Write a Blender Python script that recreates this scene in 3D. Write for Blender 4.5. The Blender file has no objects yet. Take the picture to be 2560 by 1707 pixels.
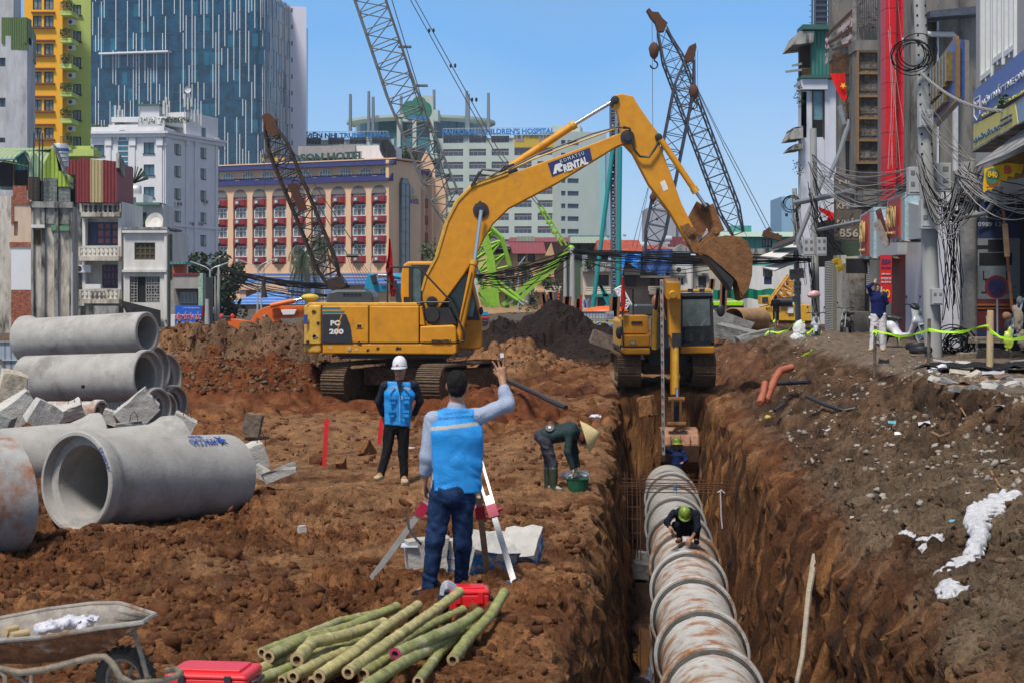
import bpy,math,random
import numpy as np
from mathutils import Vector,Matrix
R=math.radians
rng=random.Random(7)
scene=bpy.context.scene
aW=scene.collection
# camera
F,U0,V0,CZ=4300.,1280.,735.,2.6
bR=bpy.data.cameras.new('camera');cam=bpy.data.objects.new('camera',bR);aW.objects.link(cam)
cam.location=(0,0,CZ);cam.rotation_euler=(R(90),0,0)
bR.sensor_width=36;bR.lens=F/2560*36
bR.shift_y=-(853.5-V0)/2560
bR.clip_start=.1;bR.clip_end=5000
bR.dof.use_dof=True;bR.dof.focus_distance=33;bR.dof.aperture_fstop=9
scene.camera=cam
# sky, sun, exposure
dc,dW=R(60),R(208)
world=bpy.data.worlds.new('World');scene.world=world;world.use_nodes=True
wn=world.node_tree.nodes;wl=world.node_tree.links
bgn=wn['Background']
sky=wn.new('ShaderNodeTexSky');sky.sky_type='NISHITA';sky.sun_disc=False
sky.sun_elevation=dc;sky.sun_rotation=dW
sky.air_density=1.;sky.dust_density=1.2;sky.ozone_density=3.;sky.altitude=0
tcw=wn.new('ShaderNodeTexCoord');eH=wn.new('ShaderNodeSeparateXYZ');wl.new(tcw.outputs['Generated'],eH.inputs[0])
nz=wn.new('ShaderNodeTexNoise');nz.inputs['Scale'].default_value=1.7;nz.inputs['Detail'].default_value=3;wl.new(tcw.outputs['Generated'],nz.inputs[0])
ad=wn.new('ShaderNodeMath');ad.operation='MULTIPLY_ADD';wl.new(nz.outputs[0],ad.inputs[0]);ad.inputs[1].default_value=.36;wl.new(eH.outputs[2],ad.inputs[2])
sb=wn.new('ShaderNodeMath');sb.operation='SUBTRACT';wl.new(ad.outputs[0],sb.inputs[0]);sb.inputs[1].default_value=.18
cr=wn.new('ShaderNodeValToRGB');wl.new(sb.outputs[0],cr.inputs[0])
eI=[(0,(.62,.75,.92)),(.05,(.46,.67,.93)),(.15,(.15,.44,.9)),(.4,(.31,.36,.46)),(1.,(.32,.34,.38))]
while len(cr.color_ramp.elements)<len(eI):cr.color_ramp.elements.new(.5)
for e,(p_,c_)in zip(cr.color_ramp.elements,eI):e.position=p_;e.color=(*c_,1)
de=wn.new('ShaderNodeVectorMath');de.operation='SCALE';de.inputs['Scale'].default_value=10.;wl.new(cr.outputs[0],de.inputs[0])
df=wn.new('ShaderNodeMixRGB');df.inputs[0].default_value=.8;wl.new(sky.outputs[0],df.inputs[1]);wl.new(de.outputs[0],df.inputs[2])
wl.new(df.outputs[0],bgn.inputs[0])
bgn.inputs[1].default_value=.1
sd=Vector((math.sin(dW)*math.cos(dc),math.cos(dW)*math.cos(dc),math.sin(dc)))
dh=bpy.data.lights.new('sun','SUN');sun=bpy.data.objects.new('sun',dh);aW.objects.link(sun)
dh.energy=4.3;dh.angle=R(12);dh.color=(1.,.95,.87)
sun.rotation_euler=sd.to_track_quat('Z','Y').to_euler()
vs=scene.view_settings
vs.view_transform='Standard';vs.look='None';vs.exposure=.12;vs.gamma=1.;vs.use_curve_mapping=False
scene.cycles.max_bounces=6;scene.cycles.diffuse_bounces=3;scene.cycles.glossy_bounces=3
scene.cycles.transparent_max_bounces=12
# helpers
def P(u,v,d):return Vector(((u-U0)/F*d,d,CZ-(v-V0)/F*d))
def V(*a):return Vector(a)
def cR(ix,iy,iz,aC):
 h=(ix*374761393+iy*668265263+iz*2147483647+aC*974634777)&0xffffffff;h=((h^(h>>13))*1274126177)&0xffffffff
 return((h^(h>>16))&0xffffff)/float(0xffffff)
def vn2(x,y,aC=0):
 x=np.asarray(x,float);y=np.asarray(y,float);ix=np.floor(x).astype(np.int64);iy=np.floor(y).astype(np.int64);fx=x-ix;fy=y-iy;fx=fx*fx*fx*(fx*(fx*6-15)+10);fy=fy*fy*fy*(fy*(fy*6-15)+10);z=ix*0;a=cR(ix,iy,z,aC);b=cR(ix+1,iy,z,aC);c=cR(ix,iy+1,z,aC);d=cR(ix+1,iy+1,z,aC)
 return((a*(1-fx)+b*fx)*(1-fy)+(c*(1-fx)+d*fx)*fy)*2-1
def aG(x,y,octv=4,aC=0,gain=.5,eJ=0):
 t=0;a=1.;n=0
 for i in range(octv):
  v=vn2(x*2**i+17.3*i,y*2**i-9.1*i,aC+i*13)
  if eJ==1:v=np.abs(v)*2-1
  if eJ==2:v=1-np.abs(v)*2
  t=t+a*v;n+=a;a*=gain
 return t/n
def vn3(p,aC=0):
 i=np.floor(p).astype(np.int64);f=p-i;f=f*f*(3-2*f);r=0
 for dx in(0,1):
  for dy in(0,1):
   for dz in(0,1):
    w=(f[...,0]if dx else 1-f[...,0])*(f[...,1]if dy else 1-f[...,1])*(f[...,2]if dz else 1-f[...,2]);r=r+w*cR(i[...,0]+dx,i[...,1]+dy,i[...,2]+dz,aC)
 return r*2-1
def bD(o,label=None,aJ=None,group=None,kind=None):
 if label:o['label']=label
 if aJ:o['category']=aJ
 if group:o['group']=group
 if kind:o['kind']=kind
 return o
def ao(name,label,aJ,loc=(0,0,0),rz=0,group=None):
 o=bpy.data.objects.new(name,None);aW.objects.link(o);o.empty_display_size=.1;o.location=loc;o.rotation_euler=(0,0,rz)
 return bD(o,label,aJ,group)
def a4(o):
 v=Vector((0,0,0))
 while o:v+=o.location;o=o.parent
 return v
def frame(d,up=Vector((0,0,1))):
 d=Vector(d).normalized()
 if abs(d.dot(up))>.98:up=Vector((0,1,0))
 x=d.cross(up).normalized();y=x.cross(d).normalized()
 return x,y,d
class MB:
 def __init__(s):s.v=[];s.f=[];s.m=[];s.mi=0
 def aa(s,i):s.mi=i;return s
 def add(s,aK,fs):
  o=len(s.v);s.v.extend([tuple(v)for v in aK])
  for f in fs:s.f.append(tuple(i+o for i in f));s.m.append(s.mi)
  return s
 def box(s,c,size,cH=None,eK=1.):
  c=Vector(c);hx,hy,hz=size[0]/2,size[1]/2,size[2]/2;aK=[]
  for z in(-1,1):
   k=eK if z>0 else 1
   for x,y in((-1,-1),(1,-1),(1,1),(-1,1)):
    p=Vector((x*hx*k,y*hy*k,z*hz))
    if cH is not None:p=cH@p
    aK.append(c+p)
  return s.add(aK,[(3,2,1,0),(4,5,6,7),(0,1,5,4),(1,2,6,5),(2,3,7,6),(3,0,4,7)])
 def bb(s,x0,x1,y0,y1,z0,z1):
  return s.box(((x0+x1)/2,(y0+y1)/2,(z0+z1)/2),(abs(x1-x0),abs(y1-y0),abs(z1-z0)))
 def bar(s,a,b,w,h=None,up=Vector((0,0,1))):
  a=Vector(a);b=Vector(b);h=h or w
  if(b-a).length<1e-6:return s
  x,y,d=frame(b-a,up);aK=[]
  for p in(a,b):
   for i,j in((-1,-1),(1,-1),(1,1),(-1,1)):aK.append(p+x*i*w/2+y*j*h/2)
  return s.add(aK,[(0,1,2,3),(7,6,5,4),(0,4,5,1),(1,5,6,2),(2,6,7,3),(3,7,4,0)])
 def tu(s,ah,r,n=6,caps=True):
  ah=[Vector(p)for p in ah];rs=r if isinstance(r,(list,tuple))else[r]*len(ah);aK=[];fs=[];px=None
  for i,p in enumerate(ah):
   d=(ah[min(i+1,len(ah)-1)]-ah[max(i-1,0)])
   if d.length<1e-9:d=Vector((0,0,1))
   d.normalize()
   if px is None:x,y,_=frame(d)
   else:
    x=(px-d*px.dot(d));x=x.normalized()if x.length>1e-6 else frame(d)[0];y=x.cross(d)
   px=x
   for k in range(n):
    a=2*math.pi*k/n;aK.append(p+(x*math.cos(a)+y*math.sin(a))*rs[i])
  for i in range(len(ah)-1):
   for k in range(n):
    k2=(k+1)%n;fs.append((i*n+k,i*n+k2,(i+1)*n+k2,(i+1)*n+k))
  if caps:
   fs.append(tuple(reversed(range(n))));fs.append(tuple(range((len(ah)-1)*n,len(ah)*n)))
  return s.add(aK,fs)
 def lt(s,bs,a,b,n=24,close=False):
  a=Vector(a);x,y,d=frame(Vector(b)-a);aK=[];fs=[]
  for r,t in bs:
   for k in range(n):
    an=2*math.pi*k/n;aK.append(a+d*t+(x*math.cos(an)+y*math.sin(an))*r)
  m=len(bs)
  for i in range(m if close else m-1):
   i2=(i+1)%m
   for k in range(n):
    k2=(k+1)%n;fs.append((i*n+k,i*n+k2,i2*n+k2,i2*n+k))
  return s.add(aK,fs)
 def pm(s,ba,a,b,fn):
  n=len(ba);aK=[fn(x,y,a)for x,y in ba]+[fn(x,y,b)for x,y in ba];fs=[tuple(range(n)),tuple(reversed(range(n,2*n)))]
  for i in range(n):j=(i+1)%n;fs.append((i,i+n,j+n,j))
  return s.add(aK,fs)
 def quad(s,a,b,c,d):return s.add([a,b,c,d],[(0,1,2,3)])
 def ell(s,c,r,n=10,m=7):
  c=Vector(c);r=r if isinstance(r,(tuple,list,Vector))else(r,r,r);aK=[c+Vector((0,0,-r[2]))];fs=[]
  for i in range(1,m):
   t=-math.pi/2+math.pi*i/m
   for k in range(n):
    a=2*math.pi*k/n;aK.append(c+Vector((math.cos(t)*math.cos(a)*r[0],math.cos(t)*math.sin(a)*r[1],math.sin(t)*r[2])))
  aK.append(c+Vector((0,0,r[2])));L=len(aK)-1
  for k in range(n):
   k2=(k+1)%n;fs.append((0,1+k2,1+k));fs.append((L,L-n+k,L-n+k2))
   for i in range(m-2):o=1+i*n;fs.append((o+k,o+k2,o+n+k2,o+n+k))
  return s.add(aK,fs)
 def sq(s,bS,thick=0):
  nr=len(bS);nc=len(bS[0]);aK=[Vector(p)for r in bS for p in r];fs=[]
  for i in range(nr-1):
   for j in range(nc-1):
    fs.append((i*nc+j,i*nc+j+1,(i+1)*nc+j+1,(i+1)*nc+j))
  if thick:
   N=len(aK);ck=(aK[1]-aK[0]).cross(aK[nc]-aK[0]).normalized()*thick;aK+=[v-ck for v in aK];fs+=[tuple(k+N for k in reversed(f))for f in list(fs)];b5=[j for j in range(nc)]+[i*nc+nc-1 for i in range(1,nr)]+[(nr-1)*nc+j for j in range(nc-2,-1,-1)]+[i*nc for i in range(nr-2,0,-1)]
   for a,b in zip(b5,b5[1:]+b5[:1]):fs.append((b,a,a+N,b+N))
  return s.add(aK,fs)
 def mesh(s,name,aX,aq=False,bE=None,bevel=0):
  me=bpy.data.meshes.new(name);vv=s.v if bE is None else[(v[0]-bE[0],v[1]-bE[1],v[2]-bE[2])for v in s.v];me.from_pydata(vv,[],s.f)
  for m in(aX if isinstance(aX,(list,tuple))else[aX]):me.materials.append(m)
  if isinstance(aX,(list,tuple)):me.polygons.foreach_set('material_index',s.m)
  if aq:
   me.polygons.foreach_set('use_smooth',[True]*len(me.polygons));me.set_sharp_from_angle(angle=R(38 if aq is True else aq))
  me.update();return me
 def bd(s,name,aX,aA=None,aq=False,cS=False,**k):
  bE=None if(cS or aA is None)else a4(aA);o=bpy.data.objects.new(name,s.mesh(name,aX,aq,bE));aW.objects.link(o)
  if aA:o.parent=aA
  return o
 def top(s,name,aX,label,aJ,group=None,aY=None,aq=False,kind=None):
  vv=np.array(s.v);c=(vv.min(0)+vv.max(0))/2;b=Vector((c[0],c[1],vv[:,2].min()))if aY is None else Vector(aY);o=bpy.data.objects.new(name,s.mesh(name,aX,aq,b));aW.objects.link(o);o.location=b
  return bD(o,label,aJ,group,kind)
def b6(o,w=.02,cl=2,b7=35):
 m=o.modifiers.new('bevel','BEVEL');m.width=w;m.segments=cl;m.limit_method='ANGLE';m.angle_limit=R(b7)
 return o
def a5(tree,aA,loc,rz=0,ag=None):
 name,me,ch=tree[:3];o=bpy.data.objects.new(name,me);aW.objects.link(o);o.location=loc;o.rotation_euler=(0,0,rz)
 if ag:o.scale=ag
 if aA:o.parent=aA
 for c in ch:a5(c,o,(0,0,0))
 return o
def fY(body,size,aa,b8=.01,aO=0,align='CENTER',dX=1.,eL=0):
 cu=bpy.data.curves.new('txt','FONT');cu.body=body;cu.size=size;cu.extrude=b8;cu.offset=aO;cu.align_x=align;cu.align_y='CENTER';cu.space_character=dX;cu.resolution_u=2;cu.shear=eL;o=bpy.data.objects.new('txt',cu);aW.objects.link(o);dg=bpy.context.evaluated_depsgraph_get();dg.update();me=bpy.data.meshes.new_from_object(o.evaluated_get(dg));me.materials.clear();me.materials.append(aa);bpy.data.objects.remove(o);bpy.data.curves.remove(cu);me.name='lettering'
 return me
def aH(body,size,aa,pos,xdir,updir,aA,aD=None,aE=None,**k):
 me=fY(body,size,aa,**k);co=np.empty(len(me.vertices)*3);me.vertices.foreach_get('co',co);co=co.reshape(-1,3);mn=co.min(0);mx=co.max(0);c=(mn+mx)/2;co[:,:2]-=c[:2]
 if aD:co[:,0]*=aD/max(mx[0]-mn[0],1e-6)
 if aE:co[:,1]*=aE/max(mx[1]-mn[1],1e-6)
 x=Vector(xdir).normalized();z=x.cross(Vector(updir)).normalized();y=z.cross(x);M=np.array([list(x),list(y),list(z)]);co=co@M+np.array(list(Vector(pos)-(a4(aA)if aA else Vector())));me.vertices.foreach_set('co',co.ravel());me.update();o=bpy.data.objects.new('lettering',me);aW.objects.link(o)
 if aA:o.parent=aA
 return o
 # materials
dY={}
def nn(nt,t,**k):
 n=nt.nodes.new(t)
 for a,b in k.items():setattr(n,a,b)
 return n
def aa(name,col=None,ab=.6,b9=0,ak=None,al=0,ag=3.,aN=False,aB=0,aS=None,ae=.12,di=1.,dj=None,eM=0,a9=None,bi=None,bt=0,aP=None,dk=0,dl=None,subs=0):
 if name in dY:return dY[name]
 m=bpy.data.materials.new(name);m.use_nodes=True;nt=m.node_tree;b=nt.nodes['Principled BSDF'];L=nt.links.new;dY[name]=m;tc=nn(nt,'ShaderNodeTexCoord');geo=nn(nt,'ShaderNodeNewGeometry');mp=nn(nt,'ShaderNodeMapping');L(geo.outputs['Position']if not aN=='obj' else tc.outputs['Object'],mp.inputs[0])
 if aN:mp.inputs['Scale'].default_value=(1,1,.26)
 rgb=nn(nt,'ShaderNodeRGB');rgb.outputs[0].default_value=(*col,1);bK=rgb.outputs[0]
 if dl:
  a=nn(nt,'ShaderNodeAttribute',attribute_name=dl);bK=a.outputs[0]
 if ae>0:
  n1=nn(nt,'ShaderNodeTexNoise');n1.inputs['Scale'].default_value=ag*2.7;n1.inputs['Detail'].default_value=6;n1.inputs['Roughness'].default_value=.65;L(mp.outputs[0],n1.inputs[0]);mr=nn(nt,'ShaderNodeMapRange');mr.inputs[1].default_value=.3;mr.inputs[2].default_value=.7;mr.inputs[3].default_value=1-ae*1.6;mr.inputs[4].default_value=1+ae;L(n1.outputs[0],mr.inputs[0]);mx=nn(nt,'ShaderNodeMixRGB',blend_type='MULTIPLY');mx.inputs[0].default_value=1;L(bK,mx.inputs[1]);L(mr.outputs[0],mx.inputs[2]);bK=mx.outputs[0]
 def eN(bK,dcol,amt,sc,aC):
  n2=nn(nt,'ShaderNodeTexNoise');n2.inputs['Scale'].default_value=sc;n2.inputs['Detail'].default_value=8;n2.inputs['Roughness'].default_value=.7;n2.noise_dimensions='4D';n2.inputs['W'].default_value=aC;L(mp.outputs[0],n2.inputs[0]);r2=nn(nt,'ShaderNodeMapRange');c=.72-.5*amt;r2.inputs[1].default_value=c;r2.inputs[2].default_value=c+.13;r2.inputs[4].default_value=min(1,.55+amt);L(n2.outputs[0],r2.inputs[0]);m2=nn(nt,'ShaderNodeMixRGB');L(r2.outputs[0],m2.inputs[0]);L(bK,m2.inputs[1]);m2.inputs[2].default_value=(*dcol,1)
  return m2.outputs[0],r2.outputs[0]
 dm=None
 if ak:bK,dm=eN(bK,ak,al,ag,1.7)
 if bi:bK,_=eN(bK,bi,bt,ag*2.3,5.1)
 L(bK,b.inputs['Base Color']);b.inputs['Roughness'].default_value=ab;b.inputs['Metallic'].default_value=b9
 if dm is not None and ab<.55:
  rr=nn(nt,'ShaderNodeMapRange');rr.inputs[3].default_value=ab;rr.inputs[4].default_value=.85;L(dm,rr.inputs[0]);L(rr.outputs[0],b.inputs['Roughness'])
 if a9 is None and ab>=.7:a9=.15
 if a9 is not None:b.inputs['Specular IOR Level'].default_value=a9
 if eM:b.inputs['Transmission Weight'].default_value=eM
 if dk:b.inputs['Coat Weight'].default_value=dk;b.inputs['Coat Roughness'].default_value=.15
 b.inputs['Alpha'].default_value=di
 if dj:b.inputs['Emission Color'].default_value=(*dj[0],1);b.inputs['Emission Strength'].default_value=dj[1]
 hgt=None
 if aB:
  n3=nn(nt,'ShaderNodeTexNoise');n3.inputs['Scale'].default_value=aS or ag*6;n3.inputs['Detail'].default_value=8;n3.inputs['Roughness'].default_value=.7;L(mp.outputs[0],n3.inputs[0]);hgt=n3.outputs[0]
 if aP:
  w=nn(nt,'ShaderNodeTexWave',bands_direction=aP[0]);w.inputs['Scale'].default_value=aP[1]/3.3;w.inputs['Distortion'].default_value=0;L(tc.outputs['Object'],w.inputs[0]);bp=nn(nt,'ShaderNodeBump');bp.inputs['Strength'].default_value=1;bp.inputs['Distance'].default_value=aP[2];L(w.outputs[1],bp.inputs['Height']);L(bp.outputs[0],b.inputs['Normal']);dZ=bp.outputs[0]
 else:dZ=None
 if hgt is not None:
  bp=nn(nt,'ShaderNodeBump');bp.inputs['Strength'].default_value=1;bp.inputs['Distance'].default_value=aB;L(hgt,bp.inputs['Height'])
  if dZ is not None:L(dZ,bp.inputs['Normal'])
  L(bp.outputs[0],b.inputs['Normal'])
 return m
def do(name,col,ab=.08):
 return aa(name,col,ab=ab,a9=.8,ae=.25,ag=.35)
 # smooth bodies from blended limbs (surface nets)
def fZ(Fv,org,h):
 nx,ny,nz=Fv.shape;S=Fv<0;cs=[S[i:nx-1+i,j:ny-1+j,k:nz-1+k]for i in(0,1)for j in(0,1)for k in(0,1)];cnt=sum(c.astype(np.int8)for c in cs);cI=(cnt>0)&(cnt<8);idx=np.full(cI.shape,-1,np.int64);ii=np.argwhere(cI);idx[cI]=np.arange(len(ii));acc=np.zeros((len(ii),3));n=np.zeros(len(ii));crn=[(i,j,k)for i in(0,1)for j in(0,1)for k in(0,1)];val={c:Fv[ii[:,0]+c[0],ii[:,1]+c[1],ii[:,2]+c[2]]for c in crn}
 for a in crn:
  for ax in range(3):
   if a[ax]:continue
   b=list(a);b[ax]=1;b=tuple(b);fa=val[a];fb=val[b];m=(fa<0)!=(fb<0);t=np.where(m,fa/np.where(np.abs(fa-fb)<1e-12,1,fa-fb),0);p=np.array(a,float)[None]+t[:,None]*np.eye(3)[ax];acc[m]+=p[m];n[m]+=1
 verts=(ii+acc/n[:,None])*h+np.array(org);eO=[]
 for ax in range(3):
  o1,o2=[(1,2),(2,0),(0,1)][ax];sl=[slice(None)]*3;sl2=[slice(None)]*3;sl[ax]=slice(0,-1);sl2[ax]=slice(1,None);e=np.argwhere(S[tuple(sl)]!=S[tuple(sl2)]);dq=cI.shape;ok=(e[:,o1]>0)&(e[:,o2]>0)&(e[:,o1]<dq[o1])&(e[:,o2]<dq[o2])&(e[:,ax]<dq[ax]);e=e[ok]
  def g(a,b):
   q=e.copy();q[:,o1]-=a;q[:,o2]-=b;return idx[q[:,0],q[:,1],q[:,2]]
  q=np.stack([g(1,1),g(0,1),g(0,0),g(1,0)],1);eP=S[e[:,0],e[:,1],e[:,2]];q[~eP]=q[~eP][:,::-1];eO.append(q[(q>=0).all(1)])
 return verts,np.concatenate(eO)
def a6(name,cb,h,aX,aA=None,k=.03,fold=0,cJ=9.,aZ=None,aC=0,world=True,aq=True,fn=None):
 dt=[]
 for p in cb:
  if p[0]=='l':
   r=max(*p[3],*p[4]);a=np.minimum(p[1],p[2])-r;b=np.maximum(p[1],p[2])+r
  else:r=max(p[2]);a=np.array(p[1])-r;b=np.array(p[1])+r
  dt.append((np.array(a,float),np.array(b,float)))
 dw=k+fold+3*h;lo=np.min([b[0]for b,p in zip(dt,cb)if p[0][0]!='-'],0)-dw;hi=np.max([b[1]for b,p in zip(dt,cb)if p[0][0]!='-'],0)+dw;dim=np.ceil((hi-lo)/h).astype(int)+1;G=np.full(dim,10.)
 for p,(a,b)in zip(cb,dt):
  i0=np.clip(((a-dw-lo)/h).astype(int),0,dim);i1=np.clip(((b+dw-lo)/h).astype(int)+2,0,dim)
  if(i1<=i0).any():continue
  ax=[lo[q]+h*np.arange(i0[q],i1[q])for q in range(3)];X=np.stack(np.meshgrid(*ax,indexing='ij'),-1);kk=k
  if p[0]=='l':
   p0=np.array(p[1],float);p1=np.array(p[2],float);d=p1-p0;Ln=np.linalg.norm(d)+1e-9;d=d/Ln
   if len(p)>6:kk=p[6]
   s=np.array(p[5],float);s=s-d*s.dot(d)
   if np.linalg.norm(s)<1e-4:s=np.cross(d,[.3,.5,.8])
   s=s/np.linalg.norm(s);w=np.cross(d,s);q=X-p0;t=q@d;tc=np.clip(t/Ln,0,1);rw=p[3][0]+(p[4][0]-p[3][0])*tc;rd=p[3][1]+(p[4][1]-p[3][1])*tc;ov=t-tc*Ln;mn=np.minimum(rw,rd);D=(np.sqrt(((q@s)/rw)**2+((q@w)/rd)**2+(ov/mn)**2)-1)*mn
  else:
   c=np.array(p[1],float);q=X-c
   if len(p)>3 and p[3]is not None:q=q@np.array(p[3])
   if len(p)>4:kk=p[4]
   r=np.array(p[2],float);D=(np.sqrt(((q/r)**2).sum(-1))-1)*r.min()
  sl=tuple(slice(i0[q],i1[q])for q in range(3));A=G[sl]
  if p[0][0]=='-':
   hh=np.clip(.5-.5*(A+D)/kk,0,1);G[sl]=A*(1-hh)+(-D)*hh+kk*hh*(1-hh)
  else:
   hh=np.clip(.5+.5*(D-A)/kk,0,1);G[sl]=D*(1-hh)+A*hh-kk*hh*(1-hh)
 if fold or aZ or fn:
  cT=np.abs(G)<(fold+3*h if not(aZ or fn)else 99);I=np.argwhere(cT);X=lo+I*h;g=G[cT]
  if fold:
   q=X*cJ;wv=vn3(q*.5+aC,aC);wv2=vn3(np.stack([q[:,0]*1.6+wv*2,q[:,1]*1.6,q[:,2]*.9+wv*3],1),aC+3);g=g+fold*(1-2*np.abs(wv2))*.6+fold*.5*wv
  if aZ:
   for c in aZ:
    g=np.maximum(g,(X-np.array(c[0]))@np.array(c[1]))
  if fn:g=fn(X,g)
  G[cT]=g
 vv,ff=fZ(G,lo,h);bE=np.array(list(a4(aA)))if(aA and world)else np.zeros(3);me=bpy.data.meshes.new(name);me.vertices.add(len(vv));me.vertices.foreach_set('co',(vv-bE).ravel());me.loops.add(ff.size);me.loops.foreach_set('vertex_index',ff.ravel().astype(np.int32));me.polygons.add(len(ff));me.polygons.foreach_set('loop_start',np.arange(0,ff.size,4,dtype=np.int32));me.polygons.foreach_set('loop_total',np.full(len(ff),4,np.int32));me.update(calc_edges=True);me.validate();me.polygons.foreach_set('use_smooth',[aq]*len(me.polygons))
 for m in(aX if isinstance(aX,(list,tuple))else[aX]):me.materials.append(m)
 o=bpy.data.objects.new(name,me);aW.objects.link(o)
 if aA:o.parent=aA
 return o
 # terrain
def cx(y):return .93+.0685*y
def az(a,b,x):
 t=np.clip((x-a)/(b-a),0,1);return t*t*(3-2*t)
d3=[(-8.9,50,4.2,4.6,1.62,0),(-6.4,49,3.2,4.,1.5,3),(-11,52,3.5,4,1.2,0),(-7.,42.5,3.6,4.2,1.05,4),(-4.2,50,3.2,4.,1.1,3),(-9.6,43,3.2,3.2,.55,0),(1.8,70,3.3,4.2,1.95,1),(-.6,72,3.4,3.5,1.5,1),(3.6,67,2.6,3.4,1.15,1),(.2,60,2.4,4.5,1.,2),(-.9,53,2.,4.,.45,2),(1.3,52,2.2,4.5,.35,0),(-.4,37.5,1.8,3.,.55,4),(-3.6,31.5,2.2,3.5,.22,0),(.5,30,1.5,3,.22,0),(-.7,13.4,3.4,3.4,.17,0),(4.1,47,3.4,3.4,.3,0),(-4.9,43.2,2.2,2.6,.75,4),(-3.4,38.6,1.6,1.,.26,4),(-1.3,38.9,1.5,1.,.24,4),(-4.1,17.3,1.8,1.7,.16,0),(-2.3,21.,2.1,1.6,.2,0),(-.35,19.6,.9,2.3,.12,0),(5.4,14.,1.7,2.5,.35,5),(.35,12.8,1.1,1.3,.12,0)]
def ground(x,y,f0=True):
 x=np.asarray(x,float);y=np.asarray(y,float);s=x-cx(y);bu=.1*aG(x*0+3.1,y*.9,4,5)+.05*aG(x*0,y*3.,3,9);z=.1*aG(x*.35,y*.35,3,1);kind=np.zeros_like(x);wt=np.zeros_like(x)
 for(mx,my,rx,ry,h,kd)in d3:
  dd=np.sqrt(((x-mx)/rx)**2+((y-my)/ry)**2)+.14*aG(x*.6,y*.6,3,int(kd)+31);m=h*np.clip(1-dd,0,1)**1.05*1.12 if kd in(1,2)else h*(1-az(.05,1.,dd));z=np.maximum(z,m+z*.4)if h>.5 else z+m
 z=z+.75*az(70,100,y)*az(-12,2,x)+.3*az(150,200,y);lip=1.18+bu*1.4+.35*az(24,14,y);b5=3.75+.35*aG(x*0+8,y*.55,4,11)-.6*az(40,60,y)+.15*az(26,20,y);cm=az(46,60,y);by=.05+.55*az(1.2,b5-.15,s)*(1-0*cm)+.25*np.clip((s-1.2)/2.5,0,1);by=by+.1*aG(x*1.1,y*1.1,4,40)*az(1.2,1.9,s);pave=1.22-.32*az(60,82,y)+.03*aG(x,y,3,15);aZ=az(b5-.1-.9*cm,b5+.12+1.2*cm+1.*az(27,34,y),s);bank=by*(1-aZ)+pave*aZ;z=np.where(s>1.,z*(1-az(1.,1.5,s))+bank*az(1.,1.5,s),z);eQ=-(1.05+bu+.12*az(20,10,y));inl=az(eQ-.34,eQ+.12,s);inr=1-az(.72,lip,s)**.8;eR=1-az(43.2,44.5,y+.25*aG(x*2,y*0,3,3));t=np.clip(inl*inr*eR,0,1);rag=.16*aG(x*1.5,y*2.2,4,77)*(t*(1-t)*4);z=z*(1-t)+(-2.62+.05*aG(x*3,y*3,3,6))*t+rag*1.6;z=z+.1*np.exp(-((s-lip-.25)/.3)**2)*(aG(x*2,y*2,3,21)+.4)*eR
 if f0:
  eS=aZ*(s>1.)*az(.2,.6,s-b5+.3);f5=az(-.1,.35,aG(x*.28+4,y*.22,3,61))*(s<1);d4=np.clip((z-.15)/.8,0,1)*(s<1);cn=(.1+.1*d4)*(1-.65*f5*(1-d4))*(1-.8*eS)*(1-.75*az(78,95,y));cn=cn*(1+.5*az(1.3,2.,s)*(1-eS))+.012;d5=az(1.5,2.,s)*az(24,19,y)*(1-az(3.2,3.7,s));cn=cn*(1-.25*d5);x2=x+.1*aG(x*2.1,y*2.1,2,91);y2=y+.12*aG(x*2.1,y*2.1,2,92);wn=az(36,22,y);z=z+cn*(1.25*aG(x2*1.9,y2*1.4,2,100)+1.35*(wn*aG(x2*4.2,y2*3.1,3,104,.6,1)+(1-wn)*aG(x2*3.4,y2*2.2,1,104,.6,1))*(.55+.7*aG(x*.8,y*.8,2,120)));z=z+wn*cn*.42*aG(x2*15,y2*10,3,130,.6,1);z=z+d4*(1-az(58,64,y))*(.13*aG(x2*1.6+5,y2*1.2,2,160,.6,1)+.11*aG(x2*3,y2*2.3,1,161,.6,1));z=z+wn*cn*.38*aG(x2*6.5,y2*4.6,3,170,.6,2);wall=np.clip(t*(1-t)*4,0,1);z=z+wall*(.3*aG(x*9,y*4.5,3,140)+.22*aG(x*2,y*9,3,141))
 return z
def gz(x,y):return float(ground(np.array([x]),np.array([y]),False)[0])
def gzd(x,y):return float(ground(np.array([x]),np.array([y]),True)[0])
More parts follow.
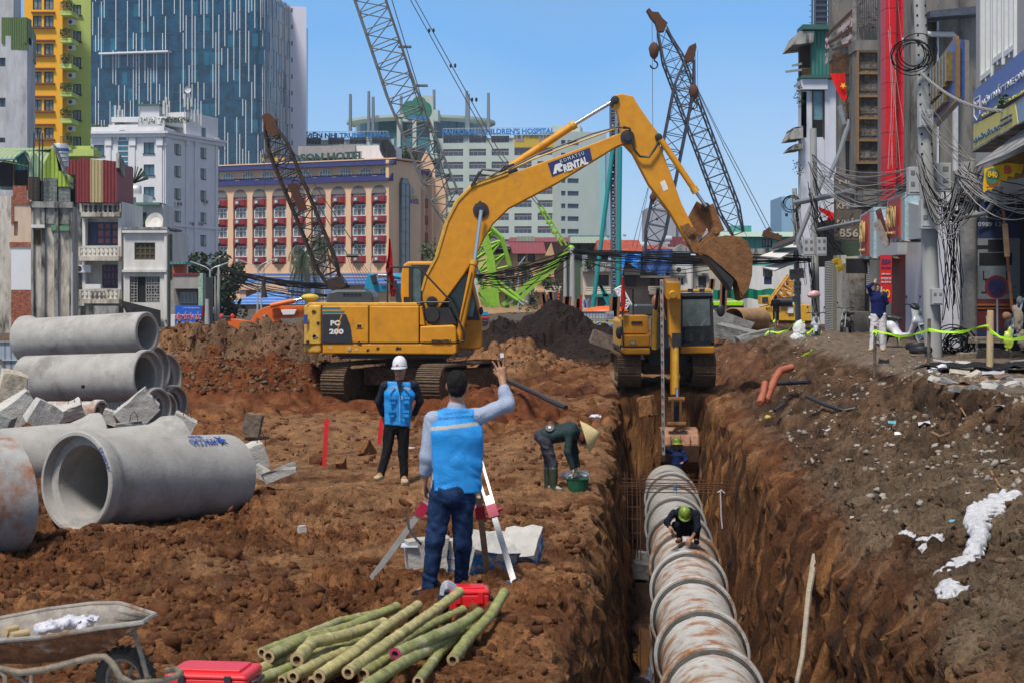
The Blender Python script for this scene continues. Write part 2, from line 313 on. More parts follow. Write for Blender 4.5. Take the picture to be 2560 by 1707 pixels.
def f6():
 NR,NC=1080,780;ys=np.concatenate([9.3*np.exp(np.linspace(0,np.log(55/9.3),820)),np.linspace(55.06,80,330),80.3*np.exp(np.linspace(0,np.log(175/80.3),60))]);ys=np.concatenate([ys,[185,200,230,280,360,480,700,1200,2500]]);tt=np.linspace(-.335,.335,NC);T,Y=np.meshgrid(tt,ys);X=T*Y;Z=ground(X,Y);nx_=np.gradient(Z,axis=1)/np.maximum(np.gradient(X,axis=1),1e-6);d6=np.clip(nx_,-3,3);X2=X-(.03*d6*(.6+aG(Y*5,Z*7,3,55))+.035*d6*aG(Y*2.2,Z*3.5,3,56))*(Y<60);Y2=Y+.02*d6*aG(X*6,Z*8,2,58)*(Y<60);s=X-cx(Y);clay=np.array([.215,.082,.03]);clay2=np.array([.3,.135,.055]);tan=np.array([.37,.205,.098]);bT=np.array([.032,.021,.015]);d5=np.array([.205,.15,.1]);soil=np.array([.105,.062,.036]);pavec=np.array([.26,.205,.155]);deep=np.array([.12,.042,.016]);n1=aG(X*.5,Y*.4,4,201);n2=aG(X*2.2,Y*1.6,4,207);n3=aG(X*9,Y*6,3,211)
 def a7(c,d,w):return c*(1-w[...,None])+d*w[...,None]
 C=np.broadcast_to(clay,X.shape+(3,)).copy();C=a7(C,np.broadcast_to(clay2,C.shape),az(-.25,.35,n2*.7+n3*.5));bz=az(-.1,.35,aG(X*.28+4,Y*.22,3,61));C=a7(C,np.broadcast_to(tan,C.shape),np.clip(bz*.75*az(-.35,.2,n2+.3),0,1)*(Y<60));C=a7(C,np.broadcast_to(deep,C.shape),.8*az(.15,.45,n1)*(1-bz))
 for(mx,my,rx,ry,h,kd)in d3:
  dd=np.sqrt(((X-mx)/rx)**2+((Y-my)/ry)**2)+.2*n2;w=1-az(.75,1.05,dd)
  if kd==1:C=a7(C,np.broadcast_to(bT,C.shape),w)
 for(mx,my,rx,ry,h,kd)in d3:
  dd=np.sqrt(((X-mx)/rx)**2+((Y-my)/ry)**2)+.25*n2;w=1-az(.7,1.1,dd)
  if kd==2:C=a7(C,np.broadcast_to(np.array([.36,.19,.09]),C.shape),w*.9)
  if kd==3:C=a7(C,np.broadcast_to(np.array([.235,.145,.088]),C.shape),w*.8)
  if kd==4:C=a7(C,np.broadcast_to(np.array([.21,.062,.02]),C.shape),w*.85)
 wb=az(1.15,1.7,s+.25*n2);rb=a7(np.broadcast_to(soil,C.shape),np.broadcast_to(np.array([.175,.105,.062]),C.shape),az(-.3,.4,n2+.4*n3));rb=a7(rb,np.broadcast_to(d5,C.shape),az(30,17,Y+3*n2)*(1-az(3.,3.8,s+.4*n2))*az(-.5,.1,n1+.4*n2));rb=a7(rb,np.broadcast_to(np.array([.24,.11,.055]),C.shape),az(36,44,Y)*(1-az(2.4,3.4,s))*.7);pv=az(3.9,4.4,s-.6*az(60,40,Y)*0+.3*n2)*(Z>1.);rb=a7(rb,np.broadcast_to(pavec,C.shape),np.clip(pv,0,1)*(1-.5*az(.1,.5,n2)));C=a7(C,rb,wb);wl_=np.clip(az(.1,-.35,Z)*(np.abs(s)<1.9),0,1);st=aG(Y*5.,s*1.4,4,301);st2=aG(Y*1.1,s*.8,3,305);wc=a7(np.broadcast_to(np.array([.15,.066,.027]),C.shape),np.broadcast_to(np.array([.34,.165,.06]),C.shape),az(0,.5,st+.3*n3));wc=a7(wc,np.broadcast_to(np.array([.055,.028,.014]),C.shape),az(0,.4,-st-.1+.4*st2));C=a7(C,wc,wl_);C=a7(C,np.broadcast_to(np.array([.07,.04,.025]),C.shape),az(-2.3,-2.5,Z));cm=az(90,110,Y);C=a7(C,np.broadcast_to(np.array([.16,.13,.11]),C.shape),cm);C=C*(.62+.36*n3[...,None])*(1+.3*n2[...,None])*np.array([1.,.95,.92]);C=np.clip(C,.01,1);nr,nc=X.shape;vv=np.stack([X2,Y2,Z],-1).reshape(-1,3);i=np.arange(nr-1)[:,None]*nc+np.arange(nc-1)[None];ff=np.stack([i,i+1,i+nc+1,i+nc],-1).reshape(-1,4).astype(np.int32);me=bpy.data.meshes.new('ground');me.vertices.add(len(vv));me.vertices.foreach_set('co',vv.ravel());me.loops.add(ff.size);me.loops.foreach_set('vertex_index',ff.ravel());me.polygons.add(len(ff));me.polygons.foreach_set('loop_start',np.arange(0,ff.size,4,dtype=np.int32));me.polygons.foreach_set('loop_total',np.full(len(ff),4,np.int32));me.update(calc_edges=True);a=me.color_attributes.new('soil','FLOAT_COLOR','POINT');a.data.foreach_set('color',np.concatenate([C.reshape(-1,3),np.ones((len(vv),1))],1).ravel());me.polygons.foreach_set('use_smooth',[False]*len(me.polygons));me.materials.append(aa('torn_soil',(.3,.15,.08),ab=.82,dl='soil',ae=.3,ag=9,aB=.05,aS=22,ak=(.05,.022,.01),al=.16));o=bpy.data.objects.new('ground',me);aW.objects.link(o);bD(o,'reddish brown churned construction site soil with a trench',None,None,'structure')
 return o
f6()
def f7(name,m,aC,n=1,bz=1.,sub=1,ab=.42,bF=False):
 r=random.Random(aC)
 import bmesh
 bm=bmesh.new()
 if bF:
  ah=[Vector((r.uniform(-1,1),r.uniform(-1,1),r.uniform(-1,1)*bz))for _ in range(14)]
  for p in ah:
   q=max(abs(p.x),abs(p.y),abs(p.z)/bz);p/=max(q,.01)**.7;bm.verts.new(p)
  bmesh.ops.convex_hull(bm,input=bm.verts[:])
  for v in[v for v in bm.verts if not v.link_faces]:bm.verts.remove(v)
 else:
  bmesh.ops.create_icosphere(bm,subdivisions=sub,radius=1)
  for v in bm.verts:
   k=1+ab*r.uniform(-1,1);v.co=Vector((v.co.x*k,v.co.y*k,v.co.z*k*bz))
 me=bpy.data.meshes.new(name);bm.to_mesh(me);bm.free();me.materials.append(m);return me
def cq(name,label,m,n,f8,size,aC,bz=.75,bF=False,sink=.25,bU=None,dl=True):
 r=np.random.RandomState(aC);f9=[f7('c',m,aC*10+k,bz=bz,bF=bF)for k in range(6)];pv=[];pf=[]
 for me in f9:
  co=np.empty(len(me.vertices)*3);me.vertices.foreach_get('co',co);me.calc_loop_triangles();t=np.empty(len(me.loop_triangles)*3,np.int32);me.loop_triangles.foreach_get('vertices',t);pv.append(co.reshape(-1,3));pf.append(t.reshape(-1,3))
 y0,y1,t0,t1=f8;q=r.uniform(1/y1,1/y0,n);Y=1/q;X=r.uniform(t0,t1,n)*Y
 if bU is not None:
  ok=bU(X,Y,r);X=X[ok];Y=Y[ok]
 Z=ground(X,Y);n=len(X);S=np.exp(r.uniform(np.log(size[0]),np.log(size[1]),n));av=[];af=[];bE=0
 for k in range(n):
  g=k%6;a=r.uniform(0,6.28,3);ca,sa=np.cos(a),np.sin(a);Rz=np.array([[ca[0],-sa[0],0],[sa[0],ca[0],0],[0,0,1]]);Rx=np.array([[1,0,0],[0,ca[1],-sa[1]],[0,sa[1],ca[1]]])if bF else np.eye(3);v=(pv[g]*S[k]*r.uniform(.7,1.3,3))@(Rz@Rx).T+np.array([X[k],Y[k],Z[k]+S[k]*(.5-sink)*bz]);av.append(v);af.append(pf[g]+bE);bE+=len(v)
 vv=np.concatenate(av);ff=np.concatenate(af).astype(np.int32);me=bpy.data.meshes.new(name);me.vertices.add(len(vv));me.vertices.foreach_set('co',vv.ravel());me.loops.add(ff.size);me.loops.foreach_set('vertex_index',ff.ravel());me.polygons.add(len(ff));me.polygons.foreach_set('loop_start',np.arange(0,ff.size,3,dtype=np.int32));me.polygons.foreach_set('loop_total',np.full(len(ff),3,np.int32));me.update(calc_edges=True);me.materials.append(m);o=bpy.data.objects.new(name,me);aW.objects.link(o);return bD(o,label,None,None,'stuff')
d7=aa('clay_clod',(.115,.045,.019),ab=.85,ae=.35,ag=1.6,ak=(.2,.095,.045),al=.32,aB=.02,aS=50)
ga=aa('dark_clod',(.045,.03,.021),ab=.85,ae=.3,ag=2,aB=.02,aS=40)
gb=aa('brown_clod',(.1,.06,.034),ab=.85,ae=.35,ag=1.6,ak=(.22,.16,.11),al=.35,aB=.02,aS=50)
gc=aa('rubble_chip',(.3,.26,.22),ab=.8,ae=.35,ag=2,ak=(.16,.09,.05),al=.4)
def eT(X,Y,r):
 s=X-cx(Y);return(s<-1.1)&(aG(X*.45,Y*.45,3,71)+.25*r.uniform(-1,1,len(X))>-.05)&~((np.abs(X+4)<0))
def gd(X,Y,r):
 s=X-cx(Y);return(s>1.35)&(s<4.3)
cq('clay_clods','lumps of red brown clay lying over the dug up ground',d7,8000,(11,62,-.31,.1),(.012,.05),3,bU=eT,bF=True)
cq('large_clay_clods','bigger lumps of clay heaped on the dug up ground',d7,200,(12,56,-.31,.07),(.05,.12),5,bU=eT,bF=True)
cq('bank_clods','crumbled brown soil on the right bank',gb,5000,(10,60,.1,.33),(.008,.045),8,bU=gd,bF=True)
cq('rubble_chips','small broken stones and plaster chips on the right bank',gc,4200,(17,60,.12,.33),(.012,.055),12,bF=True,bU=lambda X,Y,r:(X-cx(Y)>1.9+.5*r.uniform(-1,1,len(X)))&(X-cx(Y)<5.)&(aG(X*.9,Y*.7,3,73)>-.15))
cq('dark_clods','dark wet soil crumbs on the dark mound',ga,4200,(61,76,-.04,.085),(.02,.06),14,bU=lambda X,Y,r:(X>-2.8)&(X<5.2))
def eU(X,Y,r):return(ground(X,Y,False)>.35)&(X<2.4)
cq('mound_clods','broken lumps of clay tipped over the left earth mound',d7,8000,(38,63,-.25,.05),(.02,.085),23,bF=True,bU=eU)
cq('mound_crumbs','greyish brown lumps on the left earth mound',aa('grey_clod',(.15,.095,.06),ab=.9,ae=.35,ag=2),5000,(40,54,-.22,.02),(.02,.07),24,bF=True,bU=eU)
# facades
class au:
 def __init__(s,ua,da,ub,db):
  a=P(ua,V0,da);b=P(ub,V0,db);s.A=Vector((a.x,a.y));d=Vector((b.x-a.x,b.y-a.y));s.L=d.length;s.a=d.normalized();s.n=Vector((s.a.y,-s.a.x));s.rz=math.atan2(s.a.y,s.a.x)
 def s(s,u):t=(u-U0)/F;return(t*s.A.y-s.A.x)/(s.a.x-t*s.a.y)
 def d(s,q):return s.A.y+q*s.a.y
 def z(s,u,v):return CZ-(v-V0)/F*s.d(s.s(u))
 def pt(s,q,z,o=0):return Vector((s.A.x+q*s.a.x+o*s.n.x,s.A.y+q*s.a.y+o*s.n.y,z))
 def box(s,mb,s0,s1,z0,z1,o0,o1):
  v=[s.pt(q,z,o)for z in(z0,z1)for(q,o)in((s0,o1),(s1,o1),(s1,o0),(s0,o0))]
  return mb.add(v,[(3,2,1,0),(4,5,6,7),(0,1,5,4),(1,2,6,5),(2,3,7,6),(3,0,4,7)])
 def wall(s,mb,s0,s1,z0,z1,ap,t=.25,D=8.):
  ss=sorted({s0,s1,*[h[0]for h in ap],*[h[1]for h in ap]});zs=sorted({z0,z1,*[h[2]for h in ap],*[h[3]for h in ap]});ss=[q for q in ss if s0<=q<=s1];zs=[q for q in zs if z0<=q<=z1]
  for i in range(len(ss)-1):
   bV=None
   for j in range(len(zs)-1):
    cs,cz=(ss[i]+ss[i+1])/2,(zs[j]+zs[j+1])/2;inh=any(h[0]<cs<h[1]and h[2]<cz<h[3]for h in ap)
    if not inh and bV is None:bV=zs[j]
    if inh and bV is not None:mb.quad(s.pt(ss[i],bV),s.pt(ss[i+1],bV),s.pt(ss[i+1],zs[j]),s.pt(ss[i],zs[j]));bV=None
   if bV is not None:mb.quad(s.pt(ss[i],bV),s.pt(ss[i+1],bV),s.pt(ss[i+1],z1),s.pt(ss[i],z1))
  for a,b,c,d in ap:
   for(q0,w0,q1,w1)in((a,c,b,c),(b,c,b,d),(b,d,a,d),(a,d,a,c)):
    mb.quad(s.pt(q0,w0),s.pt(q0,w0,-t),s.pt(q1,w1,-t),s.pt(q1,w1))
   mb.quad(s.pt(a,c,-t),s.pt(b,c,-t),s.pt(b,d,-t),s.pt(a,d,-t))
  q=lambda*k:mb.quad(*[s.pt(*p)for p in k]);q((s0,z0,-D),(s0,z0,0),(s0,z1,0),(s0,z1,-D));q((s1,z0,0),(s1,z0,-D),(s1,z1,-D),(s1,z1,0));q((s0,z1,0),(s1,z1,0),(s1,z1,-D),(s0,z1,-D));q((s1,z0,-D),(s0,z0,-D),(s0,z1,-D),(s1,z1,-D))
  return mb
def bA(w,h,fm,gm,nx=2,nz=1,fw=.08,dA=None,eV=None,arch=False,name='window'):
 f=MB();t=.05
 for x in np.linspace(-w/2+fw/2,w/2-fw/2,nx+1):f.bb(x-fw/2,x+fw/2,-t,.02,0,h)
 zz=[fw/2,h-fw/2]+([h*eV]if eV else list(np.linspace(0,h,nz+1)[1:-1]))
 for z in zz:f.bb(-w/2,w/2,-t-.004,.016,z-fw/2,z+fw/2)
 if dA is not None:f.bb(-w/2-.12,w/2+.12,-.42,.01,-.14,-.02)
 p=MB();p.quad((-w/2,0,0),(w/2,0,0),(w/2,0,h),(-w/2,0,h))
 return(name,f.mesh(name,fm),[('pane',p.mesh('pane',gm),[])])
def bj(tree,face,aA,s_,z_,o=-.2):
 b=a4(aA);return a5(tree,aA,face.pt(s_,z_,o)-b,face.rz)
aR=aa('white_render',(.62,.61,.62),ab=.8,ak=(.36,.33,.3),al=.12,aN=True,ag=.5,ae=.06)
ct=aa('white_frame',(.62,.63,.62),ab=.5,ae=.05)
bL=aa('peach_render',(.68,.44,.28),ab=.8,ae=.05,ag=.3,aN=True,ak=(.45,.28,.18),al=.08)
cv=aa('dark_red_render',(.26,.03,.036),ab=.7,ae=.08,ag=.5)
eW=aa('navy_roof_tile',(.02,.024,.1),ab=.6,a9=.2,ae=.3,ag=1.5)
bW=do('dark_window_glass',(.035,.06,.085))
cw=aa('curtained_glass',(.17,.2,.19),ab=.3,ae=.35,ag=.8)
ge=aa('teal_glass',(.03,.2,.24),ab=.12,ae=.2,ag=.3)
M_concrete=aa('weathered_concrete',(.33,.31,.29),ab=.9,ak=(.06,.055,.05),al=.36,bi=(.5,.47,.43),bt=.2,aN=True,ag=.8,ae=.2)
aT=aa('dark_void',(.02,.02,.022),ab=.9,ae=0)
cy=aa('grey_unit',(.42,.43,.42),ab=.6,ae=.1)
aI=aa('black_metal',(.018,.017,.018),ab=.5,ae=.2)
def cU(m=cy,w=.85):
 a=MB();a.bb(-w/2,w/2,-.4,0,0,.6);f=MB();f.lt([(.001,0),(.22,0),(.24,.02)],(-.12,-.405,.3),(-.12,-.43,.3),12)
 return('air_conditioner',a.mesh('air_conditioner',m),[('fan',f.mesh('fan',aI),[])])
 # grey blank tower block far left
def gf():
 t=ao('concrete_building','weathered grey concrete building at the left edge with a green sheet metal box on top','building',P(40,735,165)*1);t.location.z=0;f=au(-90,165,68,165);m=MB();ap=[]
 for u0,u1,v0,v1 in((-8,16,145,167),(-8,16,245,268),(-8,13,345,357)):
  ap.append((f.s(u0),f.s(u1),f.z(u0,v1),f.z(u0,v0)))
 f.wall(m,0,f.s(68),0,f.z(0,92),ap,.3,2);m.bd('wall',d8,t);f2=au(68,165,88,176);m=MB();f2.wall(m,0,f2.L,0,f2.z(68,92),[],.3,2);m.bd('side_wall',d8,t);m=MB();au.box(f,m,f.s(-60),f.s(30),f.z(0,92),f.z(0,-20),-3,-.5);m.bd('upper_wall',d8,t);m=MB();f.box(m,f.s(5),f.s(68),f.z(0,110),f.z(0,45),-1.5,.15);m.bd('corrugated_box',eX,t);m=MB();f2.box(m,-.05,f2.L,f2.z(68,125),f2.z(68,47),-1.5,.1);m.bd('corrugated_side',eX,t);w=bA(.9,.8,aI,bW,2)
 for h in ap[:3]:bj(w,f,t,(h[0]+h[1])/2,h[2],-.28)
d8=aa('stained_party_wall',(.42,.41,.42),ab=.9,ak=(.1,.1,.1),al=.3,bi=(.26,.25,.25),bt=.3,aN=True,ag=.35,ae=.2)
eX=aa('olive_sheet',(.085,.13,.035),ab=.6,ae=.15,aP=('X',5,.05))
gg=aa('yellow_render',(.75,.36,.03),ab=.8,ae=.05,ak=(.5,.26,.06),al=.1,aN=True,ag=.25)
d9=aa('lime_render',(.42,.5,.14),ab=.8,ae=.05,ak=(.24,.28,.1),al=.12,aN=True,ag=.3)
gh=aa('brown_ledge',(.17,.055,.03),ab=.8)
cA=aa('leaf_green',(.055,.1,.022),ab=.6,ae=.5,ag=4)
dB=aa('leaf_dark',(.022,.045,.014),ab=.6,ae=.5,ag=4)
def bM(mb,c,r,n,size,rg,bz=1.):
 for _ in range(n):
  d=Vector((rg.gauss(0,1),rg.gauss(0,1),rg.gauss(0,1))).normalized()*r*rg.uniform(.45,1)**.5;d.z*=bz;p=Vector(c)+d;a=Vector((rg.uniform(-1,1),rg.uniform(-1,1),rg.uniform(-1,1))).normalized();b=a.cross(Vector((rg.uniform(-1,1),rg.uniform(-1,1),rg.uniform(-1,1)))).normalized();s=size*rg.uniform(.6,1.4);mb.add([p-a*s,p+b*s*.5,p+a*s,p-b*s*.5],[(0,1,2,3)])
def gi():
 d=200;t=ao('apartment_block','tall yellow and lime green apartment block with balconies between the two colours','apartment block',(P(150,735,d).x,d,0));f=au(60,d,156,d);m=MB();ap=[];zt=f.z(60,-30);bG=[-5,38,108,178,248,318]
 for v in bG:
  for u0,u1 in((82,104),(110,134)):
   ap.append((f.s(u0),f.s(u1),f.z(0,v+30),f.z(0,v+2)))
 ap=[h for h in ap if h[3]<zt];f.wall(m,0,f.L,0,zt,ap,.25,6);m.bd('yellow_wall',gg,t);w=bA(ap[0][1]-ap[0][0],1.28,aI,cw,2,1,.1)
 for h in ap:bj(w,f,t,(h[0]+h[1])/2,h[2],-.2)
 lg=MB();L=f.s(138)-f.s(80);lg.bb(-L/2,L/2,-.35,.02,0,.18);lm=lg.mesh('ledge',gh)
 for v in bG[1:]:
  for vv in(v-3,v+35):a5(('ledge',lm,[]),t,f.pt(f.s(109),f.z(0,vv),0)-a4(t),f.rz)
 g=au(156,d+3,227,d+4);m=MB();ap=[];rg_=[3,70,136,204,270,337]
 for v in rg_:ap.append((g.s(183),g.s(203),g.z(0,v+26),g.z(0,v)))
 g.wall(m,g.s(181-12),g.L,0,g.z(156,-30),ap,.25,6);m.bd('lime_wall',d9,t);w=bA(ap[0][1]-ap[0][0],ap[0][3]-ap[0][2],aI,cw,2,1,.1,dA=1)
 for h in ap:bj(w,g,t,(h[0]+h[1])/2,h[2],-.2)
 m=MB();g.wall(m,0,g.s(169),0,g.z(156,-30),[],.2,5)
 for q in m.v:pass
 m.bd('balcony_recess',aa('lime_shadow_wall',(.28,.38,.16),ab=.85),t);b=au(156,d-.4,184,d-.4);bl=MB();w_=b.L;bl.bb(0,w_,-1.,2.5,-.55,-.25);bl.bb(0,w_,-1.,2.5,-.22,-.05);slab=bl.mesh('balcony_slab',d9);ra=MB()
 for k in range(11):x=w_*k/10;ra.bb(x-.02,x+.02,-1,-.96,-.05,.95)
 ra.bb(0,w_,-1.,-.95,.93,.98);ra.bb(w_-.04,w_,-1.,1.5,.9,.98);ram=ra.mesh('railing',aI);rg=random.Random(3);ac=cU()
 for i,v in enumerate([30,98,162,232,298,365]):
  z=b.z(0,v);o=a5(('balcony',slab,[('railing',ram,[])]),t,b.pt(0,z,0)-a4(t),b.rz);pl=MB()
  for _ in range(3):bM(pl,(rg.uniform(.2,w_),-1.05,rg.uniform(.3,1.)),.4,45,.13,rg)
  a5(('plants',pl.mesh('plants',cA),[]),o,(0,0,0));a5(ac,t,b.pt(w_*.75,z+1.7,-.6)-a4(t),0)
 m=MB();b.box(m,-.5,b.s(238),b.z(0,392),b.z(0,375),-3,.8);b.box(m,-.5,b.s(228),b.z(0,378),b.z(0,366),-3,.3);m.bd('cornice',d9,t)
gf();gi()
# glass tower
ea=aa('blue_curtain_glass',(.002,.036,.07),ab=.1,ae=.55,ag=.12,a9=.9)
eY=aa('light_curtain_glass',(.005,.085,.13),ab=.1,ae=.3,ag=.12,a9=.9)
eb=aa('pale_fin',(.6,.62,.65),ab=.5,ae=.03)
gj=aa('lilac_core_wall',(.62,.6,.68),ab=.8,ae=.03,aN=True,ag=.1)
def glass_tower():
 d=400.;t=ao('glass_tower','tall blue glass office tower with scattered white vertical fins and a pale core wall','office tower',(P(470,735,d).x,d,0));rr=random.Random(11);ah=[];fr=au(215,d+9,640,d);A=fr.pt(0,0);B=fr.pt(fr.L,0);ah=[A,B];ex=Vector((P(724,735,d+22).x,d+22,0));ec=Vector((P(668,735,d+1).x,d+1.,0))
 for k in(1,2,3,4):q=k/5;ah.append(B*(1-q)**2+ec*2*q*(1-q)+(ec*.45+ex*.55)*q*q)
 ah.append(ec*.45+ex*.55);ah.append(ex);cV=CZ+760/F*d;z0=0;eZ=MB();ba=[(p.x,p.y)for p in ah]+[(ah[-1].x,d+60),(ah[0].x,d+60)];eZ.pm(ba,z0,cV,lambda x,y,q:Vector((x,y,q)));eZ.bd('curtain_wall',ea,t);cl=[]
 for a,b in zip(ah,ah[1:]):L=(b-a).length;cl.append((a,(b-a).normalized(),L))
 total=sum(x[2]for x in cl)
 def at(q):
  for a,dr,L in cl:
   if q<=L:n=Vector((dr.y,-dr.x,0));return a+dr*q,n,dr
   q-=L
  a,dr,L=cl[-1];return a+dr*L,Vector((dr.y,-dr.x,0)),dr
 fl=4.;nfl=int(cV/fl);dC=.74;nm=int(total/dC);fin=MB();fin.bb(-.075,.075,-.16,0,0,1);fm=fin.mesh('fin',eb);dD=MB();dD.bb(-.66,.66,-.06,0,.1,fl-1.);pm=[dD.mesh('glass_panel',eY),dD.mesh('glass_panel',ea)];e1=MB();e2=MB();b0=a4(t);cnt=0;cp=0;ed=MB();e3=MB();zlo=CZ+(735-560)/F*d*0+20;cW=[]
 for j in range(nm):
  z=14+rr.uniform(0,8)
  while z<cV-1:
   L=rr.choice([1,1,2,2,2,3,4])*fl;z=round(z/fl)*fl+(0 if j%2 else fl*0)+rr.choice([0,0,.35])
   if rr.random()<.6:cW.append((j,z,min(L*.98,cV-z)))
   z+=L*1.02+rr.choice([0,0,1,2])*fl
 def vis(j,z,L):p,n,dr=at(j*dC+.3);u=U0+p.x/p.y*F;vb=V0-(z+L-CZ)/p.y*F;return vb<(480 if u<545 else 400)and V0-(z-CZ)/p.y*F>0
 cW=[c for c in cW if vis(*c)];cW.sort(key=lambda c:-c[2])
 for i,(j,z,L)in enumerate(cW):
  p,n,dr=at(j*dC+.3)
  if i<300:
   o=bpy.data.objects.new('fin',fm);aW.objects.link(o);o.parent=t;o.location=Vector((p.x,p.y,z))-b0;o.rotation_euler=(0,0,math.atan2(dr.y,dr.x));o.scale=(1,1,L)
  else:
   ed.box((p.x+n.x*.17,p.y+n.y*.17,z+L/2),(.15,.16,L),Matrix.Rotation(math.atan2(dr.y,dr.x),3,'Z'))
 if ed.v:bD(ed.bd('fins',eb,t),kind='stuff')
 e4=0
 for k in range(3,nfl):
  z=k*fl
  for a,dr,L in cl:e2.bar(a+Vector((0,0,z+fl-.3))+Vector((dr.y,-dr.x,0))*.02,a+dr*L+Vector((0,0,z+fl-.3))+Vector((dr.y,-dr.x,0))*.02,.1,.2)
  for j in range(0,nm-2,2):
   if rr.random()>.5 or z<24:continue
   p,n,dr=at(j*dC+1.04);m_=0 if rr.random()<.3 else 1
   if e4<300:
    o=bpy.data.objects.new('glass_panel',pm[m_]);aW.objects.link(o);o.parent=t;o.location=Vector((p.x,p.y,z))-b0;o.rotation_euler=(0,0,math.atan2(dr.y,dr.x));e4+=1
   else:(e3 if m_==0 else e1).box((p.x+n.x*.03,p.y+n.y*.03,z+fl/2-.45),(1.32,.06,fl-1.1),Matrix.Rotation(math.atan2(dr.y,dr.x),3,'Z'))
 e2.bd('floor_bands',aa('blue_spandrel',(.008,.045,.075),ab=.3),t);bD(e3.bd('light_glass_panels',eY,t),kind='stuff');bD(e1.bd('dark_glass_panels',ea,t),kind='stuff');m=MB();f3=au(252,d+7,425,d+3);f3.box(m,0,f3.L,f3.z(252,138),f3.z(252,134),-1,1.2);m.bd('canopy_rail',eb,t);f4=au(722,d+23,766,d+24);m=MB();ap=[(f4.s(728),f4.s(732),f4.z(0,v+12),f4.z(0,v))for v in range(-7,400,43)];f4.wall(m,0,f4.L,0,cV,ap,.4,30);m.bd('core_wall',gj,t)
 for h in ap:
  q=MB();f4.box(q,h[0],h[1],h[2],h[3],-.38,-.3);q.bd('slit_window',bW,t)
glass_tower()
